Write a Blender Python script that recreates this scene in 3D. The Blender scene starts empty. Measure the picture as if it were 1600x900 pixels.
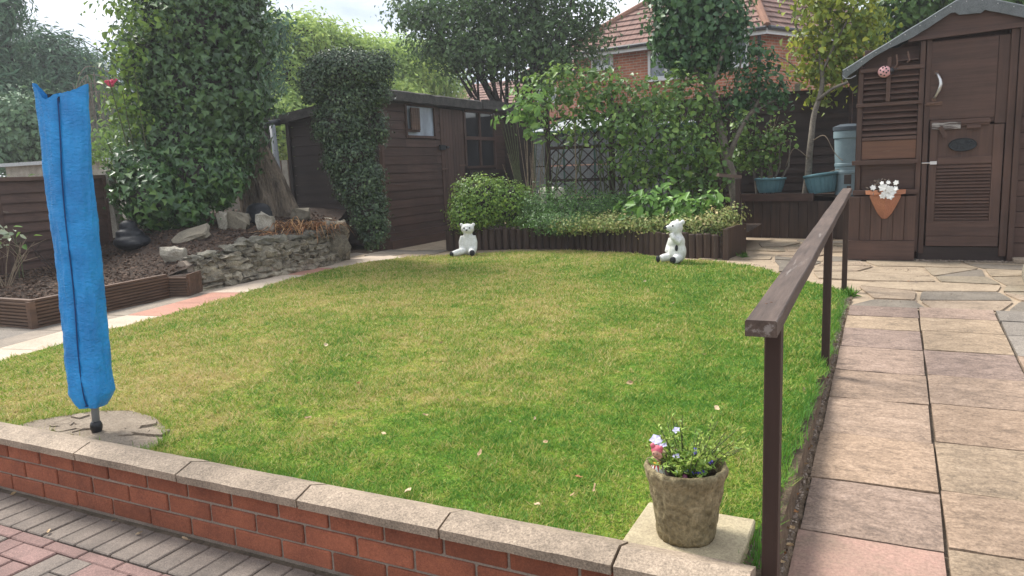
import bpy, bmesh, math, random
import numpy as np
from mathutils import Vector, Matrix, noise
random.seed(7); RNG = np.random.default_rng(11)
sc = bpy.context.scene
COL = sc.collection
rad = math.radians
V = Vector

# ------------------------------------------------------------------ camera, sky, sun, exposure
CAM_AXES = ((0.894853, 0.444598, -0.039638), (-0.034600, 0.157625, 0.986893), (0.445019, -0.881752, 0.156434))
cd = bpy.data.cameras.new('camera'); cam = bpy.data.objects.new('camera', cd); COL.objects.link(cam)
cd.sensor_width = 36.0; cd.lens = 1180.0 / 1600.0 * 36.0
cd.clip_start = 0.05; cd.clip_end = 1000
r_, u_, b_ = CAM_AXES
cam.matrix_world = Matrix(((r_[0], u_[0], b_[0], 0), (r_[1], u_[1], b_[1], 0), (r_[2], u_[2], b_[2], 1.33), (0, 0, 0, 1)))
sc.camera = cam

SUN_EL, SUN_AZ = rad(52), rad(-75)      # azimuth measured from +Y towards +X
w = bpy.data.worlds.new('World'); sc.world = w; w.use_nodes = True
nt = w.node_tree; nt.nodes.clear()
wo = nt.nodes.new('ShaderNodeOutputWorld'); bg = nt.nodes.new('ShaderNodeBackground')
sky = nt.nodes.new('ShaderNodeTexSky'); sky.sky_type = 'NISHITA'; sky.sun_disc = False
sky.sun_elevation = SUN_EL; sky.sun_rotation = SUN_AZ; sky.air_density = 1.0; sky.dust_density = 2.0
tcw = nt.nodes.new('ShaderNodeTexCoord'); mpw = nt.nodes.new('ShaderNodeMapping'); mpw.inputs['Scale'].default_value = (1.0, 1.0, 3.2)
nzw = nt.nodes.new('ShaderNodeTexNoise'); nzw.inputs['Scale'].default_value = 2.2; nzw.inputs['Detail'].default_value = 7; nzw.inputs['Roughness'].default_value = 0.55
crw = nt.nodes.new('ShaderNodeValToRGB')
crw.color_ramp.elements[0].position = 0.38; crw.color_ramp.elements[0].color = (3.3, 3.8, 4.7, 1)
crw.color_ramp.elements[1].position = 0.56; crw.color_ramp.elements[1].color = (6.9, 7.05, 7.4, 1)
mxw = nt.nodes.new('ShaderNodeMix'); mxw.data_type = 'RGBA'; mxw.inputs[0].default_value = 0.9
nt.links.new(tcw.outputs['Generated'], mpw.inputs[0]); nt.links.new(mpw.outputs[0], nzw.inputs['Vector'])
nt.links.new(nzw.outputs['Fac'], crw.inputs[0]); nt.links.new(sky.outputs[0], mxw.inputs[6]); nt.links.new(crw.outputs[0], mxw.inputs[7])
nt.links.new(mxw.outputs[2], bg.inputs[0]); bg.inputs[1].default_value = 0.1; nt.links.new(bg.outputs[0], wo.inputs[0])

sd = bpy.data.lights.new('sun', 'SUN'); sd.energy = 2.7; sd.angle = rad(18); sd.color = (1.0, 0.96, 0.9)
sun = bpy.data.objects.new('sun', sd); COL.objects.link(sun)
sdir = V((math.sin(SUN_AZ) * math.cos(SUN_EL), math.cos(SUN_AZ) * math.cos(SUN_EL), math.sin(SUN_EL)))
sun.rotation_euler = sdir.to_track_quat('Z', 'Y').to_euler(); sun.location = (-20, 5, 30)
sc.view_settings.view_transform = 'Standard'; sc.view_settings.look = 'None'
sc.view_settings.exposure = 1.12; sc.view_settings.gamma = 1.0
sc.cycles.max_bounces = 6; sc.cycles.transparent_max_bounces = 8

# ------------------------------------------------------------------ materials
class NT:
    def __init__(s, name):
        s.m = bpy.data.materials.new(name); s.m.use_nodes = True; s.t = s.m.node_tree; s.t.nodes.clear()
        s.out = s.n('ShaderNodeOutputMaterial'); s.bs = s.n('ShaderNodeBsdfPrincipled'); s.l(s.bs.outputs[0], s.out.inputs[0])
    def n(s, k, **kw):
        x = s.t.nodes.new(k)
        for a, b in kw.items(): setattr(x, a, b)
        return x
    def l(s, a, b): s.t.links.new(a, b)
    def pos(s, scale=(1, 1, 1)):
        g = s.n('ShaderNodeNewGeometry'); m = s.n('ShaderNodeMapping'); m.inputs['Scale'].default_value = scale
        s.l(g.outputs['Position'], m.inputs[0]); return m.outputs[0]
    def noise(s, vec, scale, detail=4, rough=0.6, dist=0.0):
        x = s.n('ShaderNodeTexNoise'); x.inputs['Distortion'].default_value = dist; x.inputs['Scale'].default_value = scale; x.inputs['Detail'].default_value = detail
        x.inputs['Roughness'].default_value = rough; s.l(vec, x.inputs['Vector']); return x.outputs['Fac']
    def ramp(s, fac, stops):
        x = s.n('ShaderNodeValToRGB'); e = x.color_ramp.elements
        while len(e) < len(stops): e.new(0.5)
        for i, (p, c) in enumerate(stops): e[i].position = p; e[i].color = (*c, 1)
        s.l(fac, x.inputs[0]); return x.outputs[0]
    def mix(s, fac, a, b, mode='MIX'):
        x = s.n('ShaderNodeMix'); x.data_type = 'RGBA'; x.blend_type = mode
        for i, v in ((0, fac), (6, a), (7, b)):
            if isinstance(v, (int, float)): x.inputs[i].default_value = v
            elif isinstance(v, tuple): x.inputs[i].default_value = (*v, 1)
            else: s.l(v, x.inputs[i])
        return x.outputs[2]
    def math(s, op, a, b=0.0):
        x = s.n('ShaderNodeMath', operation=op)
        for i, v in ((0, a), (1, b)):
            if isinstance(v, (int, float)): x.inputs[i].default_value = v
            else: s.l(v, x.inputs[i])
        return x.outputs[0]
    def objrand(s): return s.n('ShaderNodeObjectInfo').outputs['Random']
    def bump(s, h, strength=0.4, dist=0.01):
        b = s.n('ShaderNodeBump'); b.inputs['Strength'].default_value = strength; b.inputs['Distance'].default_value = dist
        s.l(h, b.inputs['Height']); s.l(b.outputs[0], s.bs.inputs['Normal'])
    def fin(s, col, rough=0.8, spec=0.3, metal=0.0):
        if isinstance(col, tuple): s.bs.inputs['Base Color'].default_value = (*col, 1)
        else: s.l(col, s.bs.inputs['Base Color'])
        if isinstance(rough, (int, float)): s.bs.inputs['Roughness'].default_value = rough
        else: s.l(rough, s.bs.inputs['Roughness'])
        s.bs.inputs['Specular IOR Level'].default_value = spec; s.bs.inputs['Metallic'].default_value = metal
        return s.m
def mul(c, k): return tuple(min(1, v * k) for v in c)

def surf(name, col, col2=None, sc1=3.0, sc2=40.0, stretch=(1, 1, 1), rough=0.85, bump=0.4, dist=0.006, orand=0.25, spec=0.25, speck=0.25, metal=0.0, pal=None, warp=0.0):
    """general weathered surface: two noises in colour, fine relief, a small shift per piece; pal = colours picked per piece"""
    t = NT(name); p = t.pos(stretch)
    n1 = t.noise(p, sc1, 6, 0.65, warp); n2 = t.noise(p, sc2, 6, 0.7, warp * 0.5)
    c = t.ramp(t.math('ADD', t.math('MULTIPLY', n1, 0.6), t.math('MULTIPLY', n2, 0.4)), [(0.36, col2 or mul(col, 0.6)), (0.62, col)])
    r = t.objrand()
    if pal:
        k = len(pal); x = t.n('ShaderNodeValToRGB'); x.color_ramp.interpolation = 'CONSTANT'; e = x.color_ramp.elements
        while len(e) < k: e.new(0.5)
        for i, cc in enumerate(pal): e[i].position = i / k; e[i].color = (*cc, 1)
        t.l(r, x.inputs[0])
        c = t.mix(1.0, x.outputs[0], t.ramp(t.math('ADD', t.math('MULTIPLY', n1, 0.5), t.math('MULTIPLY', n2, 0.5)), [(0.36, (0.60,) * 3), (0.5, (1.0, 0.98, 0.95)), (0.64, (1.25,) * 3)]), 'MULTIPLY')
    if orand:
        f = t.math('ADD', t.math('MULTIPLY', t.math('FRACT', t.math('MULTIPLY', r, 7.31)), orand), 1.0 - orand / 2)
        cb = t.n('ShaderNodeCombineColor'); [t.l(f, cb.inputs[i]) for i in range(3)]
        c = t.mix(1.0, c, cb.outputs[0], 'MULTIPLY')
    if speck:
        n3 = t.noise(t.pos((1, 1, 1)), sc2 * 3.2, 2, 0.8)
        c = t.mix(1.0, c, t.ramp(n3, [(0.3, (1 - speck,) * 3), (0.7, (1 + speck,) * 3)]), 'MULTIPLY')
    t.bump(t.math('ADD', n2, t.math('MULTIPLY', n1, 0.6)), bump, dist)
    return t.fin(c, rough, spec, metal)

def wood(name, col, col2, axis='y', wear=0.0, wearcol=(0.22, 0.18, 0.14), rough=0.62, orand=0.3, bump=0.35, gs=26):
    """painted timber with grain along one axis and worn spots"""
    st = {'x': (0.06, 1, 1), 'y': (1, 0.06, 1), 'z': (1, 1, 0.06)}[axis]
    t = NT(name); p = t.pos(st)
    g = t.noise(p, gs, 7, 0.7); big = t.noise(t.pos(), 1.7, 4)
    c = t.ramp(t.math('ADD', t.math('MULTIPLY', g, 0.6), t.math('MULTIPLY', big, 0.4)), [(0.36, col2), (0.64, col)])
    if wear:
        wm = t.noise(t.pos(st), 9, 8, 0.75)
        wv = t.ramp(wm, [(0.66 - wear * 0.1, (0, 0, 0)), (0.70 - wear * 0.1, (1, 1, 1))])
        c = t.mix(t.math('MULTIPLY', wv, 0.8), c, wearcol)
    f = t.math('ADD', t.math('MULTIPLY', t.objrand(), orand), 1.0 - orand / 2)
    cb = t.n('ShaderNodeCombineColor'); [t.l(f, cb.inputs[i]) for i in range(3)]
    c = t.mix(1.0, c, cb.outputs[0], 'MULTIPLY')
    t.bump(g, bump, 0.004)
    return t.fin(c, rough, 0.3)

def leafmat(name, dark, mid, light, trans=0.25, rough=0.45, spec=0.4):
    t = NT(name)
    a = t.n('ShaderNodeAttribute', attribute_name='tone')
    c = t.ramp(a.outputs['Fac'], [(0.05, dark), (0.5, mid), (0.95, light)])
    t.fin(c, rough, spec)
    tr = t.n('ShaderNodeBsdfTranslucent'); t.l(t.mix(0.35, c, mul(light, 1.3)), tr.inputs[0])
    ms = t.n('ShaderNodeMixShader'); ms.inputs[0].default_value = trans
    t.l(t.bs.outputs[0], ms.inputs[1]); t.l(tr.outputs[0], ms.inputs[2]); t.l(ms.outputs[0], t.out.inputs[0])
    return t.m

def flat(name, col, rough=0.5, spec=0.4, metal=0.0, n=0.12, sc1=12):
    return surf(name, col, mul(col, 1 - n), sc1, sc1 * 4, rough=rough, bump=0.08, dist=0.002, orand=0.0, spec=spec, speck=0.04, metal=metal)

MAT = {}
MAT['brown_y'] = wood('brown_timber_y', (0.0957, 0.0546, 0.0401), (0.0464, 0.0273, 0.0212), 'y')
MAT['brown_x'] = wood('brown_timber_x', (0.1131, 0.0650, 0.0484), (0.0580, 0.0338, 0.0260), 'x', wear=0.15)
MAT['brown_z'] = wood('brown_timber_z', (0.1044, 0.0598, 0.0437), (0.0551, 0.0325, 0.0248), 'z', wear=0.15)
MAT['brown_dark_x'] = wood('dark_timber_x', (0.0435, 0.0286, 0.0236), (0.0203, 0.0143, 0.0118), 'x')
MAT['edge_z'] = wood('edging_timber', (0.0870, 0.0546, 0.0389), (0.0377, 0.0247, 0.0189), 'z', wear=0.1)
MAT['worn_board'] = wood('worn_rust_board', (0.20, 0.098, 0.058), (0.12, 0.062, 0.040), 'x', wear=0.5, wearcol=(0.32, 0.22, 0.16))
MAT['peel_board'] = wood('peeling_board', (0.09, 0.06, 0.05), (0.05, 0.034, 0.03), 'x', wear=1.15, wearcol=(0.5, 0.47, 0.43))
MAT['rail'] = wood('handrail_timber', (0.150, 0.106, 0.083), (0.055, 0.038, 0.030), 'y', gs=60, bump=0.8, wear=0.4, wearcol=(0.3, 0.26, 0.23))
MAT['post'] = wood('handrail_post_timber', (0.0522, 0.0286, 0.0212), (0.0319, 0.0182, 0.0142), 'z', wear=0.1)
MAT['fence_l'] = wood('left_fence_boards', (0.125, 0.075, 0.058), (0.066, 0.040, 0.033), 'y', wear=0.2)
MAT['fence_b'] = wood('back_fence_boards', (0.0580, 0.0338, 0.0260), (0.0290, 0.0182, 0.0142), 'x')
MAT['deck'] = wood('decking_boards', (0.155, 0.09, 0.058), (0.06, 0.038, 0.027), 'y', wear=0.15)
MAT['deck_x'] = wood('decking_boards_x', (0.17, 0.105, 0.07), (0.075, 0.05, 0.037), 'x', wear=0.15)
MAT['felt'] = surf('roof_felt', (0.17, 0.185, 0.19), (0.10, 0.115, 0.115), 6, 60, bump=0.5, speck=0.3)
MAT['felt_dark'] = surf('mossy_dark_fascia', (0.085, 0.078, 0.070), (0.028, 0.027, 0.026), 9, 45, bump=0.8, dist=0.012, speck=0.3)
MAT['brick'] = surf('wall_brick', (0.32, 0.108, 0.058), (0.20, 0.068, 0.040), 7, 55, rough=0.85, bump=0.5, dist=0.004, orand=0.5)
MAT['mortar'] = surf('mortar', (0.36, 0.29, 0.23), (0.24, 0.19, 0.15), 10, 60, bump=0.6)
MAT['coping'] = surf('coping_stone', (0.40, 0.315, 0.235), (0.20, 0.16, 0.12), 3.5, 45, bump=0.7, dist=0.005, orand=0.22, speck=0.4)
MAT['paver_red'] = surf('red_paver', (0.265, 0.165, 0.145), (0.16, 0.105, 0.092), 6, 70, bump=0.8, dist=0.003, speck=0.35)
MAT['paver_grey'] = surf('grey_paver', (0.225, 0.185, 0.155), (0.125, 0.105, 0.09), 6, 70, bump=0.8, dist=0.003, speck=0.35)
MAT['joint'] = surf('dark_joint_sand', (0.19, 0.15, 0.11), (0.09, 0.072, 0.052), 20, 80, bump=0.9)
MAT['slab'] = surf('riven_slab', (0.4, 0.3, 0.24), None, 4.5, 24, warp=2.2, stretch=(0.7, 1.2, 1), bump=1.0, dist=0.012, orand=0.18, speck=0.28,
    pal=[(0.30, 0.228, 0.168), (0.27, 0.19, 0.155), (0.33, 0.25, 0.175), (0.285, 0.21, 0.165), (0.31, 0.228, 0.17), (0.245, 0.182, 0.15), (0.335, 0.242, 0.173)])
MAT['slab_pink'] = surf('pink_slab', (0.43, 0.265, 0.21), (0.30, 0.215, 0.16), 3.0, 26, bump=0.7, dist=0.008, speck=0.2)
MAT['slab_grey'] = surf('grey_slab', (0.27, 0.235, 0.195), (0.16, 0.14, 0.12), 3, 40, bump=0.9, speck=0.35)
MAT['crazy'] = surf('crazy_stone', (0.4, 0.35, 0.27), None, 4, 45, bump=0.9, dist=0.01, orand=0.15, speck=0.25,
    pal=[(0.31, 0.25, 0.18), (0.25, 0.21, 0.155), (0.34, 0.27, 0.195), (0.28, 0.23, 0.17), (0.19, 0.165, 0.135), (0.32, 0.25, 0.185)])
MAT['sandmortar'] = surf('sandy_mortar', (0.38, 0.295, 0.205), (0.24, 0.185, 0.13), 5, 50, bump=0.7, speck=0.25)
MAT['edge_cream'] = surf('cream_slab', (0.56, 0.46, 0.36), (0.42, 0.34, 0.26), 3, 40, bump=0.4, orand=0.12)
MAT['edge_red'] = surf('red_slab', (0.45, 0.235, 0.17), (0.34, 0.18, 0.135), 3, 40, bump=0.4, orand=0.15)
MAT['edge_grey'] = surf('narrow_grey_slab', (0.36, 0.30, 0.235), (0.22, 0.185, 0.15), 4, 50, bump=0.8, orand=0.3)
MAT['soil'] = surf('soil', (0.085, 0.058, 0.042), (0.030, 0.021, 0.017), 14, 60, bump=1.0, dist=0.03, rough=0.95, speck=0.4)
MAT['earth'] = surf('dry_earth', (0.27, 0.195, 0.13), (0.075, 0.054, 0.038), 16, 70, bump=1.0, dist=0.015, rough=0.95, speck=0.35)
MAT['mulch'] = surf('mulch', (0.20, 0.13, 0.09), (0.05, 0.034, 0.026), 60, 160, bump=0.5, rough=0.9, speck=0.4)
MAT['gravel'] = surf('scattered_grit', (0.42, 0.34, 0.27), (0.14, 0.11, 0.09), 60, 160, bump=0.5, rough=0.9, speck=0.4)
MAT['yellow_slab'] = surf('lichened_concrete_slab', (0.47, 0.40, 0.26), (0.31, 0.255, 0.17), 7, 60, bump=0.5, orand=0, speck=0.25)
MAT['rock'] = surf('walling_stone', (0.37, 0.325, 0.245), (0.11, 0.095, 0.072), 9, 34, bump=1.0, dist=0.02, orand=0.5, speck=0.4)
MAT['rock_dark'] = surf('coping_rock', (0.26, 0.24, 0.19), (0.10, 0.093, 0.075), 9, 42, bump=1.0, dist=0.015, orand=0.3, speck=0.35)
MAT['rock_pale'] = surf('pale_rock', (0.48, 0.44, 0.36), (0.24, 0.215, 0.17), 8, 45, bump=1.0, dist=0.015, orand=0.1, speck=0.35)
MAT['rock_tan'] = surf('tan_rock', (0.27, 0.235, 0.175), (0.16, 0.14, 0.105), 8, 45, bump=0.8, dist=0.01, orand=0.1, speck=0.3)
MAT['concrete'] = surf('concrete', (0.40, 0.37, 0.31), (0.21, 0.195, 0.16), 7, 60, bump=0.8, speck=0.4)
MAT['patch'] = surf('broken_concrete', (0.37, 0.30, 0.225), (0.24, 0.19, 0.14), 9, 50, bump=1.0, dist=0.02, speck=0.35, orand=0.2)
MAT['bark'] = surf('bark', (0.33, 0.265, 0.20), (0.075, 0.06, 0.047), 9, 40, stretch=(1, 1, 0.22), bump=1.0, dist=0.05, rough=0.95, orand=0)
MAT['bark_grey'] = surf('smooth_grey_bark', (0.24, 0.21, 0.17), (0.11, 0.095, 0.078), 10, 40, bump=0.6, dist=0.008, rough=0.85, orand=0)
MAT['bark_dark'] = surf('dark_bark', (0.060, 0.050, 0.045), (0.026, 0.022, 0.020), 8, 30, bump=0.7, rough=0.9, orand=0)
MAT['twig'] = surf('dry_twig', (0.30, 0.235, 0.165), (0.15, 0.115, 0.08), 20, 60, bump=0.3, orand=0)
MAT['stem_green'] = surf('green_stem', (0.115, 0.13, 0.062), (0.06, 0.06, 0.035), 20, 60, bump=0.2, orand=0)
MAT['black'] = flat('black_plastic', (0.016, 0.017, 0.019), 0.4)
MAT['black_stone'] = surf('black_painted_stone', (0.022, 0.024, 0.029), (0.010, 0.011, 0.013), 10, 40, rough=0.5, bump=0.5, orand=0)
MAT['iron'] = surf('cast_iron', (0.035, 0.040, 0.043), (0.018, 0.02, 0.022), 30, 90, rough=0.55, bump=0.5, orand=0)
MAT['grey_pole'] = flat('grey_pole', (0.20, 0.215, 0.225), 0.4, 0.5)
MAT['blue_pot'] = surf('blue_plastic', (0.135, 0.275, 0.315), (0.10, 0.215, 0.25), 5, 30, rough=0.55, bump=0.1, orand=0, speck=0.05)
MAT['butt'] = surf('pale_blue_plastic', (0.27, 0.36, 0.385), (0.21, 0.29, 0.315), 5, 30, rough=0.5, bump=0.1, orand=0, speck=0.05)
MAT['butt_lid'] = flat('slate_plastic', (0.085, 0.105, 0.125), 0.5)
MAT['terracotta'] = surf('terracotta', (0.45, 0.20, 0.115), (0.33, 0.145, 0.085), 6, 40, rough=0.8, bump=0.3, orand=0)
MAT['white'] = surf('white_paint', (0.74, 0.745, 0.72), (0.50, 0.50, 0.455), 16, 60, rough=0.65, bump=0.55, dist=0.006, orand=0, speck=0.05)
MAT['upvc'] = flat('white_frame', (0.72, 0.73, 0.73), 0.4)
MAT['metal'] = flat('bright_metal', (0.62, 0.61, 0.59), 0.3, 0.5, 0.8)
MAT['rust'] = surf('rusty_metal', (0.17, 0.10, 0.07), (0.07, 0.045, 0.035), 20, 80, rough=0.7, bump=0.5, orand=0)
MAT['pink'] = flat('pink_enamel', (0.66, 0.36, 0.36), 0.4)
MAT['pink_hot'] = flat('hot_pink', (0.62, 0.13, 0.18), 0.45)
MAT['skin'] = flat('doll_skin', (0.60, 0.33, 0.24), 0.5)
MAT['yellow'] = flat('yellow_paint', (0.65, 0.42, 0.05), 0.5)
MAT['red'] = flat('red_paint', (0.60, 0.06, 0.05), 0.5)
MAT['petal_white'] = flat('white_petals', (0.78, 0.77, 0.72), 0.6)
MAT['petal_lilac'] = flat('lilac_petals', (0.52, 0.50, 0.72), 0.6)
MAT['petal_blue'] = flat('blue_petals', (0.10, 0.065, 0.50), 0.6)
MAT['petal_plum'] = flat('plum_petals', (0.16, 0.03, 0.09), 0.6)
MAT['petal_pink'] = flat('rose_petals', (0.62, 0.07, 0.14), 0.6)
MAT['gh_panel'] = surf('greenhouse_panel', (0.25, 0.265, 0.26), (0.15, 0.16, 0.16), 2, 20, rough=0.35, bump=0.1, orand=0.2)
MAT['gh_roof'] = surf('pale_roof_sheet', (0.44, 0.46, 0.46), (0.34, 0.36, 0.36), 2, 20, rough=0.5, bump=0.1, orand=0.1)
MAT['green_frame'] = flat('green_frame', (0.03, 0.085, 0.06), 0.5)
MAT['gutter'] = flat('dark_gutter', (0.032, 0.034, 0.038), 0.45)
MAT['pipe'] = flat('grey_downpipe', (0.30, 0.32, 0.34), 0.45)
MAT['cream_box'] = surf('cream_store', (0.62, 0.58, 0.50), (0.5, 0.46, 0.40), 4, 30, orand=0)
MAT['dry_leaf'] = surf('dead_leaf', (0.5, 0.3, 0.16), None, 30, 90, bump=0.3, orand=0.3,
    pal=[(0.46, 0.33, 0.19), (0.36, 0.18, 0.08), (0.52, 0.40, 0.26), (0.28, 0.13, 0.06), (0.55, 0.44, 0.30)])
MAT['hip'] = surf('weathered_hip_tile', (0.30, 0.155, 0.10), (0.17, 0.095, 0.068), 4, 30, orand=0)

def glass(name, tint=(0.5, 0.55, 0.6), rough=0.04):
    t = NT(name); n = t.noise(t.pos((1, 1, 0.4)), 5, 5)
    c = t.ramp(n, [(0.4, mul(tint, 0.55)), (0.6, tint)])
    return t.fin(c, rough, 0.8)
MAT['glass_house'] = glass('house_window_glass', (0.20, 0.24, 0.28))
MAT['glass_dark'] = glass('dark_shed_glass', (0.035, 0.037, 0.040), 0.08)
MAT['glass_film'] = glass('filmed_shed_glass', (0.34, 0.40, 0.47), 0.3)

def housebrick(name, dx, dy):
    t = NT(name); g = t.n('ShaderNodeNewGeometry')
    dot = t.n('ShaderNodeVectorMath', operation='DOT_PRODUCT'); t.l(g.outputs['Position'], dot.inputs[0]); dot.inputs[1].default_value = (dx, dy, 0)
    sep = t.n('ShaderNodeSeparateXYZ'); t.l(g.outputs['Position'], sep.inputs[0])
    cb = t.n('ShaderNodeCombineXYZ'); t.l(dot.outputs['Value'], cb.inputs[0]); t.l(sep.outputs[2], cb.inputs[1])
    b = t.n('ShaderNodeTexBrick'); t.l(cb.outputs[0], b.inputs['Vector']); b.inputs['Scale'].default_value = 1.0
    b.inputs['Brick Width'].default_value = 0.225; b.inputs['Row Height'].default_value = 0.075; b.inputs['Mortar Size'].default_value = 0.009
    b.inputs['Color1'].default_value = (0.47, 0.175, 0.09, 1); b.inputs['Color2'].default_value = (0.36, 0.125, 0.07, 1); b.inputs['Mortar'].default_value = (0.42, 0.33, 0.26, 1)
    c = t.mix(1.0, b.outputs['Color'], t.ramp(t.noise(t.pos(), 2, 4), [(0.35, (0.8,) * 3), (0.65, (1.2,) * 3)]), 'MULTIPLY')
    t.bump(b.outputs['Fac'], -0.4, 0.01)
    return t.fin(c, 0.9, 0.2)
def tiles(name, dx, dy):
    t = NT(name); g = t.n('ShaderNodeNewGeometry')
    dot = t.n('ShaderNodeVectorMath', operation='DOT_PRODUCT'); t.l(g.outputs['Position'], dot.inputs[0]); dot.inputs[1].default_value = (dx, dy, 0)
    f = t.math('FRACT', t.math('MULTIPLY', dot.outputs['Value'], 4.2))
    ln = t.ramp(f, [(0.0, (0.45,) * 3), (0.10, (1, 1, 1)), (0.9, (1.05,) * 3), (1.0, (0.7,) * 3)])
    c = t.ramp(t.noise(t.pos(), 3, 6, 0.7), [(0.35, (0.17, 0.105, 0.088)), (0.65, (0.30, 0.185, 0.15))])
    c = t.mix(1.0, c, ln, 'MULTIPLY')
    t.bump(f, 0.5, 0.02)
    return t.fin(c, 0.9, 0.2)

def grassmat(name, blade=True):
    t = NT(name); p = t.pos()
    big = t.noise(p, 0.62, 3, 0.5); mid = t.noise(p, 2.6, 6, 0.7); fine = t.noise(p, 17, 4, 0.75)
    s = t.math('ADD', t.math('MULTIPLY', big, 0.27), t.math('ADD', t.math('MULTIPLY', mid, 0.47), t.math('MULTIPLY', fine, 0.26)))
    # lusher along the right-hand side and by the edges, drier in the middle and left
    sep = t.n('ShaderNodeSeparateXYZ'); t.l(p, sep.inputs[0])
    lush = t.n('ShaderNodeMapRange'); lush.inputs['From Min'].default_value = -3.6; lush.inputs['From Max'].default_value = -0.5
    lush.inputs['To Min'].default_value = 0.035; lush.inputs['To Max'].default_value = -0.07; t.l(sep.outputs[0], lush.inputs['Value'])
    s = t.math('ADD', s, lush.outputs[0])
    if blade:
        a = t.n('ShaderNodeAttribute', attribute_name='tone')
        s = t.math('ADD', s, t.math('MULTIPLY', t.math('SUBTRACT', a.outputs['Fac'], 0.5), 0.30))
    c = t.ramp(s, [(0.32, (0.075, 0.205, 0.026)), (0.43, (0.160, 0.300, 0.036)), (0.495, (0.285, 0.36, 0.058)), (0.555, (0.43, 0.395, 0.11)), (0.64, (0.56, 0.455, 0.21))])
    if not blade:
        c = t.mix(1.0, c, t.ramp(t.noise(p, 90, 3, 0.8), [(0.35, (0.25, 0.25, 0.2)), (0.65, (0.8, 0.8, 0.7))]), 'MULTIPLY'); t.bump(fine, 1.0, 0.02)
        return t.fin(c, 0.95, 0.1)
    t.fin(c, 0.6, 0.25)
    tr = t.n('ShaderNodeBsdfTranslucent'); t.l(c, tr.inputs[0]); ms = t.n('ShaderNodeMixShader'); ms.inputs[0].default_value = 0.3
    t.l(t.bs.outputs[0], ms.inputs[1]); t.l(tr.outputs[0], ms.inputs[2]); t.l(ms.outputs[0], t.out.inputs[0])
    return t.m
MAT['lawn_soil'] = grassmat('lawn_thatch', False); MAT['grass'] = grassmat('grass_blades')

def tarp():
    t = NT('blue_woven_tarp'); p = t.pos()
    n1 = t.noise(p, 9, 5, 0.6); n2 = t.noise(t.pos((1, 1, 1.0)), 95, 4, 0.65); n3 = t.noise(t.pos((1, 1, 1.8)), 48, 3, 0.6, 0.6)
    c = t.ramp(n1, [(0.3, (0.005, 0.185, 0.49)), (0.7, (0.012, 0.30, 0.70))])
    w1 = t.ramp(t.noise(t.pos((1, 1, 4)), 30, 6, 0.8), [(0.69, (0, 0, 0)), (0.74, (1, 1, 1))])
    c = t.mix(t.math('MULTIPLY', w1, 0.5), c, (0.35, 0.55, 0.75))
    t.bump(t.math('ADD', t.math('MULTIPLY', n3, 1.0), t.math('MULTIPLY', n2, 0.5)), 0.6, 0.012)
    return t.fin(c, 0.38, 0.5)
MAT['tarp'] = tarp()
MAT['seam'] = flat('dark_blue_seam', (0.004, 0.05, 0.17), 0.6)

def barkpot():
    t = NT('mossy_concrete_bark'); p = t.pos((1, 1, 0.35)); g = t.noise(p, 38, 5, 0.7); n = t.noise(t.pos(), 14, 5); k = t.noise(t.pos(), 70, 3, 0.7)
    c = t.ramp(n, [(0.28, (0.14, 0.112, 0.06)), (0.5, (0.27, 0.22, 0.125)), (0.70, (0.40, 0.33, 0.20))])
    c = t.mix(1.0, c, t.ramp(k, [(0.3, (0.6,) * 3), (0.7, (1.3,) * 3)]), 'MULTIPLY')
    t.bump(t.math('ADD', g, t.math('MULTIPLY', k, 0.3)), 1.0, 0.018); return t.fin(c, 0.9, 0.2)
MAT['barkpot'] = barkpot()

LM = {}
LM['ivy'] = leafmat('ivy_leaves', (0.030, 0.071, 0.023), (0.063, 0.133, 0.036), (0.136, 0.237, 0.062), 0.15, 0.38, 0.5)
LM['ivy_low'] = leafmat('ivy_leaves_low', (0.024, 0.065, 0.020), (0.053, 0.125, 0.031), (0.143, 0.250, 0.051), 0.15, 0.38, 0.5)
LM['roseleft'] = leafmat('rose_leaves_left', (0.076, 0.138, 0.036), (0.152, 0.262, 0.057), (0.341, 0.469, 0.083), 0.3)
LM['shrubleft'] = leafmat('soft_shrub_leaves', (0.092, 0.165, 0.043), (0.185, 0.300, 0.076), (0.343, 0.495, 0.140), 0.3, 0.6)
LM['conifer'] = leafmat('blue_green_needles', (0.046, 0.104, 0.060), (0.092, 0.185, 0.101), (0.185, 0.320, 0.169), 0.1, 0.7)
LM['conifer2'] = leafmat('far_dark_foliage', (0.071, 0.126, 0.070), (0.133, 0.221, 0.121), (0.250, 0.378, 0.185), 0.1, 0.7)
LM['hedge'] = leafmat('pale_green_hedge', (0.129, 0.218, 0.067), (0.325, 0.465, 0.128), (0.646, 0.772, 0.227), 0.42, 0.6)
LM['willow'] = leafmat('willow_leaves', (0.167, 0.270, 0.087), (0.374, 0.539, 0.174), (0.652, 0.826, 0.298), 0.45, 0.6)
LM['oak'] = leafmat('small_dark_leaves', (0.037, 0.077, 0.026), (0.077, 0.149, 0.045), (0.170, 0.281, 0.085), 0.25, 0.5)
LM['cot'] = leafmat('cotoneaster_leaves', (0.021, 0.041, 0.023), (0.058, 0.103, 0.045), (0.173, 0.243, 0.102), 0.1, 0.4, 0.5)
LM['box'] = leafmat('bush_leaves', (0.064, 0.134, 0.022), (0.166, 0.293, 0.043), (0.396, 0.506, 0.092), 0.2)
LM['herb'] = leafmat('herb_leaves', (0.040, 0.094, 0.028), (0.097, 0.205, 0.051), (0.210, 0.358, 0.090), 0.2)
LM['cream'] = leafmat('cream_ground_cover', (0.109, 0.224, 0.044), (0.362, 0.422, 0.132), (0.749, 0.581, 0.297), 0.2)
LM['broad'] = leafmat('broad_leaves', (0.063, 0.152, 0.031), (0.152, 0.304, 0.057), (0.304, 0.497, 0.114), 0.25)
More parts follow.
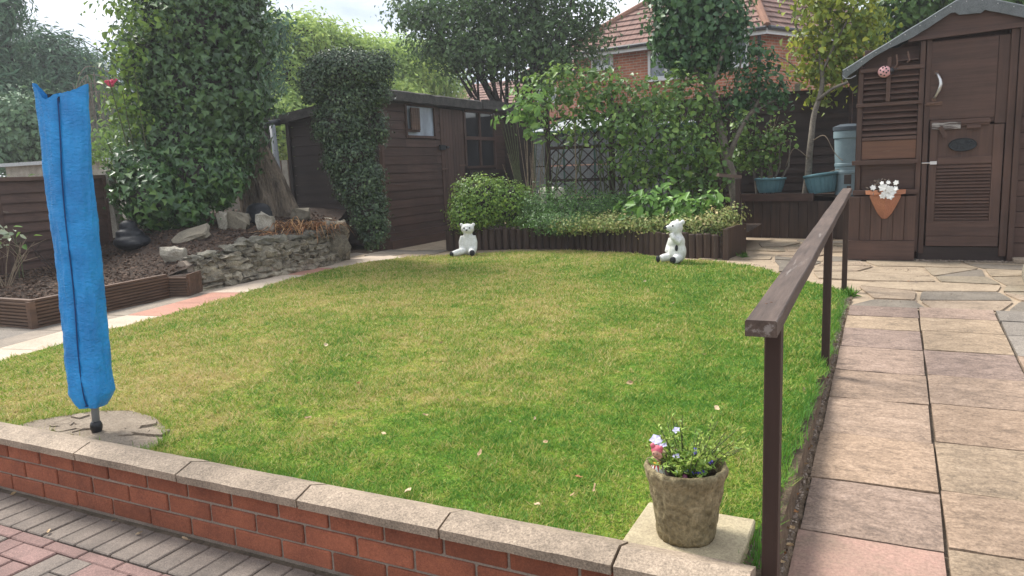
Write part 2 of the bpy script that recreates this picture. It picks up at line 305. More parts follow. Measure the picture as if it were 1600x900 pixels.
LM['climb'] = leafmat('climbing_rose_leaves', (0.047, 0.102, 0.026), (0.121, 0.227, 0.051), (0.313, 0.438, 0.099), 0.25)
LM['laurel'] = leafmat('bright_leaves', (0.070, 0.154, 0.036), (0.170, 0.319, 0.072), (0.320, 0.484, 0.135), 0.3)
LM['round'] = leafmat('round_tree_leaves', (0.027, 0.070, 0.030), (0.059, 0.142, 0.048), (0.151, 0.270, 0.086), 0.2)
LM['pear'] = leafmat('yellowing_leaves', (0.079, 0.137, 0.022), (0.229, 0.317, 0.045), (0.572, 0.533, 0.069), 0.35)
LM['backtree'] = leafmat('back_tree_leaves', (0.034, 0.084, 0.019), (0.086, 0.181, 0.034), (0.203, 0.329, 0.058), 0.25)
LM['dry'] = leafmat('dried_strap_leaves', (0.20, 0.08, 0.035), (0.42, 0.18, 0.07), (0.58, 0.34, 0.15), 0.2, 0.7)
LM['dry_grey'] = leafmat('dried_grey_straps', (0.05, 0.04, 0.035), (0.10, 0.08, 0.065), (0.20, 0.16, 0.12), 0.1, 0.8)
LM['potplant'] = leafmat('bedding_leaves', (0.103, 0.213, 0.030), (0.265, 0.425, 0.070), (0.552, 0.650, 0.170), 0.3)
LM['silver'] = leafmat('silvery_leaves', (0.16, 0.22, 0.13), (0.30, 0.36, 0.24), (0.5, 0.55, 0.42), 0.2)

# ------------------------------------------------------------------ objects
LOC = {}
def link(o): COL.objects.link(o); return o
def props(o, label=None, cat=None, group=None, kind=None):
    if label: o['label'] = label
    if cat: o['category'] = cat
    if group: o['group'] = group
    if kind: o['kind'] = kind
    return o
def thing(name, label, cat, loc, group=None):
    o = bpy.data.objects.new(name, None); o.empty_display_size = 0.1; link(o); o.location = loc; LOC[o.name] = V(loc)
    return props(o, label, cat, group)
def wloc(o): return LOC.get(o.name, V((0, 0, 0))) if o else V((0, 0, 0))

class MB:
    def __init__(s): s.v = []; s.f = []; s.mi = []; s.cur = 0
    def add(s, vs, fs):
        b = len(s.v); s.v.extend([tuple(v) for v in vs]); s.f.extend([tuple(i + b for i in f) for f in fs]); s.mi.extend([s.cur] * len(fs)); return s
    def hexa(s, p):  # 8 corners: bottom 4 ccw, top 4 ccw
        return s.add(p, [(3, 2, 1, 0), (4, 5, 6, 7), (0, 1, 5, 4), (1, 2, 6, 5), (2, 3, 7, 6), (3, 0, 4, 7)])
    def box(s, x0, x1, y0, y1, z0, z1):
        return s.hexa([(x0, y0, z0), (x1, y0, z0), (x1, y1, z0), (x0, y1, z0), (x0, y0, z1), (x1, y0, z1), (x1, y1, z1), (x0, y1, z1)])
    def beam(s, a, b, w_, h_, up=(0, 0, 1)):
        a, b = V(a), V(b); d = (b - a).normalized(); sd_ = d.cross(V(up))
        if sd_.length < 1e-4: sd_ = d.cross(V((0, 1, 0)))
        sd_.normalize(); u = sd_.cross(d); sd_ *= w_ / 2; u *= h_ / 2
        return s.hexa([a - sd_ - u, a + sd_ - u, b + sd_ - u, b - sd_ - u, a - sd_ + u, a + sd_ + u, b + sd_ + u, b - sd_ + u])
    def tube(s, pts, rs, n=8, cap=True):
        pts = [V(p) for p in pts]; rs = rs if hasattr(rs, '__len__') else [rs] * len(pts)
        b = len(s.v); ref = V((0.31, 0.17, 0.93)); prev = None
        for i, p in enumerate(pts):
            d = (pts[min(i + 1, len(pts) - 1)] - pts[max(i - 1, 0)])
            d = d.normalized() if d.length > 1e-9 else V((0, 0, 1))
            sx = (prev - d * prev.dot(d)) if prev else d.cross(ref if abs(d.dot(ref)) < 0.95 else V((1, 0, 0)))
            sx.normalize(); prev = sx; sy = d.cross(sx)
            for k in range(n):
                a = 2 * math.pi * k / n; s.v.append(tuple(p + (sx * math.cos(a) + sy * math.sin(a)) * rs[i]))
        for i in range(len(pts) - 1):
            for k in range(n):
                s.f.append((b + i * n + k, b + i * n + (k + 1) % n, b + (i + 1) * n + (k + 1) % n, b + (i + 1) * n + k)); s.mi.append(s.cur)
        if cap:
            s.f.append(tuple(b + k for k in reversed(range(n)))); s.f.append(tuple(b + (len(pts) - 1) * n + k for k in range(n))); s.mi += [s.cur] * 2
        return s
    def lathe(s, c, prof, n=24, fn=None):
        c = V(c); b = len(s.v)
        for j, (r, z) in enumerate(prof):
            for k in range(n):
                a = 2 * math.pi * k / n; rr = r * (fn(a, j) if fn else 1)
                s.v.append((c.x + rr * math.cos(a), c.y + rr * math.sin(a), c.z + z))
        for j in range(len(prof) - 1):
            for k in range(n):
                s.f.append((b + j * n + k, b + j * n + (k + 1) % n, b + (j + 1) * n + (k + 1) % n, b + (j + 1) * n + k)); s.mi.append(s.cur)
        s.f.append(tuple(b + k for k in reversed(range(n)))); s.f.append(tuple(b + (len(prof) - 1) * n + k for k in range(n))); s.mi += [s.cur] * 2
        return s
    def ball(s, c, r, n=12, m=8, rot=None, jit=0):
        c = V(c); r = V(r) if hasattr(r, '__len__') else V((r, r, r)); vs = []; 
        for j in range(m + 1):
            th = math.pi * j / m
            for k in range(n):
                a = 2 * math.pi * k / n; p = V((math.sin(th) * math.cos(a), math.sin(th) * math.sin(a), -math.cos(th)))
                if jit: p *= 1 + jit * noise.noise(p * 1.7 + c * 9)
                p = V((p.x * r.x, p.y * r.y, p.z * r.z))
                if rot: p = rot @ p
                vs.append(c + p)
        fs = [(j * n + k, j * n + (k + 1) % n, (j + 1) * n + (k + 1) % n, (j + 1) * n + k) for j in range(m) for k in range(n)]
        return s.add(vs, fs)
    def prism(s, poly, z0, z1):
        n = len(poly); vs = [(x, y, z0) for x, y in poly] + [(x, y, z1) for x, y in poly]
        return s.add(vs, [tuple(reversed(range(n))), tuple(range(n, 2 * n))] + [(i, (i + 1) % n, n + (i + 1) % n, n + i) for i in range(n)])
    def build(s, name, mat, parent=None, smooth=False, bevel=0, origin=None, **pr):
        me = bpy.data.meshes.new(name)
        o_ = wloc(parent) if parent else (V(origin) if origin else (V((sum(v[0] for v in s.v) / len(s.v), sum(v[1] for v in s.v) / len(s.v), min(v[2] for v in s.v)))))
        me.from_pydata([(v[0] - o_.x, v[1] - o_.y, v[2] - o_.z) for v in s.v], [], s.f)
        for m_ in (mat if isinstance(mat, list) else [mat]): me.materials.append(m_)
        if isinstance(mat, list): me.polygons.foreach_set('material_index', s.mi)
        if bevel:
            bm = bmesh.new(); bm.from_mesh(me); bmesh.ops.bevel(bm, geom=[e for e in bm.edges], offset=bevel, segments=1, affect='EDGES', clamp_overlap=True); bm.to_mesh(me); bm.free()
        if smooth: me.polygons.foreach_set('use_smooth', [True] * len(me.polygons))
        me.update()
        o = bpy.data.objects.new(name, me); link(o)
        if parent: o.parent = parent; LOC[o.name] = o_
        else: o.location = o_; LOC[o.name] = V(o_)
        if parent: LOC[o.name] = o_
        return props(o, **pr)

def piece_mesh(name, sx, sy, sz, mat, bevel=0.003, rough=0.0, seed=0, sub=0):
    """a unit of walling or paving centred on its own origin (shared between pieces)"""
    bm = bmesh.new(); bmesh.ops.create_cube(bm, size=1.0)
    for v in bm.verts: v.co = V((v.co.x * sx, v.co.y * sy, v.co.z * sz))
    if sub: bmesh.ops.subdivide_edges(bm, edges=bm.edges[:], cuts=sub, use_grid_fill=True)
    if bevel: bmesh.ops.bevel(bm, geom=bm.edges[:] if not sub else [e for e in bm.edges if e.is_boundary or e.calc_face_angle(0) > 0.5], offset=bevel, segments=1, affect='EDGES', clamp_overlap=True)
    if rough:
        for v in bm.verts: v.co += noise.noise_vector(v.co * 14 + V((seed * 3.1, seed, 0))) * rough
    me = bpy.data.meshes.new(name); bm.to_mesh(me); bm.free(); me.materials.append(mat); return me
def put(me, name, parent, loc, rot=(0, 0, 0), scl=(1, 1, 1), **pr):
    o = bpy.data.objects.new(name, me); link(o); o.parent = parent; o.location = V(loc) - wloc(parent); o.rotation_euler = rot; o.scale = scl
    LOC[o.name] = V(loc); return props(o, **pr)

def np_mesh(name, verts, faces, mat, parent=None, tone=None, origin=(0, 0, 0), smooth=False, **pr):
    """verts (N,3), faces (M,k) all of one size; tone = value per vertex"""
    o_ = wloc(parent) if parent else V(origin)
    me = bpy.data.meshes.new(name); n, m, k = len(verts), len(faces), faces.shape[1]
    me.vertices.add(n); me.vertices.foreach_set('co', (verts - np.array(o_)).astype(np.float32).ravel())
    me.loops.add(m * k); me.loops.foreach_set('vertex_index', faces.astype(np.int32).ravel())
    me.polygons.add(m); me.polygons.foreach_set('loop_start', np.arange(0, m * k, k, dtype=np.int32))
    me.update(calc_edges=True)
    if tone is not None:
        at = me.attributes.new('tone', 'FLOAT', 'POINT'); at.data.foreach_set('value', np.clip(tone, 0, 1).astype(np.float32))
    me.materials.append(mat)
    if smooth: me.polygons.foreach_set('use_smooth', np.ones(m, bool))
    o = bpy.data.objects.new(name, me); link(o)
    if parent: o.parent = parent
    else: o.location = o_
    LOC[o.name] = V(o_)
    return props(o, **pr)

def unit(a): return a / np.maximum(np.linalg.norm(a, axis=1, keepdims=True), 1e-9)
def leaves(name, P, N, D, L, W, mat, parent, tone, shape='diamond', fold=0.25, curl=0.15, **pr):
    """one mesh of many small folded leaves"""
    n = len(P); N = unit(N); D = unit(D - N * np.sum(N * D, axis=1, keepdims=True)); S = np.cross(D, N)
    L = np.broadcast_to(L, (n,))[:, None]; W = np.broadcast_to(W, (n,))[:, None]
    if shape == 'diamond':
        v = np.stack([P, P + D * L * 0.45 + S * W / 2 + N * W * fold, P + D * L - N * L * curl, P + D * L * 0.45 - S * W / 2 + N * W * fold], 1)
        b = np.arange(n)[:, None] * 4; f = np.concatenate([b + [[0, 2, 1]], b + [[0, 3, 2]]])
        k = 4
    elif shape == 'hex':
        v = np.stack([P, P + D * L * 0.28 + S * W * 0.5 + N * W * fold, P + D * L * 0.68 + S * W * 0.36 + N * W * fold * 0.6 - N * L * curl * 0.4, P + D * L - N * L * curl,
                      P + D * L * 0.68 - S * W * 0.36 + N * W * fold * 0.6 - N * L * curl * 0.4, P + D * L * 0.28 - S * W * 0.5 + N * W * fold], 1)
        b = np.arange(n)[:, None] * 6; f = np.concatenate([b + [[0, 3, 2, 1]], b + [[0, 5, 4, 3]]]); k = 6
    elif shape == 'ivy':     # three lobed
        v = np.stack([P, P + D * L * 0.12 + S * W * 0.55 + N * W * fold, P + D * L * 0.52 + S * W * 0.20, P + D * L - N * L * curl,
                      P + D * L * 0.52 - S * W * 0.20, P + D * L * 0.12 - S * W * 0.55 + N * W * fold], 1)
        b = np.arange(n)[:, None] * 6; f = np.concatenate([b + [[0, 3, 2, 1]], b + [[0, 5, 4, 3]]]); k = 6
    t = np.repeat(tone, k)
    return np_mesh(name, v.reshape(-1, 3), f, mat, parent, t, **pr)

CAMP = np.array([0, 0, 1.33])
def lobe_points(lobes, dens, per, cl, depth=0.9, lo=0.72, hi=1.05, cull=-0.35, top=1.0, rng=RNG, squash=None):
    """clumps of leaves over the outside of a set of lobes; returns points, outward directions, clump tone"""
    P, N, T = [], [], []
    for (x, y, z, rx, rz) in lobes:
        ry = rx * depth; area = 4 * math.pi * ((rx * ry) ** 1.6 / 3 + (rx * rz) ** 1.6 / 3 + (ry * rz) ** 1.6 / 3) ** (1 / 1.6)
        m = max(4, int(area * dens)); d = unit(rng.normal(size=(m, 3)))
        c = np.array([x, y, z]); tc = unit((CAMP - c)[None, :] * [1, 1, 0.3])[0]
        d = d[(d @ tc) > cull]; m = len(d)
        k = rng.uniform(lo, hi, (m, 1)) if True else 1
        C = c + d * k * [rx, ry, rz]
        # noise holes and bulges
        per_m = rng.integers(max(1, per // 2), per + per // 2 + 1, m)
        idx = np.repeat(np.arange(m), per_m); q = len(idx)
        off = rng.normal(size=(q, 3)) * cl * [1, 1, 0.8]
        P.append(C[idx] + off); N.append(unit(d[idx] * 0.7 + unit(off) * 0.5 + rng.normal(size=(q, 3)) * 0.35 + [0, 0, 0.35]))
        T.append(np.clip(0.42 + rng.normal(size=m) * 0.12, 0, 1)[idx] + rng.normal(size=q) * 0.16)
    return np.concatenate(P), np.concatenate(N), np.concatenate(T)
def foliage(name, lobes, mat, parent, dens=30, per=14, cl=0.08, L=0.05, W=0.035, shape='diamond', hang=0.6, depth=0.9, cull=-0.35, lo=0.72, hi=1.05, zmin=None, rng=RNG, fold=0.25, kind='stuff'):
    P, N, T = lobe_points(lobes, dens, per, cl, depth, lo, hi, cull, rng=rng); n = len(P)
    if zmin is not None:
        m = P[:, 2] > zmin; P, N, T = P[m], N[m], T[m]; n = len(P)
    D = rng.normal(size=(n, 3)) * 0.7 + np.array([0, 0, -hang])
    s = 0.45 + rng.random(n) ** 1.3 * 1.1
    return leaves(name, P, N, D, L * s, W * s, mat, parent, T, shape, fold, kind=kind)

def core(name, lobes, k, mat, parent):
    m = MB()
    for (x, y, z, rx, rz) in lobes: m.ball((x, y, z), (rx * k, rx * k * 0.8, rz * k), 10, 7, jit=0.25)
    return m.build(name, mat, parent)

def inpoly(x, y, poly):
    r = np.zeros(len(x), bool); n = len(poly)
    for i in range(n):
        x0, y0 = poly[i]; x1, y1 = poly[(i + 1) % n]
        c = ((y0 > y) != (y1 > y)) & (x < (x1 - x0) * (y - y0) / (y1 - y0 + 1e-12) + x0); r ^= c
    return r
def sm(a, b, x):
    t = max(0.0, min(1.0, (x - a) / (b - a))); return t * t * (3 - 2 * t)
def curve_pts(pts, n):
    """smooth interpolation through points (Catmull-Rom)"""
    out = []; P_ = [V(p) for p in pts]
    for i in range(len(P_) - 1):
        p0, p1, p2, p3 = P_[max(i - 1, 0)], P_[i], P_[i + 1], P_[min(i + 2, len(P_) - 1)]
        for k in range(n):
            t = k / n; out.append(0.5 * ((2 * p1) + (p2 - p0) * t + (2 * p0 - 5 * p1 + 4 * p2 - p3) * t * t + (3 * p1 - p0 - 3 * p2 + p3) * t ** 3))
    out.append(P_[-1]); return out
def resample(pts, step):
    pts = [V(p) for p in pts]; out = [pts[0].copy()]; acc = 0
    for a, b in zip(pts, pts[1:]):
        d = (b - a).length; t = step - acc
        while t <= d: out.append(a.lerp(b, t / d)); t += step
        acc = d - (t - step)
    return out

# world places of the leafy masses: x, y, z of the centre, half width, half height (metres)
LOBES = {
    'ivy_tree': [
        (-8.26, 7.56, 4.64, 0.77, 0.62),
        (-8.21, 7.61, 5.38, 0.66, 0.49),
        (-8.34, 7.48, 3.92, 0.84, 0.59),
        (-8.36, 7.46, 3.20, 0.89, 0.64),
        (-8.30, 7.36, 2.44, 0.85, 0.59),
        (-8.37, 7.14, 1.82, 0.76, 0.42),
        (-8.14, 7.40, 1.81, 0.61, 0.44),
        (-8.55, 6.92, 2.75, 0.41, 0.49),
        (-8.05, 7.93, 2.72, 0.37, 0.75),
        (-8.01, 8.12, 3.58, 0.26, 0.44),
    ],
    'ivy_hedge': [
        (-8.05, 6.26, 1.45, 0.37, 0.25),
        (-7.79, 6.11, 1.15, 0.36, 0.29),
        (-7.74, 6.64, 1.34, 0.41, 0.36),
        (-7.63, 6.92, 1.30, 0.32, 0.27),
        (-7.61, 6.33, 0.98, 0.31, 0.17),
        (-8.15, 6.13, 1.57, 0.19, 0.11),
    ],
    'rose_left': [
        (-8.41, 6.45, 2.85, 0.22, 0.25),
        (-8.48, 6.36, 2.39, 0.20, 0.23),
        (-8.42, 6.45, 2.08, 0.25, 0.24),
        (-8.25, 6.66, 3.31, 0.31, 0.17),
        (-8.41, 6.45, 3.43, 0.19, 0.11),
    ],
    'shrub_left': [
        (-10.11, 7.35, 2.00, 0.28, 0.26),
        (-9.89, 7.64, 1.90, 0.37, 0.24),
        (-10.22, 7.20, 1.77, 0.28, 0.11),
        (-9.80, 7.76, 2.17, 0.28, 0.38),
    ],
    'conifer_a': [
        (-20.70, 12.15, 5.14, 0.49, 1.80),
        (-20.57, 12.37, 6.10, 0.49, 0.82),
        (-20.77, 12.03, 3.38, 0.74, 1.49),
    ],
    'conifer_b': [
        (-22.66, 14.67, 4.20, 1.05, 1.53),
        (-22.38, 15.11, 4.40, 0.77, 1.20),
        (-22.93, 14.26, 3.45, 1.14, 1.33),
        (-22.30, 15.23, 3.45, 0.74, 1.37),
        (-23.00, 14.14, 4.37, 0.57, 1.13),
    ],
    'conifer_c': [
        (-24.36, 17.51, 4.97, 0.48, 0.78),
        (-24.38, 17.49, 3.90, 0.83, 1.32),
        (-24.12, 17.85, 3.47, 0.89, 1.11),
    ],
    'conifer_d': [
        (-16.27, 9.81, 2.56, 0.67, 0.67),
        (-15.92, 10.37, 2.29, 0.55, 0.55),
        (-16.02, 10.21, 2.69, 0.40, 0.54),
        (-16.47, 9.47, 2.05, 0.53, 0.40),
    ],
    'hedge_a': [
        (-14.24, 15.44, 3.74, 0.91, 1.49),
        (-14.14, 16.85, 4.02, 1.05, 1.49),
        (-13.81, 15.82, 4.86, 0.53, 0.46),
        (-14.28, 15.39, 4.86, 0.41, 0.57),
        (-13.53, 17.35, 4.18, 0.74, 1.06),
        (-14.14, 16.86, 5.20, 0.31, 0.38),
        (-13.51, 14.75, 2.54, 0.96, 0.80),
    ],
    'hedge_b': [
        (-13.63, 18.52, 4.39, 0.84, 0.78),
        (-13.06, 18.93, 3.92, 0.84, 0.94),
        (-12.82, 17.88, 3.12, 1.26, 0.72),
        (-12.49, 19.32, 4.54, 0.56, 0.37),
    ],
    'dark_gap': [
        (-11.67, 12.37, 4.31, 0.33, 0.53),
        (-11.79, 12.25, 3.54, 0.29, 0.53),
    ],
    'willow': [
        (-13.84, 20.82, 4.63, 0.92, 0.73),
        (-13.35, 21.14, 4.22, 0.86, 0.65),
        (-12.84, 21.45, 3.90, 0.45, 0.41),
        (-14.15, 20.61, 4.93, 0.81, 0.53),
    ],
    'oak': [
        (-7.82, 15.09, 4.52, 1.04, 0.83),
        (-8.66, 14.63, 4.55, 1.17, 0.62),
        (-9.18, 14.31, 4.70, 0.75, 0.41),
        (-7.97, 15.01, 3.73, 1.32, 0.58),
        (-7.09, 15.45, 4.09, 1.11, 0.83),
        (-6.45, 15.73, 4.45, 0.96, 0.62),
        (-6.60, 15.67, 3.53, 0.97, 0.49),
        (-5.88, 15.95, 4.02, 0.41, 0.34),
        (-8.81, 14.54, 3.89, 0.83, 0.48),
        (-7.42, 15.29, 5.29, 1.78, 0.69),
        (-5.80, 15.98, 4.68, 0.41, 0.25),
    ],
    'cotoneaster': [
        (-6.12, 7.78, 2.60, 0.49, 0.24),
        (-6.42, 7.54, 2.45, 0.22, 0.22),
        (-5.82, 8.01, 2.62, 0.22, 0.21),
        (-6.33, 7.61, 2.60, 0.27, 0.19),
        (-6.14, 7.77, 2.26, 0.38, 0.26),
        (-6.22, 7.70, 1.95, 0.34, 0.29),
        (-6.15, 7.76, 1.59, 0.34, 0.32),
        (-6.07, 7.82, 1.23, 0.33, 0.31),
        (-6.00, 7.88, 0.90, 0.26, 0.28),
        (-5.96, 7.90, 0.61, 0.18, 0.20),
        (-5.85, 7.99, 1.90, 0.11, 0.24),
        (-5.85, 7.98, 2.33, 0.19, 0.19),
    ],
    'box_bush': [
        (-5.22, 9.45, 0.88, 0.42, 0.36),
        (-4.90, 9.62, 0.84, 0.36, 0.31),
        (-5.33, 9.16, 0.69, 0.20, 0.20),
        (-4.66, 9.74, 0.72, 0.27, 0.22),
    ],
    'herbs': [
        (-4.29, 9.58, 0.80, 0.34, 0.27),
        (-3.89, 9.65, 0.80, 0.31, 0.28),
        (-3.53, 9.68, 0.73, 0.28, 0.22),
        (-4.02, 9.38, 0.61, 0.52, 0.14),
        (-3.36, 9.84, 0.79, 0.26, 0.23),
    ],
    'cream_cover': [
        (-3.67, 9.30, 0.57, 0.38, 0.10),
        (-3.16, 9.38, 0.58, 0.37, 0.12),
        (-2.68, 9.32, 0.57, 0.34, 0.11),
        (-2.21, 9.24, 0.57, 0.31, 0.13),
        (-1.86, 9.21, 0.61, 0.25, 0.15),
        (-1.70, 9.35, 0.64, 0.14, 0.14),
    ],
    'broad_leaf': [
        (-2.81, 9.49, 0.76, 0.35, 0.18),
        (-2.37, 9.40, 0.72, 0.29, 0.19),
        (-2.62, 9.55, 0.91, 0.21, 0.15),
        (-1.98, 9.39, 0.81, 0.24, 0.17),
    ],
    'rose_climb': [
        (-4.28, 9.91, 2.39, 0.40, 0.30),
        (-3.92, 10.06, 2.33, 0.37, 0.34),
        (-3.55, 10.20, 2.18, 0.42, 0.39),
        (-3.13, 10.34, 2.11, 0.44, 0.39),
        (-2.72, 10.45, 2.13, 0.42, 0.38),
        (-2.35, 10.54, 2.07, 0.36, 0.40),
        (-3.97, 10.05, 1.94, 0.39, 0.27),
        (-3.41, 10.04, 1.77, 0.44, 0.26),
        (-2.83, 10.21, 1.66, 0.48, 0.28),
        (-2.35, 10.34, 1.55, 0.39, 0.34),
        (-4.46, 9.84, 2.09, 0.31, 0.23),
        (-2.59, 10.28, 1.27, 0.43, 0.29),
        (-2.18, 10.37, 1.16, 0.29, 0.29),
        (-3.33, 10.06, 1.38, 0.32, 0.19),
        (-3.71, 10.14, 2.53, 0.21, 0.16),
        (-2.55, 10.49, 2.42, 0.24, 0.14),
        (-3.12, 10.24, 1.20, 0.44, 0.27),
        (-2.45, 10.42, 0.91, 0.39, 0.26),
    ],
    'laurel': [
        (-4.49, 9.49, 2.16, 0.28, 0.21),
        (-4.65, 9.42, 2.00, 0.16, 0.14),
        (-4.37, 9.55, 1.94, 0.21, 0.17),
    ],
    'round_crown': [
        (-2.73, 10.86, 3.28, 0.37, 0.34),
        (-2.39, 10.94, 3.13, 0.44, 0.42),
        (-2.14, 10.99, 3.32, 0.33, 0.30),
        (-2.56, 10.90, 2.80, 0.41, 0.27),
        (-2.10, 11.00, 2.93, 0.26, 0.32),
        (-2.86, 10.83, 3.03, 0.23, 0.25),
        (-2.64, 10.88, 3.53, 0.44, 0.27),
        (-2.31, 10.96, 2.69, 0.27, 0.18),
    ],
    'side_crown': [
        (-1.64, 10.78, 2.65, 0.19, 0.20),
        (-1.52, 10.79, 2.31, 0.29, 0.22),
        (-1.80, 10.75, 2.33, 0.21, 0.24),
        (-1.43, 10.81, 2.10, 0.22, 0.12),
        (-1.92, 10.73, 2.09, 0.19, 0.22),
        (-1.72, 10.76, 2.78, 0.12, 0.10),
    ],
    'fence_shrub': [
        (-1.91, 11.44, 1.77, 0.24, 0.31),
        (-1.69, 11.48, 1.44, 0.28, 0.31),
        (-1.95, 11.44, 1.32, 0.20, 0.24),
        (-1.48, 11.51, 1.61, 0.13, 0.18),
    ],
    'pear': [
        (-0.92, 11.96, 3.32, 0.40, 0.32),
        (-0.58, 11.99, 3.07, 0.39, 0.39),
        (-1.03, 11.96, 2.89, 0.35, 0.35),
        (-0.69, 11.98, 2.64, 0.40, 0.34),
        (-0.42, 11.99, 3.26, 0.30, 0.27),
        (-0.90, 11.97, 2.44, 0.29, 0.24),
        (-0.49, 11.99, 2.76, 0.30, 0.27),
        (-1.15, 11.94, 2.60, 0.20, 0.22),
        (-1.29, 11.93, 3.01, 0.13, 0.20),
        (-0.93, 11.96, 2.18, 0.18, 0.13),
        (-0.84, 11.97, 3.65, 0.63, 0.27),
    ],
    'back_tree': [
        (0.44, 15.99, 4.76, 1.02, 0.57),
        (1.30, 15.95, 4.83, 0.88, 0.55),
        (0.80, 15.98, 5.44, 0.89, 0.55),
        (2.05, 15.87, 4.29, 0.75, 0.53),
        (-0.04, 16.00, 3.84, 0.70, 0.42),
        (0.57, 15.99, 3.99, 0.80, 0.39),
        (1.34, 15.94, 3.93, 1.00, 0.33),
        (-0.18, 16.00, 3.47, 0.40, 0.35),
        (0.28, 16.00, 3.58, 0.39, 0.28),
        (1.90, 15.89, 3.80, 0.65, 0.28),
    ],
}

TZ = 0.20                                   # level of the upper garden
def ramp_z(y): return 0.0 if y < 1.84 else min(0.225, 0.0 + (y - 1.84) * 0.0535)

# ================================================================== SETTING
# ---- ground: one sheet to the horizon, dropping to the patio at the front and down the ramp on the right
def make_ground():
    xs = [-400, -120, -40, -12, -5, -2, -0.275, -0.27, 0.5, 1.2, 3, 8, 40, 120, 400]
    ys = [-120, -30, -5, 0, 1.2, 1.90, 1.91, 3, 4, 5, 6.1, 6.3, 9, 14, 30, 80, 200, 600]
    vs, fs = [], []
    for y in ys:
        for x in xs:
            up = y > 1.905 and x < -0.272
            z = TZ - 0.02 if up or y > 6.05 else ramp_z(y) - 0.045
            vs.append((x, y, z))
    nx = len(xs)
    for j in range(len(ys) - 1):
        for i in range(nx - 1): fs.append((j * nx + i, j * nx + i + 1, (j + 1) * nx + i + 1, (j + 1) * nx + i))
    m = MB(); m.add(vs, fs)
    return m.build('ground', MAT['earth'], None, origin=(0, 0, 0), kind='structure', label='bare brown earth under the garden and beyond')
make_ground()

# ---- patio of block paving in front of the low wall
patio = MB().box(-6.0, -0.262, -1.0, 1.86, -0.06, -0.012).build('patio', MAT['joint'], None, kind='structure', label='red and grey block paved patio at the foot of the brick wall')
pm = {c: piece_mesh('paver', 0.194, 0.094, 0.05, MAT['paver_' + c], 0.004) for c in ('red', 'grey')}
n_p = 0
xx = -3.95
while xx < -0.4:                           # soldier course of grey pavers against the wall
    put(pm['grey'], 'paver', patio, (xx, 1.715, -0.025 + random.uniform(-0.002, 0.002)), (random.uniform(-0.01, 0.01), 0, math.pi / 2 + random.uniform(-0.01, 0.01))); xx += 0.1; n_p += 1
xx = -3.9; 
cutm = piece_mesh('paver', 0.194, 0.052, 0.05, MAT['paver_red'], 0.004)
while xx < -0.9:                           # cut red stretchers
    put(cutm, 'paver', patio, (xx, 1.584, -0.025 + random.uniform(-0.002, 0.002)), (0, 0, random.uniform(-0.01, 0.01))); xx += 0.2; n_p += 1
# herringbone field
for a in range(24):
    for b in range(-1, 9):
        k = (a - b) % 4
        if k not in (0, 3) or n_p > 296: continue
        X, Y = (-3.7 + a * 0.1 + 0.1, 0.757 + b * 0.1 - 0.05) if k == 0 else (-3.7 + a * 0.1 + 0.05, 0.757 + b * 0.1)
        hy = 0.05 if k == 0 else 0.1; lo_, hi_ = Y - hy, min(Y + hy, 1.556)
        if hi_ - lo_ < 0.02 or X > -1.25: continue
        f_ = (hi_ - lo_) / (2 * hy); Yc = (lo_ + hi_) / 2
        put(pm['grey' if random.random() < 0.35 else 'red'], 'paver', patio, (X, Yc, -0.025 + random.uniform(-0.0025, 0.0025)), (random.uniform(-0.008, 0.008), random.uniform(-0.008, 0.008), (0 if k == 0 else math.pi / 2) + random.uniform(-0.01, 0.01)), (1, f_, 1) if k == 0 else (f_, 1, 1)); n_p += 1

# ---- low brick retaining wall with sloping coping
wall = thing('brick_wall', 'low red brick retaining wall with pale sloped coping slabs beside the patio', 'wall', (-2.6, 1.9, 0))
MB().box(-5.2, -0.30, 1.848, 1.945, -0.04, 0.236).build('mortar_bed', MAT['mortar'], wall)
bms = [piece_mesh('brick', 0.215, 0.10, 0.066, MAT['brick'], 0.0035, 0.0012, s) for s in range(3)]
for c in range(3):
    x = -5.15 + (0.1125 if c % 2 else 0)
    while x < -0.40:
        put(random.choice(bms), 'brick', wall, (x, 1.89 + random.uniform(-0.0015, 0.0015), 0.036 + c * 0.0755 + random.uniform(-0.001, 0.001)), (0, 0, random.uniform(-0.006, 0.006))); x += 0.2255
cx = -5.2; xs_ = [-5.2, -4.62, -4.05, -3.5, -2.92, -2.33, -1.75, -1.19, -0.64, -0.285]
for i in range(len(xs_) - 1):
    a, b = xs_[i] + 0.004, xs_[i + 1] - 0.004; m = MB(); N_ = 14; pr_ = [(1.80, 0.231), (1.797, 0.262), (1.872, 0.284), (1.955, 0.254), (1.955, 0.231)]
    vs = []
    dz = random.uniform(-0.002, 0.003)
    for k in range(N_ + 1):
        X = a + (b - a) * k / N_
        for (yy, zz) in pr_:
            nn = noise.noise(V((X * 11, yy * 30, zz * 30))) * 0.0014
            vs.append((X, yy + nn, zz + nn + dz))
    q = len(pr_); fs = [(k * q + j, k * q + (j + 1) % q, (k + 1) * q + (j + 1) % q, (k + 1) * q + j) for k in range(N_) for j in range(q)]
    fs += [tuple(range(q)), tuple(N_ * q + j for j in reversed(range(q)))]
    m.add(vs, fs); m.build('coping_slab', MAT['coping'], wall)

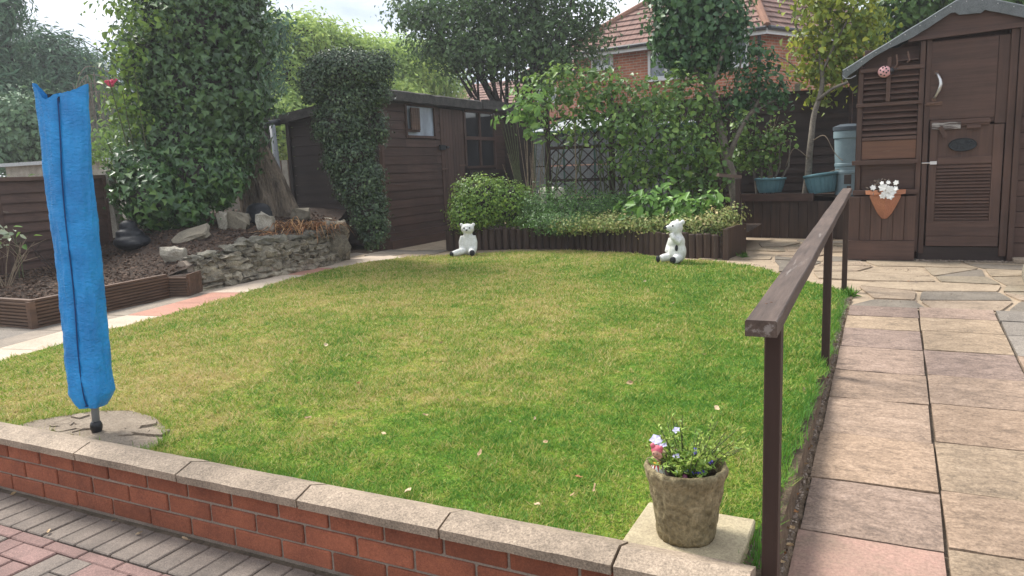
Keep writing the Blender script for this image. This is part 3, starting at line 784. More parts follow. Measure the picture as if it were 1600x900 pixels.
# ---- slab path ramping up on the right
path = MB()
ys_ = [0.9, 1.84, 2.5, 3.2, 4.0, 5.0, 6.05]
path.add([(x, y, ramp_z(y) - 0.022) for y in ys_ for x in (-0.262, 2.6)], [(i * 2, i * 2 + 1, i * 2 + 3, i * 2 + 2) for i in range(len(ys_) - 1)])
path = path.build('path', MAT['joint'], None, kind='structure', label='sloping path of riven slabs beside the handrail')
rows = [0.92, 1.35, 1.80, 2.235, 2.66, 3.09, 3.57, 4.05, 4.51, 4.98, 5.42, 5.77, 6.08]
def slab(x0, x1, y0, y1, zf, mat, parent, name='slab', g=0.0045, th=0.04, jit=0.004):
    m = MB(); nx, ny = 8, 8; vs, fs = [], []
    c = [(x0 + g, y0 + g), (x1 - g, y0 + g), (x1 - g, y1 - g), (x0 + g, y1 - g)]
    c = [(px + random.uniform(-jit, jit), py + random.uniform(-jit, jit)) for px, py in c]
    ph = random.random() * 50; dz = random.uniform(-0.002, 0.003)
    for j in range(ny + 1):
        for i in range(nx + 1):
            u, v = i / nx, j / ny
            X = (c[0][0] * (1 - u) + c[1][0] * u) * (1 - v) + (c[3][0] * (1 - u) + c[2][0] * u) * v
            Y = (c[0][1] * (1 - u) + c[1][1] * u) * (1 - v) + (c[3][1] * (1 - u) + c[2][1] * u) * v
            edge = min(u, v, 1 - u, 1 - v)
            z = zf(Y) + 0.003 * noise.noise(V((X * 6 + ph, Y * 9, ph))) + 0.002 * noise.noise(V((X * 22 + ph, Y * 30, 0))) + dz - (0.005 if edge == 0 else 0)
            vs.append((X, Y, z))
    for j in range(ny):
        for i in range(nx): a = j * (nx + 1) + i; fs.append((a, a + 1, a + nx + 2, a + nx + 1))
    b = len(vs); rim = [i for i in range(nx + 1)] + [j * (nx + 1) + nx for j in range(1, ny + 1)] + [ny * (nx + 1) + i for i in range(nx - 1, -1, -1)] + [j * (nx + 1) for j in range(ny - 1, 0, -1)]
    for i in rim: vs.append((vs[i][0], vs[i][1], vs[i][2] - th))
    n = len(rim)
    for k in range(n): fs.append((rim[k], b + k, b + (k + 1) % n, rim[(k + 1) % n]))
    m.add(vs, fs); return m.build(name, mat, parent, smooth=False)
for r in range(len(rows) - 1):
    off = -0.06 if r < 3 else 0
    a, b = rows[r], rows[r + 1]
    s1 = slab(-0.252, 0.2015, a, b, ramp_z, MAT['slab_pink'] if r in (2, 3) else MAT['slab'], path)
    if r in (2, 3): s1['label'] = 'smoother pink slab'
    slab(0.2045, 0.666, a + off + 0.03, b + off + 0.03, ramp_z, MAT['slab'], path)
    slab(0.673, 1.13, a + 0.02, b + 0.02, ramp_z, MAT['slab_grey'] if r > 8 else MAT['slab'], path)
    slab(1.136, 1.59, a + 0.0, b + 0.0, ramp_z, MAT['slab_grey'] if r > 8 else MAT['slab'], path)

# ---- earth strip between lawn and path
m = MB(); vs, fs = [], []
Ys = [1.9 + i * 0.022 for i in range(212)]
for y in Ys:
    wv = 0.02 * noise.noise(V((0, y * 3, 0)))
    for k in range(17):
        x = -0.36 + 0.112 * k / 16; t = min(1, max(0, (x + 0.335) / 0.075)); z = (0.215 * (1 - t) + (ramp_z(y) - 0.010) * t) if y < 6.2 else 0.21
        bumpy = 1 if 0.05 < t else 0.2
        z = max(z, ramp_z(y) - 0.02) + bumpy * (0.016 * noise.noise(V((x * 45, y * 18, 3))) + 0.010 * noise.noise(V((x * 110, y * 60, 8))))
        vs.append((x + wv * (1 - t) + bumpy * 0.008 * noise.noise(V((x * 30, y * 40, 6))), y, z))
for j in range(len(Ys) - 1):
    for k in range(16): a = j * 17 + k; fs.append((a, a + 1, a + 18, a + 17))
m.add(vs, fs); m.build('soil_strip', MAT['earth'], None, origin=(0, 0, 0), kind='structure', label='strip of bare soil between lawn and slab path')

# ---- lawn
LAWN = [(-5.1, 1.95), (-5.15, 2.4), (-5.20, 2.81), (-5.28, 3.28), (-5.39, 3.67), (-5.45, 4.23), (-5.57, 4.86), (-5.78, 5.67), (-5.90, 6.24), (-6.01, 7.0), (-6.00, 7.7), (-5.71, 8.33),
        (-5.24, 8.62), (-4.58, 9.12), (-3.75, 9.33), (-2.85, 9.08), (-2.23, 8.62), (-1.75, 8.5), (-1.17, 8.03), (-0.85, 7.45), (-0.52, 7.06), (-0.31, 6.72), (-0.30, 5.99), (-0.31, 4.9), (-0.30, 4.3), (-0.31, 3.4), (-0.33, 2.8), (-0.32, 2.33), (-0.345, 1.95)]
PATCH = [(-3.66, 1.9), (-3.66, 2.08), (-3.58, 2.20), (-3.50, 2.30), (-3.33, 2.36), (-3.12, 2.33), (-2.95, 2.25), (-2.80, 2.12), (-2.74, 2.0), (-2.74, 1.9)]
SLABHOLE = [(-0.68, 1.9), (-0.68, 2.26), (-0.325, 2.27), (-0.325, 1.9)]
lawn = MB(); lawn.add([(x, y, 0.216) for x, y in LAWN], [tuple(range(len(LAWN)))])
lawn.build('lawn', MAT['lawn_soil'], None, origin=(0, 0, 0), kind='structure', label='mown lawn, green at the edges and yellowed in the middle')
def make_grass(n, seed):
    r = np.random.default_rng(seed)
    x = r.uniform(-6.1, -0.27, n * 4); y = r.uniform(1.93, 9.4, n * 4)
    d = np.hypot(x, y); keep = r.random(n * 4) < np.clip((2.6 / d) ** 1.25, 0.12, 1)
    edge = 0.02 * np.sin(x * 23) * np.sin(y * 19)
    keep &= inpoly(x + edge, y + edge, LAWN) & ~inpoly(x - edge * 1.2, y + edge * 1.2, PATCH) & ~inpoly(x, y, SLABHOLE)
    x, y, d = x[keep][:n], y[keep][:n], d[keep][:n]; n = len(x); ky = np.lexsort((x, np.floor(y * 60))); x, y, d = x[ky], y[ky], d[ky]
    far = np.clip((d - 2.4) / 6, 0, 1)
    ed = np.zeros(n); ed[(x > -0.52) | (y < 2.07)] = 1
    h = r.uniform(0.012, 0.027, n) * (1 + 0.35 * far) * (1 + 0.6 * ed * r.random(n))
    tuf = np.array([noise.noise(V((a * 9.1, b * 9.1, 5))) + 0.6 * noise.noise(V((a * 2.1, b * 2.1, 2))) for a, b in zip(x[::4], y[::4])]); h *= np.maximum(0.45, 1 + 0.9 * np.repeat(tuf, 4)[:n])
    wd = r.uniform(0.0022, 0.0042, n) * (1 + 2.2 * far)
    az = r.uniform(0, 2 * np.pi, n); lean = r.uniform(0.5, 1.45, n) ; wa = r.uniform(0, 2 * np.pi, n)
    B = np.stack([x, y, np.full(n, 0.214)], 1); S = np.stack([np.cos(wa), np.sin(wa), 0 * wa], 1) * wd[:, None] / 2
    T = B + np.stack([np.cos(az) * np.sin(lean), np.sin(az) * np.sin(lean), np.cos(lean)], 1) * h[:, None]
    v = np.stack([B - S, B + S, T + S * 0.35, T - S * 0.35], 1).reshape(-1, 3)
    f = np.arange(n * 4).reshape(n, 4)
    tone = np.repeat(r.random(n), 4)
    return props(np_mesh('grass', v, f, MAT['grass'], None, tone), 'short mown grass, lush by the rail and straw coloured mid lawn', 'grass', None, 'stuff')
make_grass(400000, 3)

# long grass fringe hanging over the soil at the lawn edge, and round the concrete patch
def fringe():
    r = np.random.default_rng(8); pts = []
    for y in np.arange(2.0, 6.9, 0.0016): pts.append((-0.325 + 0.012 + 0.012 * math.sin(y * 17) + r.normal() * 0.015 + (0.02 if noise.noise(V((0, y * 4, 9))) > 0.12 else 0), y))
    for i in range(len(PATCH) - 1):
        a, b = PATCH[i], PATCH[i + 1]
        for k in range(90): t = r.random(); pts.append((a[0] + (b[0] - a[0]) * t + r.normal() * 0.012, a[1] + (b[1] - a[1]) * t + r.normal() * 0.012 + 0.01))
    for k in range(2400): pts.append((r.uniform(-5, -0.7), 1.965 + abs(r.normal()) * 0.02))
    pts = [p for p in pts if not (-3.6 < p[0] < -2.78 and p[1] < 2.0)]
    p = np.array(pts); n = len(p); h = r.uniform(0.025, 0.058, n); wd = r.uniform(0.003, 0.005, n)
    az = r.uniform(0, 2 * np.pi, n); lean = r.uniform(0.2, 1.2, n)
    B = np.stack([p[:, 0], p[:, 1], np.full(n, 0.212)], 1); S = np.stack([np.cos(az + 1.5), np.sin(az + 1.5), 0 * az], 1) * wd[:, None] / 2
    T = B + np.stack([np.cos(az) * np.sin(lean), np.sin(az) * np.sin(lean), np.cos(lean)], 1) * h[:, None]
    v = np.stack([B - S, B + S, T + S * 0.2, T - S * 0.2], 1).reshape(-1, 3)
    props(np_mesh('long_grass', v, np.arange(n * 4).reshape(n, 4), MAT['grass'], None, np.repeat(r.random(n) * 0.5, 4)), 'longer uncut grass fringing the lawn edges', 'grass', None, 'stuff')
fringe()

# ---- broken concrete patch round the drying pole
pt_ = MB().prism([(x, y) for x, y in reversed(PATCH)], 0.15, 0.222).build('concrete_patch', MAT['patch'], None, kind='structure', label='rounded patch of broken concrete at the foot of the blue cover')
for i in range(22):
    a = random.uniform(0, 6.28); x = random.uniform(-3.5, -2.82); y = random.uniform(1.99, 2.28)
    if not inpoly(np.array([x]), np.array([y]), [(px * 0.93 + (-3.2) * 0.07, py * 0.93 + 2.05 * 0.07) for px, py in PATCH])[0] or abs(x + 3.2) < 0.05: continue
    n = random.randint(4, 6); rr = random.uniform(0.03, 0.075)
    poly = [(x + rr * random.uniform(0.6, 1.1) * math.cos(a + k * 6.283 / n), y + rr * random.uniform(0.5, 0.9) * math.sin(a + k * 6.283 / n)) for k in range(n)]
    MB().prism(poly, 0.219, 0.226 + random.uniform(0, 0.008)).build('concrete_piece', MAT['patch'], pt_)

# ---- crazy paving terrace
def blocked(x, y):
    if inpoly(np.array([x]), np.array([y]), [(-6.1, 2)] + LAWN[2:] + [(-0.3, 2)])[0]: return True
    return False
terr = MB(); terr.add([(-6.7, 8.0, 0.2), (-0.9, 6.10, 0.2), (3.2, 6.10, 0.2), (3.2, 12.5, 0.2), (-6.7, 12.5, 0.2)], [(0, 1, 2, 3, 4)])
terr = terr.build('terrace', MAT['sandmortar'], None, origin=(0, 0, 0), kind='structure', label='crazy paved terrace with pale sandy joints round the sheds and lawn')
crng = random.Random(5)
nxg, nyg = 21, 14; gx0, gy0, sx_, sy_ = -6.6, 6.12, 0.46, 0.44
G = {}
for i in range(nxg + 1):
    for j in range(nyg + 1):
        G[i, j] = (gx0 + i * sx_ + crng.uniform(-0.12, 0.12), gy0 + j * sy_ + (crng.uniform(-0.11, 0.11) if j else 0))
used = set(); nst = 0
for j in range(nyg):
    i = 0
    while i < nxg:
        if (i, j) in used: i += 1; continue
        w2 = 1 if crng.random() < 0.72 else 2
        if i + w2 > nxg: w2 = 1
        if w2 == 2: poly = [G[i, j], G[i + 1, j], G[i + 2, j], G[i + 2, j + 1], G[i + 1, j + 1], G[i, j + 1]]
        else: poly = [G[i, j], G[i + 1, j], G[i + 1, j + 1], G[i, j + 1]]
        polys = [poly]
        if w2 == 1 and crng.random() < 0.35:
            polys = [[poly[0], poly[1], poly[2]], [poly[0], poly[2], poly[3]]] if crng.random() < 0.5 else [[poly[0], poly[1], poly[3]], [poly[1], poly[2], poly[3]]]
        for pl in polys:
            cx_, cy_ = sum(p[0] for p in pl) / len(pl), sum(p[1] for p in pl) / len(pl)
            # round the corners and pull in for the joint
            out = []
            n = len(pl)
            for k in range(n):
                a, b, c = V(pl[k - 1]), V(pl[k]), V(pl[(k + 1) % n])
                for t_ in (0.18, 0.06):
                    out.append(b.lerp(a, t_) if t_ == 0.18 else b.lerp(a, 0.05).lerp(b.lerp(c, 0.05), 0.5))
                out.append(b.lerp(c, 0.18))
            cc = V((cx_, cy_)); out = [(p + (cc - p).normalized() * 0.022) for p in out]
            ok = all(not blocked(p.x, p.y) for p in out) and not (-6.9 < cx_ < -1.5 and cy_ > 9.4 and cy_ > 9.5) and cx_ > -6.35
            if cx_ < -1.4 and cy_ > 9.0 and not (cx_ > -2.4 and cy_ > 9.7 and False): ok = ok and (cx_ < -5.6 or (cx_ > -1.5))
            if -0.45 < cx_ < 2.6 and cy_ > 9.05: ok = False
            if cy_ > 11.2: ok = False
            if ok and nst < 290:
                o = MB().prism([(p.x, p.y) for p in out], 0.17, 0.2085 + crng.uniform(0, 0.006)); o.build('paving_stone', MAT['crazy'], terr); nst += 1
        i += w2

# ---- walkway slabs along the left of the lawn
inner = curve_pts([(-5.13, 1.9, 0), (-5.25, 2.81, 0), (-5.33, 3.28, 0), (-5.44, 3.67, 0), (-5.50, 4.23, 0), (-5.62, 4.86, 0), (-5.82, 5.67, 0), (-5.95, 6.24, 0), (-6.06, 7.12, 0), (-6.06, 7.86, 0), (-5.8, 8.4, 0)], 8)
walk = MB(); 
iv = resample(inner, 0.6)
def off_pt(i, o):
    a = iv[max(i - 1, 0)]; b = iv[min(i + 1, len(iv) - 1)]; d = (b - a).normalized(); return iv[i] + V((-d.y, d.x, 0)) * o
wb = MB(); vs = []; fs = []
for i in range(len(iv)): p, q = off_pt(i, -0.08), off_pt(i, 1.3); vs += [(p.x, p.y, 0.196), (q.x, q.y, 0.196)]
fs = [(i * 2, i * 2 + 2, i * 2 + 3, i * 2 + 1) for i in range(len(iv) - 1)]
wb.add(vs, fs); wb = wb.build('footpath', MAT['edge_grey'], None, origin=(0, 0, 0), kind='structure', label='footpath of cream, red and grey slabs curving past the left side of the lawn')
pal = ['edge_red', 'edge_cream', 'edge_cream', 'edge_cream', 'edge_red', 'edge_red', 'edge_cream', 'edge_cream', 'edge_red', 'edge_cream', 'edge_cream', 'edge_cream', 'edge_cream', 'edge_cream']
def quad_slab(a, b, c, d, z0, z1, mat, name='slab'):
    cc = (a + b + c + d) / 4
    q = [(p + (cc - p).normalized() * 0.008) for p in (a, b, c, d)]
    return MB().prism([(p.x, p.y) for p in q], z0, z1).build(name, mat, wb, bevel=0.003)
for i in range(len(iv) - 1):
    w1 = 0.34
    quad_slab(off_pt(i, -0.06), off_pt(i + 1, -0.06), off_pt(i + 1, w1), off_pt(i, w1), 0.17, 0.2145 + random.uniform(0, 0.003), MAT[pal[i % len(pal)]])
    quad_slab(off_pt(i, w1 + 0.004), off_pt(i + 1, w1 + 0.004), off_pt(i + 1, w1 + 0.27), off_pt(i, w1 + 0.27), 0.17, 0.210 + random.uniform(0, 0.004), MAT['edge_grey'] if i < 4 else MAT[random.choice(['edge_grey', 'edge_cream', 'edge_grey'])])
    if i < 5: quad_slab(off_pt(i, w1 + 0.28), off_pt(i + 1, w1 + 0.28), off_pt(i + 1, w1 + 0.72), off_pt(i, w1 + 0.72), 0.165, 0.205, MAT['slab_grey'])

# ---- raised soil bed, left
def bed_z(x, y):
    ye = y - 0.25 * max(0, -6.4 - x); s = sm(4.95, 6.0, ye)
    low = 0.395 + 0.05 * max(0, -6.5 - x); hi_ = 0.60 + 0.17 * min(1.4, max(0, -6.35 - x))
    z = low * (1 - s) + hi_ * s
    return z + 0.018 * noise.noise(V((x * 3, y * 3, 1))) + 0.012 * noise.noise(V((x * 11, y * 11, 4)))
def bed_front(y):
    if y < 3.66: return -7.6
    if y < 5.25: return -6.20 - (y - 3.62) * 0.118
    if y < 7.5: return -6.37
    return -6.37 - (y - 7.5) * 0.62
vs, fs = [], []; nx, ny = 44, 110
for j in range(ny + 1):
    y = 3.0 + 7.0 * j / ny; xf = bed_front(y) if y > 3.66 else -6.2 - 0.0
    for i in range(nx + 1):
        x = xf - (xf + 9.8) * i / nx; vs.append((x, y, bed_z(x, y) if y > 3.66 else 0.36 + 0.02 * noise.noise(V((x * 5, y * 5, 0)))))
for j in range(ny):
    for i in range(nx): a = j * (nx + 1) + i; fs.append((a, a + 1, a + nx + 2, a + nx + 1)) if (3.0 + 7.0 * j / ny) > 3.64 else None
MB().add(vs, fs).build('soil_bed', MAT['soil'], None, origin=(0, 0, 0), smooth=True, kind='structure', label='raised bed of dark soil behind the decking planter and stone wall')
def scatter_chips(name, n, fn, mat, label, s0, s1, seed):
    r = np.random.default_rng(seed); P = []
    while len(P) < n:
        p = fn(r)
        if p is not None: P.append(p)
    P = np.array(P); s = r.uniform(s0, s1, n); A = unit(r.normal(size=(n, 3)) * [1, 1, 0.35]); Bv = unit(np.cross(A, r.normal(size=(n, 3)))); 
    Nn = unit(np.cross(A, Bv)); a = A * s[:, None]; b = Bv * (s * r.uniform(0.3, 0.7, n))[:, None]; h = Nn * (s * 0.22)[:, None]
    v = np.stack([P - a - b, P + a - b, P + a + b, P - a + b, P + h * 1.5], 1).reshape(-1, 3)
    base = np.arange(n)[:, None] * 5; f = np.concatenate([base + [[0, 1, 4]], base + [[1, 2, 4]], base + [[2, 3, 4]], base + [[3, 0, 4]]])
    props(np_mesh(name, v, f, mat, None), label, 'mulch' if 'mulch' in name else 'debris', None, 'stuff')
def f1(r):
    y = r.uniform(3.68, 8.6); xf = bed_front(y); x = xf - 0.05 - (r.random() ** 1.3) * 2.3
    return (x, y, bed_z(x, y) + 0.004)
scatter_chips('mulch', 9000, f1, MAT['mulch'], 'bark chips and dead bits strewn over the raised soil bed', 0.006, 0.022, 4)
def f2(r):
    y = r.uniform(1.95, 6.4); x = -0.262 - r.random() * 0.075
    t = min(1, (-0.252 - x) / 0.10); return (x, y, max(0.215 * t + (ramp_z(y) - 0.012) * (1 - t), ramp_z(y) - 0.02) + 0.008)
scatter_chips('grit', 5200, f2, MAT['gravel'], 'grit and dead bits in the soil strip by the slab path', 0.002, 0.008, 5)
def f3(r):
    y = r.uniform(6.2, 9.2); x = r.uniform(-1.6, 1.4)
    return (x, y, 0.212) if noise.noise(V((x * 3, y * 3, 2))) > 0.15 and not blocked(x, y) else None
scatter_chips('gravel_debris', 900, f3, MAT['gravel'], 'loose crumbs lying on the crazy paving before the tool shed', 0.002, 0.008, 6)

# ================================================================== THINGS
exec_parts = []
# ---- decking planter boxes (left)
def ribbed_board(p0, p1, z0, z1, parent, mat, out, nr=4, th=0.030):
    """one grooved deck board on edge from p0 to p1 (xy), out = outward normal side"""
    a, b = V((*p0, 0)), V((*p1, 0)); d = (b - a).normalized(); nrm = V((d.y, -d.x, 0)) * out
    m = MB(); prof = [(0, z0)]
    step = (z1 - z0) / nr
    for k in range(nr):
        z = z0 + k * step; prof += [(th, z + step * 0.04), (th, z + step * 0.56), (th - 0.019, z + step * 0.62), (th - 0.019, z + step * 0.99)]
    prof += [(0, z1)]
    vs = [tuple(p + nrm * o + V((0, 0, z))) for p in (a, b) for (o, z) in prof]; q = len(prof)
    fs = [(k, k + 1, q + k + 1, q + k) for k in range(q - 1)] + [(q - 1, 0, q, 2 * q - 1), tuple(range(q)), tuple(range(2 * q - 1, q - 1, -1))]
    m.add(vs, fs); return m.build('board', mat, parent)
pl = thing('decking_planter', 'long low planter edge of brown grooved decking boards in front of the left soil bed', 'planter', (-6.2, 4.2, 0.2))
c0, c1, c2 = (-6.17, 3.62), (-6.35, 5.05), (-7.7, 3.60)
for k in range(2):
    ribbed_board(c0, c1, 0.205 + k * 0.11, 0.313 + k * 0.11, pl, MAT['deck'], 1)
    ribbed_board(c2, c0, 0.205 + k * 0.11, 0.313 + k * 0.11, pl, MAT['deck_x'], 1)
MB().beam((-6.17, 3.62, 0.43), (-6.36, 5.05, 0.43), 0.05, 0.016).build('cap_rail', MAT['deck'], pl)
MB().beam((-7.7, 3.605, 0.4305), (-6.15, 3.625, 0.4305), 0.05, 0.016).build('cap_rail', MAT['deck_x'], pl)
MB().box(-6.185, -6.135, 3.585, 3.635, 0.2, 0.425).build('corner_post', MAT['deck'], pl)
pl2 = thing('corner_planter', 'small corner box of brown grooved boards standing between the long planter and the stone wall', 'planter', (-6.3, 5.2, 0.2))
for k in range(2): ribbed_board((-6.35, 5.08), (-6.16, 5.14), 0.205 + k * 0.105, 0.308 + k * 0.105, pl2, MAT['deck_x'], 1)
d_ = V((-6.16, 5.14, 0)); e_ = V((-6.30, 5.42, 0))
for k in range(8):
    a = d_.lerp(e_, k / 8 + 0.01); b = d_.lerp(e_, (k + 1) / 8 - 0.015); MB().beam((a.x, a.y, 0.315), (b.x, b.y, 0.315), 0.024, 0.225).build('slat', MAT['deck'], pl2)
MB().prism([(-6.36, 5.08), (-6.17, 5.145), (-6.31, 5.41), (-6.42, 5.38)], 0.40, 0.412).build('soil', MAT['soil'], pl2)

# ---- dry stone wall
sw = thing('stone_wall', 'low curved wall of rough grey brown stones holding up the soil bed', 'wall', (-6.3, 6.7, 0.2))
base = curve_pts([(-6.30, 5.36, 0), (-6.27, 6.14, 0), (-6.26, 6.87, 0), (-6.30, 7.40, 0), (-6.48, 7.88, 0), (-6.85, 8.28, 0), (-7.35, 8.62, 0)], 10)
def wtop(y): 
    pts = [(5.2, 0.50), (5.45, 0.57), (5.8, 0.60), (6.2, 0.665), (6.9, 0.65), (7.5, 0.64), (8.0, 0.72), (8.8, 0.66)]
    for (a, za), (b, zb) in zip(pts, pts[1:]):
        if a <= y <= b: return za + (zb - za) * (y - a) / (b - a)
    return pts[0][1] if y < 5.2 else pts[-1][1]
def rough_stone(name, c, d, L_, H_, D_, seed, mat, parent, amp=0.16, **kw):
    """an irregular block: long axis d, centre c"""
    bm = bmesh.new(); bmesh.ops.create_cube(bm, size=1.0); bmesh.ops.subdivide_edges(bm, edges=bm.edges[:], cuts=2, use_grid_fill=True)
    d = V(d).normalized(); s_ = V((-d.y, d.x, 0)); mx = Matrix((d, s_, V((0, 0, 1)))).transposed()
    for v in bm.verts:
        p = v.co.copy(); r = p.length / 0.866; p = p * (1.0 - 0.22 * r ** 3)
        q = V((p.x * L_, p.y * D_, p.z * H_)); nn = noise.noise_vector(p * 2.3 + V((seed * 1.7, seed * 0.9, seed))) 
        q += V((nn.x * L_ * 0.5, nn.y * D_ * 0.7, nn.z * H_ * 1.1)) * amp * 2 + noise.noise_vector(p * 6 + V((seed, 2, seed * 0.3))) * 0.07 * H_
        v.co = mx @ q + V(c)
    me_v = [tuple(v.co) for v in bm.verts]; me_f = [tuple(v.index for v in f.verts) for f in bm.faces]; bm.free()
    return MB().add(me_v, me_f).build(name, mat, parent, **kw)
tot = sum((b - a).length for a, b in zip(base, base[1:])); sd0 = 0
def on_base(s):
    for a, b in zip(base, base[1:]):
        l_ = (b - a).length
        if s <= l_: return a.lerp(b, s / l_), (b - a).normalized()
        s -= l_
    return base[-1].copy(), (base[-1] - base[-2]).normalized()
srng = random.Random(12); nrow = 6
MB().tube([(p.x - 0.14, p.y, 0.28) for p in base[::4]], 0.10, 8).tube([(p.x - 0.19, p.y, 0.44) for p in base[::4]], 0.09, 8).build('rubble_core', MAT['mortar'], sw)
for c in range(nrow):
    s = srng.uniform(0, 0.1)
    while s < tot:
        L_ = srng.choice((0.11, 0.15, 0.19, 0.23, 0.28)) * srng.uniform(0.85, 1.1) * (1.15 if c == nrow - 1 else 1)
        p, d = on_base(s + L_ / 2); top = wtop(p.y if s < 3 else 8.2); hgt = (top - 0.20) / nrow
        inn = V((-d.y, d.x, 0)); zc = 0.20 + hgt * (c + 0.5)
        cpos = p + inn * (0.075 + 0.016 * c + srng.uniform(-0.02, 0.02))
        rough_stone('stone', (cpos.x, cpos.y, zc + srng.uniform(-0.008, 0.008)), d + V((0, 0, srng.uniform(-0.05, 0.05))), L_ * 1.06, hgt * srng.uniform(0.95, 1.35), 0.17, sd0, MAT['rock_dark'] if c == nrow - 1 else MAT['rock'], sw, 0.24)
        s += L_ * 0.98; sd0 += 1
for (x, y, z, r) in ((-6.42, 7.75, 0.45, 0.2), (-6.62, 8.05, 0.62, 0.17), (-6.9, 8.3, 0.42, 0.24), (-6.55, 7.95, 0.3, 0.2), (-7.1, 8.45, 0.62, 0.15)):
    rough_stone('stone', (x, y, z), (0.6, 0.8, 0), r * 1.3, r * 1.3, r, sd0, MAT['rock'], sw, 0.2); sd0 += 1

# ---- single rocks and ornaments on the bed
def rock(name, x, y, L_, H_, D_, ang, seed, mat, label, tilt=0.0, amp=0.13):
    z = bed_z(x, y) + H_ * 0.32
    o = rough_stone(name, (x, y, z), (math.cos(ang), math.sin(ang), 0), L_, H_, D_, seed, mat, None, amp, origin=(x, y, z - H_ * 0.32), label=label, cat='rock')
    o.rotation_euler = (tilt, 0, 0); return o
rock('rock', -7.05, 6.02, 0.42, 0.09, 0.26, rad(35), 61, MAT['rock_tan'], 'flat tan slab of rock lying tilted on the soil left of the other rocks', 0.5)
rock('rock', -6.72, 5.50, 0.26, 0.17, 0.14, rad(20), 67, MAT['rock_pale'], 'pale jagged rock at the left end of the stone wall, above the corner box', 0.2)
rock('rock', -7.23, 6.62, 0.12, 0.24, 0.10, rad(40), 71, MAT['rock_pale'], 'small upright mossy stone leaning on the brown boulder')
rock('rock', -7.22, 6.82, 0.36, 0.24, 0.22, rad(28), 74, MAT['rock_tan'], 'brown rounded boulder, the biggest rock on the soil bed')
rock('rock', -6.88, 6.98, 0.21, 0.23, 0.18, rad(30), 83, MAT['rock_pale'], 'pale chunky rock left of the orange dried plant')
rock('rock', -7.25, 8.02, 0.26, 0.18, 0.2, rad(30), 88, MAT['rock_tan'], 'half hidden rock behind the orange dried plant')

def fused(name, m, mat, parent=None, vox=0.01, **kw):
    """weld overlapping shapes into one continuous skin"""
    o = m.build(name, mat, parent, **kw)
    md = o.modifiers.new('r', 'REMESH'); md.mode = 'VOXEL'; md.voxel_size = vox; md.use_smooth_shade = True
    sm_ = o.modifiers.new('s', 'SMOOTH'); sm_.iterations = 3; sm_.factor = 0.5
    dg = bpy.context.evaluated_depsgraph_get(); me = bpy.data.meshes.new_from_object(o.evaluated_get(dg)); o.modifiers.clear(); me.name = name; o.data = me
    if not me.materials: me.materials.append(mat)
    return o
# black frog-like ornament
x, y = -7.72, 5.75; z = bed_z(x, y)
m = MB(); R3 = Matrix.Rotation(0.5, 3, 'Z')
m.ball((x, y, z + 0.06), (0.21, 0.17, 0.10), 18, 10, R3).ball((x - 0.03, y, z + 0.14), (0.155, 0.13, 0.09), 16, 10, R3).ball((x - 0.055, y + 0.01, z + 0.235), (0.105, 0.095, 0.075), 16, 10)
m.ball((x + 0.06, y - 0.09, z + 0.045), (0.16, 0.07, 0.055), 14, 8, Matrix.Rotation(0.3, 3, 'Z')).ball((x - 0.06, y - 0.08, z + 0.17), (0.09, 0.05, 0.03), 12, 8)
fused('garden_ornament', m, MAT['black_stone'], None, 0.012, label='black heaped garden ornament beside the leaning concrete fence post', cat='ornament')
x, y = -7.32, 7.32; z = bed_z(x, y); m = MB()
m.lathe((x, y, z - 0.02), [(0.02, 0), (0.15, 0.0), (0.17, 0.05), (0.165, 0.06), (0.175, 0.10), (0.165, 0.11), (0.17, 0.15), (0.155, 0.16), (0.15, 0.20), (0.12, 0.24), (0.07, 0.265), (0.01, 0.27)], 20)
m.build('garden_ornament', MAT['black_stone'], None, smooth=True, label='dark ribbed round ornament at the foot of the ivy covered trunk', cat='ornament')

# ---- left boundary fence
fl = thing('fence', 'weathered brown overlapping board fence panel behind the left soil bed', 'fence', (-8.25, 4.6, 0.35))
fd = V((-math.sin(rad(10.6)), math.cos(rad(10.6)), 0)); fo = V((-8.18, 4.67, 0)); fnr = V((fd.y, -fd.x, 0))
def fpt(s, o, z): p = fo + fd * s + fnr * o; return (p.x, p.y, z)
def waney(parent, s0, s1, z0, z1, k, mat, fn=fpt, seed=0):
    m = MB(); vs = []; n = 16
    for i in range(n + 1):
        s = s0 + (s1 - s0) * i / n; wv = 0.008 * noise.noise(V((s * 3.1, k * 7.3 + seed, 0))) + 0.004 * noise.noise(V((s * 11, k * 7.3, 1)))
        vs += [fn(s, 0.0, z0 - 0.01 + wv), fn(s, 0.034, z0 - 0.012 + wv), fn(s, 0.006, z1), fn(s, -0.008, z1)]
    fs = [(i * 4 + j, i * 4 + (j + 1) % 4, i * 4 + 4 + (j + 1) % 4, i * 4 + 4 + j) for i in range(n) for j in range(4)] + [(3, 2, 1, 0), (n * 4, n * 4 + 1, n * 4 + 2, n * 4 + 3)]
    m.add(vs, fs); return m.build('board', mat, parent)
zb = 0.46; nb = 9
for (sa, sb) in ((-1.9, -0.14), (-0.10, 1.33)):
    for k in range(nb):
        z0 = zb + k * (1.40 - zb) / nb; waney(fl, sa, sb, z0, z0 + (1.40 - zb) / nb + 0.012, k, MAT['fence_l'], seed=sa)
    MB().beam(fpt(sa, 0.02, 1.425), fpt(sb, 0.02, 1.425), 0.055, 0.04).build('top_rail', MAT['fence_l'], fl)
    for s in (sa + 0.02, sb - 0.02): MB().beam(fpt(s, 0.03, 0.42), fpt(s, 0.03, 1.404), 0.05, 0.03).build('batten', MAT['fence_l'], fl)
MB().beam(fpt(-1.9, 0.0, 0.36), fpt(1.35, 0.0, 0.36), 0.05, 0.19).build('gravel_board', MAT['concrete'], fl)
p0 = V(fpt(1.47, 0.02, 0.35)); p1 = V(fpt(1.40, 0.0, 1.50))
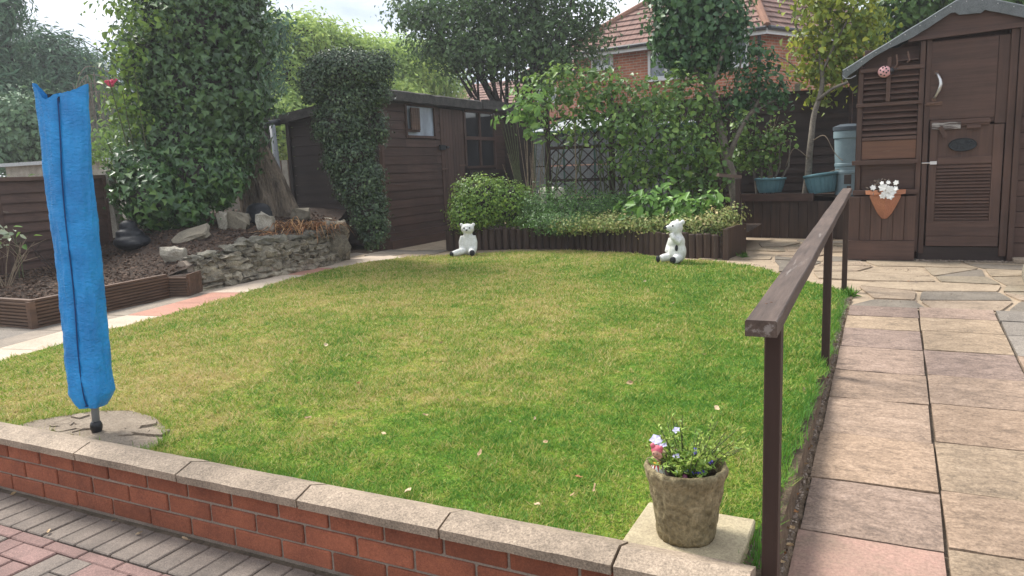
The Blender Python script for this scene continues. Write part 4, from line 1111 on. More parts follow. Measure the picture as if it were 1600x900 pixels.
MB().beam(p0, p1, 0.13, 0.12, up=tuple(fd)).build('concrete_post', MAT['concrete'], fl)
MB().beam(fpt(-0.12, 0.03, 0.3), fpt(-0.12, 0.03, 1.47), 0.07, 0.07, up=tuple(fd)).build('timber_post', MAT['fence_l'], fl)

# pale strip of a low building behind that fence
ob = thing('outbuilding', 'low outbuilding with a pale roof edge seen over the left fence', 'outbuilding', (-12.5, 8.8, 0.2))
MB().box(-14.5, -11.0, 8.4, 11.0, 0.18, 1.72).build('wall', MAT['concrete'], ob)
MB().box(-14.6, -10.9, 8.3, 11.1, 1.72, 1.78).build('roof', MAT['gh_roof'], ob)

# ---- big ivy covered tree
tr = thing('ivy_tree', 'large leaning trunk smothered in dark ivy, rising out of the top of the picture', 'tree', (-7.85, 8.05, 0.8))
m = MB(); tp = curve_pts([(-7.80, 8.12, 0.55), (-7.84, 8.08, 0.9), (-7.98, 8.02, 1.5), (-8.15, 7.85, 2.2), (-8.35, 7.7, 3.2), (-8.4, 7.7, 4.8), (-8.45, 7.7, 5.4)], 5)
trs = [0.42 - 0.14 * min(1, i / 7) - 0.05 * max(0, i - 7) / 23 for i in range(len(tp))]
trk = MB(); n = 180; tp = resample(tp, 0.05); trs = [0.42 - 0.14 * min(1, (p.z - 0.55) / 1.2) - 0.05 * max(0, p.z - 1.75) / 4.5 for p in tp]; vs = []
for i, p in enumerate(tp):
    for k in range(n):
        a = 2 * math.pi * k / n; r = trs[i] * (1 + 0.10 * math.sin(a * 5 + p.z * 0.5) * max(0.3, 1.3 - (p.z - 0.55)) + 0.06 * noise.noise(V((math.cos(a) * 4.5, math.sin(a) * 4.5, p.z * 0.9)))) - 0.030 * max(0, 1 - 4.5 * abs(noise.noise(V((math.cos(a) * 9, math.sin(a) * 9, p.z * 2.2))))) - 0.012 * max(0, 1 - 4 * abs(noise.noise(V((math.cos(a) * 22, math.sin(a) * 22, p.z * 5)))))
        vs.append((p.x + r * math.cos(a), p.y + r * math.sin(a), p.z))
trk.add(vs, [(i * n + k, i * n + (k + 1) % n, (i + 1) * n + (k + 1) % n, (i + 1) * n + k) for i in range(len(tp) - 1) for k in range(n)])
trk.build('trunk', MAT['bark'], tr, smooth=True)
foliage('crown', LOBES['ivy_tree'], LM['ivy'], tr, dens=100, per=13, cl=0.12, L=0.068, W=0.07, shape='ivy', hang=1.5, depth=0.75, cull=-0.2, lo=0.85, hi=1.08)
core('ivy_stems', LOBES['ivy_tree'], 0.84, MAT['bark_dark'], tr)
ih = thing('ivy_hedge', 'mound of dark glossy ivy swallowing the fence between the concrete post and the trunk', 'ivy', (-8.2, 6.9, 0.6))
foliage('foliage', LOBES['ivy_hedge'], LM['ivy_low'], ih, dens=130, per=13, cl=0.08, L=0.068, W=0.072, shape='ivy', hang=1.3, depth=0.7, cull=-0.2, lo=0.82, hi=1.08)
core('stems', LOBES['ivy_hedge'], 0.78, MAT['bark_dark'], ih)
rb = thing('rose_bush', 'leggy rose bush with one pink bloom growing against the left side of the ivy', 'rose bush', (-8.4, 6.4, 0.6))
foliage('foliage', LOBES['rose_left'], LM['roseleft'], rb, dens=60, per=9, cl=0.1, L=0.065, W=0.045, shape='hex', hang=0.6, depth=0.8)
bl = MB()
def rose(m, c, r, rng_=random):
    c = V(c)
    for k in range(14):
        a = k * 2.4; t = k / 14; d = V((math.cos(a), math.sin(a), 0.2 + 0.9 * (1 - t))).normalized(); s = V((-math.sin(a), math.cos(a), 0))
        p = c + d * r * 0.25 * (0.3 + t); q = c + d * r * (0.5 + 0.5 * t)
        m.add([p, q - s * r * 0.35 , q + d * r * 0.15, q + s * r * 0.35], [(0, 1, 2), (0, 2, 3)])
[bl.ball((-8.26 + random.uniform(-.045, .045), 6.12 + random.uniform(-.02, .02), 2.50 + random.uniform(-.035, .04)), (0.036, 0.03, 0.024), 8, 5, jit=0.9) for _k in range(9)]; bl.build('bloom', MAT['petal_pink'], rb)
m = MB()
for k in range(7):
    a = V((-8.35 + random.uniform(-.15, .15), 6.5 + random.uniform(-.2, .2), 0.6)); b = V((-8.3 + random.uniform(-.3, .3), 6.1 + random.uniform(-.2, .4), 2.1 + random.uniform(-.5, .6)))
    m.tube([a, a.lerp(b, 0.5) + V((random.uniform(-.1, .1), 0, 0)), b], [0.012, 0.009, 0.005], 5)
m.tube([(-8.2, 6.3, 2.7), (-8.45, 5.95, 3.0), (-8.62, 5.85, 3.05)], [0.006, 0.005, 0.003], 5)
m.build('stem', MAT['stem_green'], rb)
sh = thing('shrub', 'soft pale green shrub beyond the left fence, below the pink rose', 'shrub', (-10.3, 7.3, 0.2))
foliage('foliage', LOBES['shrub_left'], LM['shrubleft'], sh, dens=60, per=14, cl=0.12, L=0.06, W=0.035, hang=0.2, depth=0.8)

# ---- dried orange plant
dp = thing('dried_plant', 'collapsed clump of dried orange strap leaves on top of the stone wall', 'plant', (-6.75, 7.5, 0.62))
def straps(name, cx, cy, n, mat, parent, L_, seed, spread=0.3, wd=0.012, up=0.6, zf=bed_z, dirx=0.0, diry=0.0):
    r = random.Random(seed); m = []; T = []; F = []; b = 0
    for i in range(n):
        x = cx + r.gauss(0, spread * 0.6); y = cy + r.gauss(0, spread); a = r.uniform(0, 6.283); l_ = L_ * r.uniform(0.5, 1.1)
        dx, dy = math.cos(a) + dirx, math.sin(a) + diry; q = math.hypot(dx, dy) + 1e-6; dx, dy = dx / q, dy / q; z0 = zf(x, y); t = r.random(); uu = up * r.uniform(0.4, 1.2)
        for k in range(5):
            u = k / 4; px = x + dx * l_ * u; py = y + dy * l_ * u; pz = z0 + uu * l_ * (u * 2.2 - u * u * 2.6) ; ww = wd * (1 - u * 0.8)
            pz = max(pz, (zf(px, py) if px < -6.35 else 0.60) - 0.10 * (u if px > -6.35 else 0) + 0.012)
            m += [(px - dy * ww, py + dx * ww, pz), (px + dy * ww, py - dx * ww, pz + 0.002)]; T += [t, t]
        for k in range(4): F.append((b + 2 * k, b + 2 * k + 1, b + 2 * k + 3, b + 2 * k + 2))
        b += 10
    return np_mesh(name, np.array(m), np.array(F), mat, parent, np.array(T), kind='stuff')
straps('dry_leaf_clump', -6.68, 7.45, 150, LM['dry'], dp, 0.42, 1, 0.22, 0.008, 0.55, dirx=0.5, diry=-0.3)
straps('dry_leaf_clump', -6.62, 7.35, 200, LM['dry_grey'], dp, 0.34, 2, 0.26, 0.007, 0.35, dirx=0.4)
straps('dry_leaf_clump', -6.60, 6.95, 60, LM['dry'], dp, 0.2, 3, 0.12, 0.006, 0.3)

# ---- bare twiggy shrubs by the left fence
def twigs(name, label, x, y, z, n, h, seed, mat, cat='shrub', spread=0.35, leaf=None, r0=0.006, group=None, nl=20, ls=0.05):
    r = random.Random(seed); t = thing(name, label, cat, (x, y, z), group); m = MB(); tips = []
    for k in range(n):
        a = r.uniform(0, 6.28); tp_ = V((x + math.cos(a) * spread * r.uniform(.3, 1), y + math.sin(a) * spread * r.uniform(.3, 1), z + h * r.uniform(0.6, 1)))
        b0 = V((x + r.uniform(-.03, .03), y + r.uniform(-.03, .03), z - 0.03)); mid = b0.lerp(tp_, 0.5) + V((r.uniform(-.04, .04), r.uniform(-.04, .04), r.uniform(0, .06)))
        m.tube([b0, mid, tp_], [r0, r0 * 0.7, r0 * 0.3], 5); tips.append(tp_)
        for q in range(3):
            s = mid.lerp(tp_, r.uniform(0, .8)); e = s + V((r.uniform(-1, 1), r.uniform(-1, 1), r.uniform(0.2, 1))).normalized() * h * 0.3; m.tube([s, e], [r0 * 0.5, r0 * 0.2], 4); tips.append(e)
    m.build('stem', mat, t)
    if leaf:
        rr = np.random.default_rng(seed); P = np.array([tuple(tips[rr.integers(len(tips))] + V(tuple(rr.normal(size=3) * ls * 0.7))) for _ in range(nl)])
        leaves('leaf_clump', P, rr.normal(size=(nl, 3)) + [0, 0, 1], rr.normal(size=(nl, 3)) + [0, 0, -0.3], ls * rr.uniform(.6, 1.2, nl), ls * 0.6 * rr.uniform(.6, 1.2, nl), leaf, t, rr.random(nl), 'hex', kind='stuff')
    return t
twigs('twiggy_shrub', 'bare twiggy shrub at the far left end of the soil bed', -7.25, 4.05, 0.4, 9, 0.5, 3, MAT['twig'])
twigs('twiggy_shrub', 'thin bare shrub half hidden behind the blue cover', -7.55, 4.75, 0.42, 6, 0.42, 5, MAT['bark_dark'])
twigs('leafy_shrub', 'pale leaved sprig poking in from the left edge by the fence', -7.35, 3.88, 0.42, 5, 0.75, 8, MAT['twig'], leaf=LM['silver'], nl=70, ls=0.07, spread=0.25)
twigs('seedling', 'lone sapling with a few green leaves before the left fence', -7.55, 4.38, 0.42, 2, 0.72, 12, MAT['stem_green'], leaf=LM['broad'], nl=7, ls=0.075, spread=0.08)
# plants showing over the fence
oh = thing('shrub', 'pale green shrub tips showing over the left fence top', 'shrub', (-9.0, 5.0, 0.2))
foliage('foliage', [(-9.1, 4.9, 1.25, 0.32, 0.30), (-9.25, 5.6, 1.2, 0.3, 0.26), (-9.0, 4.4, 1.3, 0.3, 0.3)], LM['shrubleft'], oh, dens=36, per=10, cl=0.06, L=0.05, W=0.025, hang=0.1)

# ---- blue rotary dryer cover
cv = thing('clothes_dryer', 'closed rotary clothes dryer under a tall crinkled blue cover, standing on the concrete patch', 'clothes dryer', (-3.2, 2.09, 0.21))
MB().tube([(-3.2, 2.09, 0.222), (-3.188, 2.096, 0.60)], 0.0165, 16).build('pole', MAT['grey_pole'], cv, smooth=True)
MB().lathe((-3.2, 2.09, 0.214), [(0.010, 0), (0.018, 0.004), (0.022, 0.012), (0.026, 0.026), (0.026, 0.040), (0.022, 0.052), (0.017, 0.058)], 20).build('collar', MAT['black'], cv, smooth=True)
cvr = V((0.8949, 0.0, 0.0)); rt = V((0.894, 0.4446, 0)).normalized(); dp_ = V((-rt.y, rt.x, 0))     # the wide side faces the house
prof = [  # height, centre shift along rt, half width, half depth
    (0.345, 0.006, 0.060, 0.055), (0.37, 0.005, 0.082, 0.065), (0.41, 0.004, 0.103, 0.075), (0.50, 0.0, 0.101, 0.075), (0.65, -0.004, 0.099, 0.073), (0.82, -0.006, 0.097, 0.07),
    (1.0, -0.008, 0.098, 0.068), (1.2, -0.012, 0.102, 0.063), (1.4, -0.018, 0.108, 0.055), (1.56, -0.018, 0.115, 0.045), (1.66, -0.02, 0.122, 0.035), (1.72, -0.022, 0.126, 0.028)]
prof = [(a, b - 0.010, c * 0.91, d * 0.9) for a, b, c, d in prof]
def lean(z): return 0.066 * (z - 0.22) / 1.5
def cover_mesh():
    n = 96; rws = 130; vs = []; 
    zs = np.linspace(0.345, 1.72, rws)
    pz = [p[0] for p in prof]
    for j, z in enumerate(zs):
        c_, w_, d2 = (np.interp(z, pz, [p[k] for p in prof]) for k in (1, 2, 3)); c_ += lean(z)
        for k in range(n):
            a = 2 * math.pi * k / n; ca, sa = math.cos(a), math.sin(a)
            u = math.copysign(abs(ca) ** 0.8, ca) * w_; v = math.copysign(abs(sa) ** 0.9, sa) * d2
            wr = 0.006 * noise.noise(V((ca * 1.3 + 7, sa * 1.3, z * 2.2))) + 0.007 * noise.noise(V((ca * 3.5, sa * 3.5, z * 1.3))) + 0.006 * noise.noise(V((ca * 2.0, sa * 2.0, z * 9))) + 0.0035 * noise.noise(V((ca * 6, sa * 6, z * 22 + u * 30))) + 0.002 * noise.noise(V((ca * 16, sa * 16, z * 70)))
            if sa < 0: wr += -0.010 * math.exp(-((u + 0.004) / 0.010) ** 2)       # pinched seam
            f = 1 + wr / max(0.03, math.hypot(u, v)); zt = z
            if j > rws - 18:
                tt = (j - (rws - 18)) / 17; uu = u / max(w_, 1e-3)
                peak = (0.9 * abs(uu) ** 2.5 * (1.15 if uu < 0 else 0.85)) * 0.045 - (0.03 * math.exp(-((uu + 0.45) / 0.22) ** 2)) + 0.006 * noise.noise(V((uu * 9, 0, 0)))
                zt = z + peak * tt
            p = V((-3.2, 2.09, 0)) + rt * (c_ + u * f) + dp_ * (v * f); vs.append((p.x, p.y, zt))
    fs = [(j * n + k, j * n + (k + 1) % n, (j + 1) * n + (k + 1) % n, (j + 1) * n + k) for j in range(rws - 1) for k in range(n)]
    o = MB().add(vs, fs).build('cover', MAT['tarp'], cv, smooth=True); return o
cvo = cover_mesh()
def cover_front(z, du=0.0):
    pz = [p[0] for p in prof]; c_, w_, d2 = (np.interp(z, pz, [p[k] for p in prof]) for k in (1, 2, 3)); c_ += lean(z)
    return V((-3.2, 2.09, z)) + rt * (c_ + du - 0.004) - dp_ * (d2 - 0.006)
MB().tube([cover_front(z, 0.003 * math.sin(z * 9)) for z in np.linspace(0.36, 1.70, 40)], 0.0028, 5).build('seam', MAT['seam'], cvo)
MB().tube([cover_front(0.353) + rt * (0.050 * math.sin(t)) + dp_ * (0.045 - 0.045 * math.cos(t)) + V((0, 0, 0.004 * math.cos(3 * t))) for t in np.linspace(-1.9, 1.9, 24)], 0.004, 6).build('hem', MAT['seam'], cvo)
m = MB()
for k in range(5):
    a = V((-3.2, 2.09, 1.66)) + rt * (-0.01 + 0.018 * k) - dp_ * 0.005; m.beam(a, a + V((random.uniform(-.01, .01), 0, 0.052 + random.uniform(-.02, .012))), 0.016, 0.012)
m.build('dryer_arms', MAT['black'], cv)

# ---- little slab, pot, doll
ps = MB().box(-0.668, -0.335, 1.957, 2.245, 0.205, 0.247).build('paving_slab', MAT['yellow_slab'], None, bevel=0.004, label='pale concrete slab under the bark patterned pot, set in the lawn corner', cat='slab')
px_, py_, pz_ = -0.505, 2.070, 0.2475
pot = thing('flower_pot', 'weathered stone pot moulded like a tree trunk, on the pale slab by the handrail', 'plant pot', (px_, py_, pz_))
def potfn(a, j): return 1 + 0.022 * noise.noise(V((math.cos(a) * 5, math.sin(a) * 5, j * 0.35))) + 0.018 * math.sin(a * 13 + 1.3 * math.sin(j * 0.6)) * (0.5 + 0.5 * math.sin(a * 3))
prf = [(0.02, 0.0), (0.074, 0.0), (0.078, 0.01), (0.082, 0.05), (0.088, 0.09), (0.093, 0.13), (0.099, 0.165), (0.106, 0.185), (0.109, 0.20), (0.106, 0.211), (0.097, 0.211), (0.092, 0.20), (0.088, 0.175), (0.02, 0.173)]
prf2 = []
for (r1, z1), (r2, z2) in zip(prf, prf[1:]):
    k = max(1, int(math.hypot(r2 - r1, z2 - z1) / 0.005))
    for i in range(k): prf2.append((r1 + (r2 - r1) * i / k, z1 + (z2 - z1) * i / k))
prf2.append(prf[-1]); prf2 = [(a * 1.09, b * 1.04) for a, b in prf2]
MB().lathe((px_, py_, pz_), prf2, 96, lambda a, j: 1 + 0.03 * noise.noise(V((math.cos(a) * 3, math.sin(a) * 3, j * 0.12))) - 0.035 * max(0, 1 - 4 * abs(noise.noise(V((math.cos(a) * 5, math.sin(a) * 5, j * 0.07))))) + 0.014 * math.sin(a * 19 + 3 * noise.noise(V((0, 3, j * 0.1))))).build('pot', MAT['barkpot'], pot, smooth=True)
MB().lathe((px_, py_, pz_ + 0.17), [(0.001, 0.022), (0.05, 0.020), (0.094, 0.016), (0.095, 0.0)], 30, lambda a, j: 1 + 0.0).build('soil', MAT['soil'], pot)
bp = thing('bedding_plant', 'straggly bedding plant with lilac and violet flowers growing in the bark patterned pot', 'plant', (px_, py_, pz_ + 0.185))
r = random.Random(4); m = MB(); LP, LD = [], []
zs0 = pz_ + 0.185
ends = []
for k in range(90):
    a = r.uniform(0, 6.28); rr = r.uniform(0.01, 0.05); b0 = V((px_ + 0.012 + rr * math.cos(a), py_ + rr * math.sin(a), zs0)); ll = r.uniform(0.06, 0.165)
    tilt = r.uniform(0.1, 1.05); e = b0 + V((math.cos(a) * math.sin(tilt), math.sin(a) * math.sin(tilt), math.cos(tilt))) * ll + V((0.014, 0, 0))
    md_ = b0.lerp(e, 0.5) + V((0, 0, 0.012)); m.tube([b0, md_, e], [0.0015, 0.0012, 0.0008], 4); ends.append(e)
    for q in range(13):
        t = r.uniform(0.15, 1.02); p = b0.lerp(md_, t * 2) if t < 0.5 else md_.lerp(e, t * 2 - 1); LP.append(tuple(p)); LD.append((r.gauss(0, 1), r.gauss(0, 1), r.gauss(0.5, 0.6)))
for (dx, dy, dz) in ((0.135, 0.03, 0.085), (0.13, 0.0, 0.10), (0.10, 0.05, 0.13)):
    b0 = V((px_ + 0.04, py_ + 0.01, zs0)); e = b0 + V((dx * 0.9, dy, dz)); m.tube([b0, b0.lerp(e, 0.5) + V((0, 0, 0.02)), e], [0.0015, 0.0012, 0.0008], 4); ends.append(e)
    for q in range(9): LP.append(tuple(e + V((r.gauss(0, .008), r.gauss(0, .008), r.gauss(0, .008))))); LD.append((r.gauss(0.6, .7), r.gauss(0, .7), r.gauss(0.3, 0.5)))
m.build('stem', MAT['stem_green'], bp)
_k = [i for i, p in enumerate(LP) if math.hypot(p[0] - (px_ - 0.07), p[1] - (py_ - 0.06)) > 0.036 or p[2] > zs0 + 0.085]; LD = [LD[i] for i in _k]; LP = np.array([LP[i] for i in _k]); n = len(LP); rr = np.random.default_rng(2)
leaves('leaf_clump', LP, rr.normal(size=(n, 3)) + [0, 0, 0.8], np.array(LD), rr.uniform(0.012, 0.026, n), rr.uniform(0.005, 0.010, n), LM['potplant'], bp, rr.random(n) * 0.9, 'diamond', kind='stuff')
def flower(m, c, r_, n=5, tilt=(0, -0.6, 0.8)):
    c = V(c); nn = V(tilt).normalized(); s = nn.orthogonal().normalized(); t = nn.cross(s)
    for k in range(n):
        a = 6.283 * k / n; d = s * math.cos(a) + t * math.sin(a); e = s * -math.sin(a) + t * math.cos(a)
        m.add([c, c + d * r_ * 0.6 + e * r_ * 0.42 + nn * r_ * 0.1, c + d * r_ * 1.05, c + d * r_ * 0.6 - e * r_ * 0.42 + nn * r_ * 0.1], [(0, 1, 2, 3)])
for (dx, dy, dz, rr_) in ((-0.085, -0.01, 0.100, 0.019), (-0.075, 0.0, 0.088, 0.014), (-0.060, -0.02, 0.092, 0.012), (-0.02, -0.03, 0.066, 0.011), (-0.032, 0.02, 0.125, 0.012)):
    m = MB(); flower(m, (px_ + dx, py_ + dy, zs0 + dz), rr_, 5); m.build('lilac_flower', MAT['petal_lilac'], bp)
for (dx, dy, dz) in ((0.03, -0.02, 0.088), (0.035, -0.045, 0.032), (0.048, -0.045, 0.034), (0.06, -0.04, 0.034), (0.012, -0.045, 0.032), (0.031, -0.02, 0.08), (0.072, 0.0, 0.05)):
    m = MB(); flower(m, (px_ + dx, py_ + dy, zs0 + dz), 0.008, 5); m.build('violet_flower', MAT['petal_blue'], bp)
for (dx, dy, dz) in ((0.005, -0.06, 0.012), (0.016, -0.062, 0.010), (0.01, -0.055, 0.018)):
    m = MB(); flower(m, (px_ + dx, py_ + dy, zs0 + dz), 0.009, 6); m.build('plum_flower', MAT['petal_plum'], bp)
# doll on the rim
dl = thing('fairy_figurine', 'tiny pink headed fairy figurine in a white petal skirt inside the bark pot rim', 'figurine', (px_ - 0.062, py_ - 0.05, pz_ + 0.187))
X, Y, Z = px_ - 0.070, py_ - 0.048, pz_ + 0.186
MB().lathe((X, Y, Z), [(0.002, 0), (0.018, 0), (0.019, 0.006), (0.015, 0.016), (0.010, 0.028), (0.007, 0.034)], 16).build('skirt_base', MAT['red'], dl, smooth=True)
m = MB()
for k in range(9):
    a = 6.283 * k / 9; d = V((math.cos(a), math.sin(a), 0)); e = V((-d.y, d.x, 0)); c = V((X, Y, Z))
    m.add([c + d * 0.009 + V((0, 0, 0.034)), c + d * 0.0165 + e * 0.006 + V((0, 0, 0.016)), c + d * 0.0205 + V((0, 0, 0.007)), c + d * 0.0165 - e * 0.006 + V((0, 0, 0.016))], [(0, 1, 2, 3)])
m.build('petal_skirt', MAT['petal_white'], dl)
MB().lathe((X, Y, Z + 0.033), [(0.004, 0), (0.0095, 0.0), (0.0095, 0.004), (0.004, 0.005)], 14).build('belt', MAT['yellow'], dl)
body = MB(); body.ball((X, Y, Z + 0.043), (0.008, 0.007, 0.010), 12, 8).ball((X, Y, Z + 0.060), (0.0115, 0.011, 0.0115), 14, 10).tube([(X + 0.006, Y, Z + 0.046), (X + 0.013, Y - 0.003, Z + 0.052), (X + 0.011, Y - 0.006, Z + 0.060)], [0.003, 0.0028, 0.0025], 6).tube([(X - 0.006, Y, Z + 0.046), (X - 0.012, Y - 0.003, Z + 0.042), (X - 0.010, Y - 0.006, Z + 0.038)], [0.003, 0.0028, 0.0025], 6)
fused('body', body, MAT['skin'], dl, 0.0022)
MB().ball((X, Y + 0.003, Z + 0.064), (0.0135, 0.012, 0.012), 14, 8).ball((X - 0.009, Y, Z + 0.075), (0.006, 0.005, 0.007), 8, 6).ball((X + 0.009, Y + 0.002, Z + 0.071), (0.006, 0.005, 0.006), 8, 6).build('hood', MAT['pink_hot'], dl, smooth=True)
for s in (-1, 1): MB().ball((X + s * 0.004, Y - 0.0105, Z + 0.0605), 0.0013, 6, 4).build('eye', MAT['black'], dl)

dl.scale = (1.25, 1.25, 1.25)
# ---- handrail
hr = thing('handrail', 'long dark brown timber handrail on three posts between lawn and slab path', 'handrail', (-0.3, 4.3, 0.2))
A, B = V((-0.262, 1.80, 0.936)), V((-0.33, 6.95, 1.035))
m = MB(); dirr = (B - A).normalized(); sdv = V((dirr.y, -dirr.x, 0)).normalized(); upv = sdv.cross(dirr); n = 60; vs = []
for i in range(n + 1):
    c = A.lerp(B, i / n) + sdv * 0.0025 * noise.noise(V((0, i * 0.13, 0))) + upv * 0.003 * noise.noise(V((3, i * 0.17, 0)))
    for (a, b) in ((-0.036, -0.019), (0.036, -0.019), (0.036, 0.017), (0.033, 0.0205), (-0.033, 0.0205), (-0.036, 0.017)): vs.append(tuple(c + sdv * a + upv * b))
fs = [(i * 6 + j, i * 6 + (j + 1) % 6, i * 6 + 6 + (j + 1) % 6, i * 6 + 6 + j) for i in range(n) for j in range(6)] + [tuple(reversed(range(6))), tuple(n * 6 + j for j in range(6))]
m.add(vs, fs).build('rail', MAT['rail'], hr)
for (x, y, zb_) in ((-0.256, 1.985, 0.10), (-0.292, 4.36, 0.16), (-0.325, 6.80, 0.19)):
    t = (y - A.y) / (B.y - A.y); zt = A.z + (B.z - A.z) * t - 0.019
    MB().box(x - 0.020, x + 0.020, y - 0.028, y + 0.028, zb_, zt).build('post', MAT['post'], hr, bevel=0.003)

m = MB()
for yy in (2.02, 2.0, 3.2, 4.34, 4.40, 5.6, 6.78): 
    t = (yy - A.y) / (B.y - A.y); c = A.lerp(B, t) + upv * 0.0205 + sdv * random.uniform(-.02, .02); m.ball(c, (0.004, 0.004, 0.0015), 8, 4)
m.build('nail_head', MAT['rust'], hr, kind='stuff')
# ---- short handrail behind, by the bed
h2 = thing('handrail', 'short stub of brown handrail on one post at the right end of the flower bed', 'handrail', (-1.65, 9.2, 0.2))
MB().box(-1.67, -1.61, 9.33, 9.39, 0.2, 1.10).build('post', MAT['post'], h2, bevel=0.003)
MB().beam((-1.86, 9.25, 1.155), (-1.62, 9.40, 1.12), 0.07, 0.04).build('rail', MAT['rail'], h2)

# ---- flower bed with log edging
be = thing('flower_bed', 'curved flower bed edged with upright dark brown half logs behind the lawn', 'flower bed', (-3.6, 9.8, 0.2))
ec = curve_pts([(-5.64, 9.45, 0), (-5.62, 9.17, 0), (-5.2, 9.33, 0), (-4.3, 9.60, 0), (-3.32, 9.40, 0), (-2.35, 8.95, 0), (-1.66, 8.72, 0)], 12)
es = resample(ec, 0.098)
def half_log(h, seed):
    m = MB(); n = 7; vs = []
    for z in (0, h - 0.012, h):
        rr_ = 0.047 if z < h else 0.040
        for k in range(n): a = math.pi * k / (n - 1); vs.append((rr_ * math.cos(a), -rr_ * 0.75 * math.sin(a), z))
    fs = [(j * n + k, j * n + k + 1, (j + 1) * n + k + 1, (j + 1) * n + k) for j in range(2) for k in range(n - 1)] + [tuple(2 * n + k for k in range(n))] + [(j * n + n - 1, j * n, (j + 1) * n, (j + 1) * n + n - 1) for j in range(2)]
    me = bpy.data.meshes.new('edging_log'); me.from_pydata([(a, b, -c if False else c) for a, b, c in vs], [], fs); me.materials.append(MAT['edge_z']); me.update(); return me
logs = [half_log(h, i) for i, h in enumerate((0.285, 0.295, 0.30, 0.29))]
for i in range(len(es) - 1):
    a, b = es[i], es[i + 1]; d = b - a; c = (a + b) / 2
    put(random.choice(logs), 'edging_log', be, (c.x, c.y, 0.2), (random.uniform(-.012, .012), random.uniform(-.02, .02), math.atan2(d.y, d.x) ), (1, 1, 1 + random.uniform(-0.02, 0.02)))
MB().beam((-1.65, 8.74, 0.385), (-1.57, 9.42, 0.385), 0.035, 0.36).build('end_board', MAT['edge_z'], be)
MB().box(-1.69, -1.63, 8.70, 8.76, 0.19, 0.555).build('corner_post', MAT['edge_z'], be)
vs, fs = [], []; pl_ = [(p.x * 0.985 - 0.05, p.y + 0.05) for p in ec]
bk = MB(); bk.add([(p.x, p.y + 0.012, z) for p in ec for z in (0.15, 0.47)], [(i * 2, i * 2 + 2, i * 2 + 3, i * 2 + 1) for i in range(len(ec) - 1)]); bk.build('backing', MAT['soil'], be)
bedpoly = [(p.x, p.y + 0.03) for p in ec] + [(-1.58, 9.4), (-1.6, 11.0), (-5.7, 11.6)]
MB().add([(x, y, 0.43) for x, y in bedpoly], [tuple(range(len(bedpoly)))]).build('bed_soil', MAT['soil'], be)

bb = thing('bush', 'rounded clipped variegated green bush at the left end of the flower bed', 'bush', (-5.2, 9.9, 0.43))
foliage('foliage', LOBES['box_bush'], LM['box'], bb, dens=260, per=16, cl=0.045, L=0.034, W=0.025, hang=0.2, cull=-0.1, lo=0.85, hi=1.03)
core('stems', LOBES['box_bush'], 0.82, MAT['bark_dark'], bb)
for nm, key, mk, lab, kw in (
    ('herb_clump', 'herbs', 'herb', 'low dark bushy herb spreading right of the clipped bush', dict(dens=190, per=16, cl=0.06, L=0.034, W=0.016, hang=-0.2, lo=0.3)),
    ('ground_cover', 'cream_cover', 'cream', 'cream and pink tinged ground cover spilling along the log edging', dict(dens=280, per=12, cl=0.04, L=0.032, W=0.022, hang=0.1, lo=0.4)),
    ('foxglove_clump', 'broad_leaf', 'broad', 'broad leaved foxglove like plants in the middle of the flower bed', dict(dens=60, per=6, cl=0.08, L=0.11, W=0.055, shape='hex', hang=0.0, lo=0.4))):
    t = thing(nm, lab, 'plant', LOBES[key][0][:2] + (0.43,))
    foliage('foliage', LOBES[key], LM[mk], t, zmin=0.40, **kw)

# ---- trellis and climbing roses
tl = thing('trellis', 'dark diamond lattice trellis half hidden behind the climbing roses', 'trellis', (-3.6, 10.75, 0.45))
tx0, tx1, tz0, tz1 = -4.62, -2.75, 0.82, 2.02
def ty(x): return 10.52 + (x + 4.62) * 0.2
for x in (-4.62, -3.68, -2.75): MB().box(x - 0.035, x + 0.035, ty(x) - 0.03, ty(x) + 0.03, 0.3, 2.28).build('post', MAT['fence_b'], tl)
for z in (0.82, 1.12, 1.60, 2.02): MB().beam((tx0, ty(tx0) - 0.045, z), (tx1, ty(tx1) - 0.045, z), 0.02, 0.045).build('rail', MAT['fence_b'], tl)
st = 0.19; k = tx0 - 1.2
while k < tx1 + 1.2:
    for s, o_ in ((1, 0.0), (-1, 0.014)):
        pts_ = []
        x_a, x_b = (k, k + (tz1 - tz0)) if s > 0 else (k, k - (tz1 - tz0))
        # clip
        def zz(x): return tz0 + (x - x_a) * s
        lo_, hi_ = max(min(x_a, x_b), tx0), min(max(x_a, x_b), tx1)
        if hi_ - lo_ > 0.05: MB().beam((lo_, ty(lo_) - 0.012 - o_, zz(lo_)), (hi_, ty(hi_) - 0.012 - o_, zz(hi_)), 0.010, 0.034, up=(0, 1, 0)).build('slat', MAT['fence_b'], tl).scale = (1, 1, 1)
    k += st
cr = thing('climbing_rose', 'big tangled climbing rose sprawling over the lattice trellis', 'rose bush', (-3.6, 10.6, 0.43))
foliage('foliage', LOBES['rose_climb'], LM['climb'], cr, dens=28, per=10, cl=0.085, L=0.070, W=0.050, shape='hex', hang=0.5, depth=0.7, cull=-0.6, lo=0.35, hi=1.1)
m = MB(); r = random.Random(9)
for k in range(46):
    x = r.uniform(-4.6, -2.2); a = V((x, 10.1 + (x + 4.6) * 0.2 + r.uniform(-.1, .35), 0.43)); b = a + V((r.uniform(-0.5, 0.5), r.uniform(-0.1, 0.2), r.uniform(1.0, 2.1))); mid = a.lerp(b, 0.5) + V((r.uniform(-.12, .12), 0, 0))
    m.tube([a, mid, b], [0.010, 0.008, 0.004], 5)
m.build('stem', MAT['stem_green'], cr)
m = MB(); r = random.Random(10)
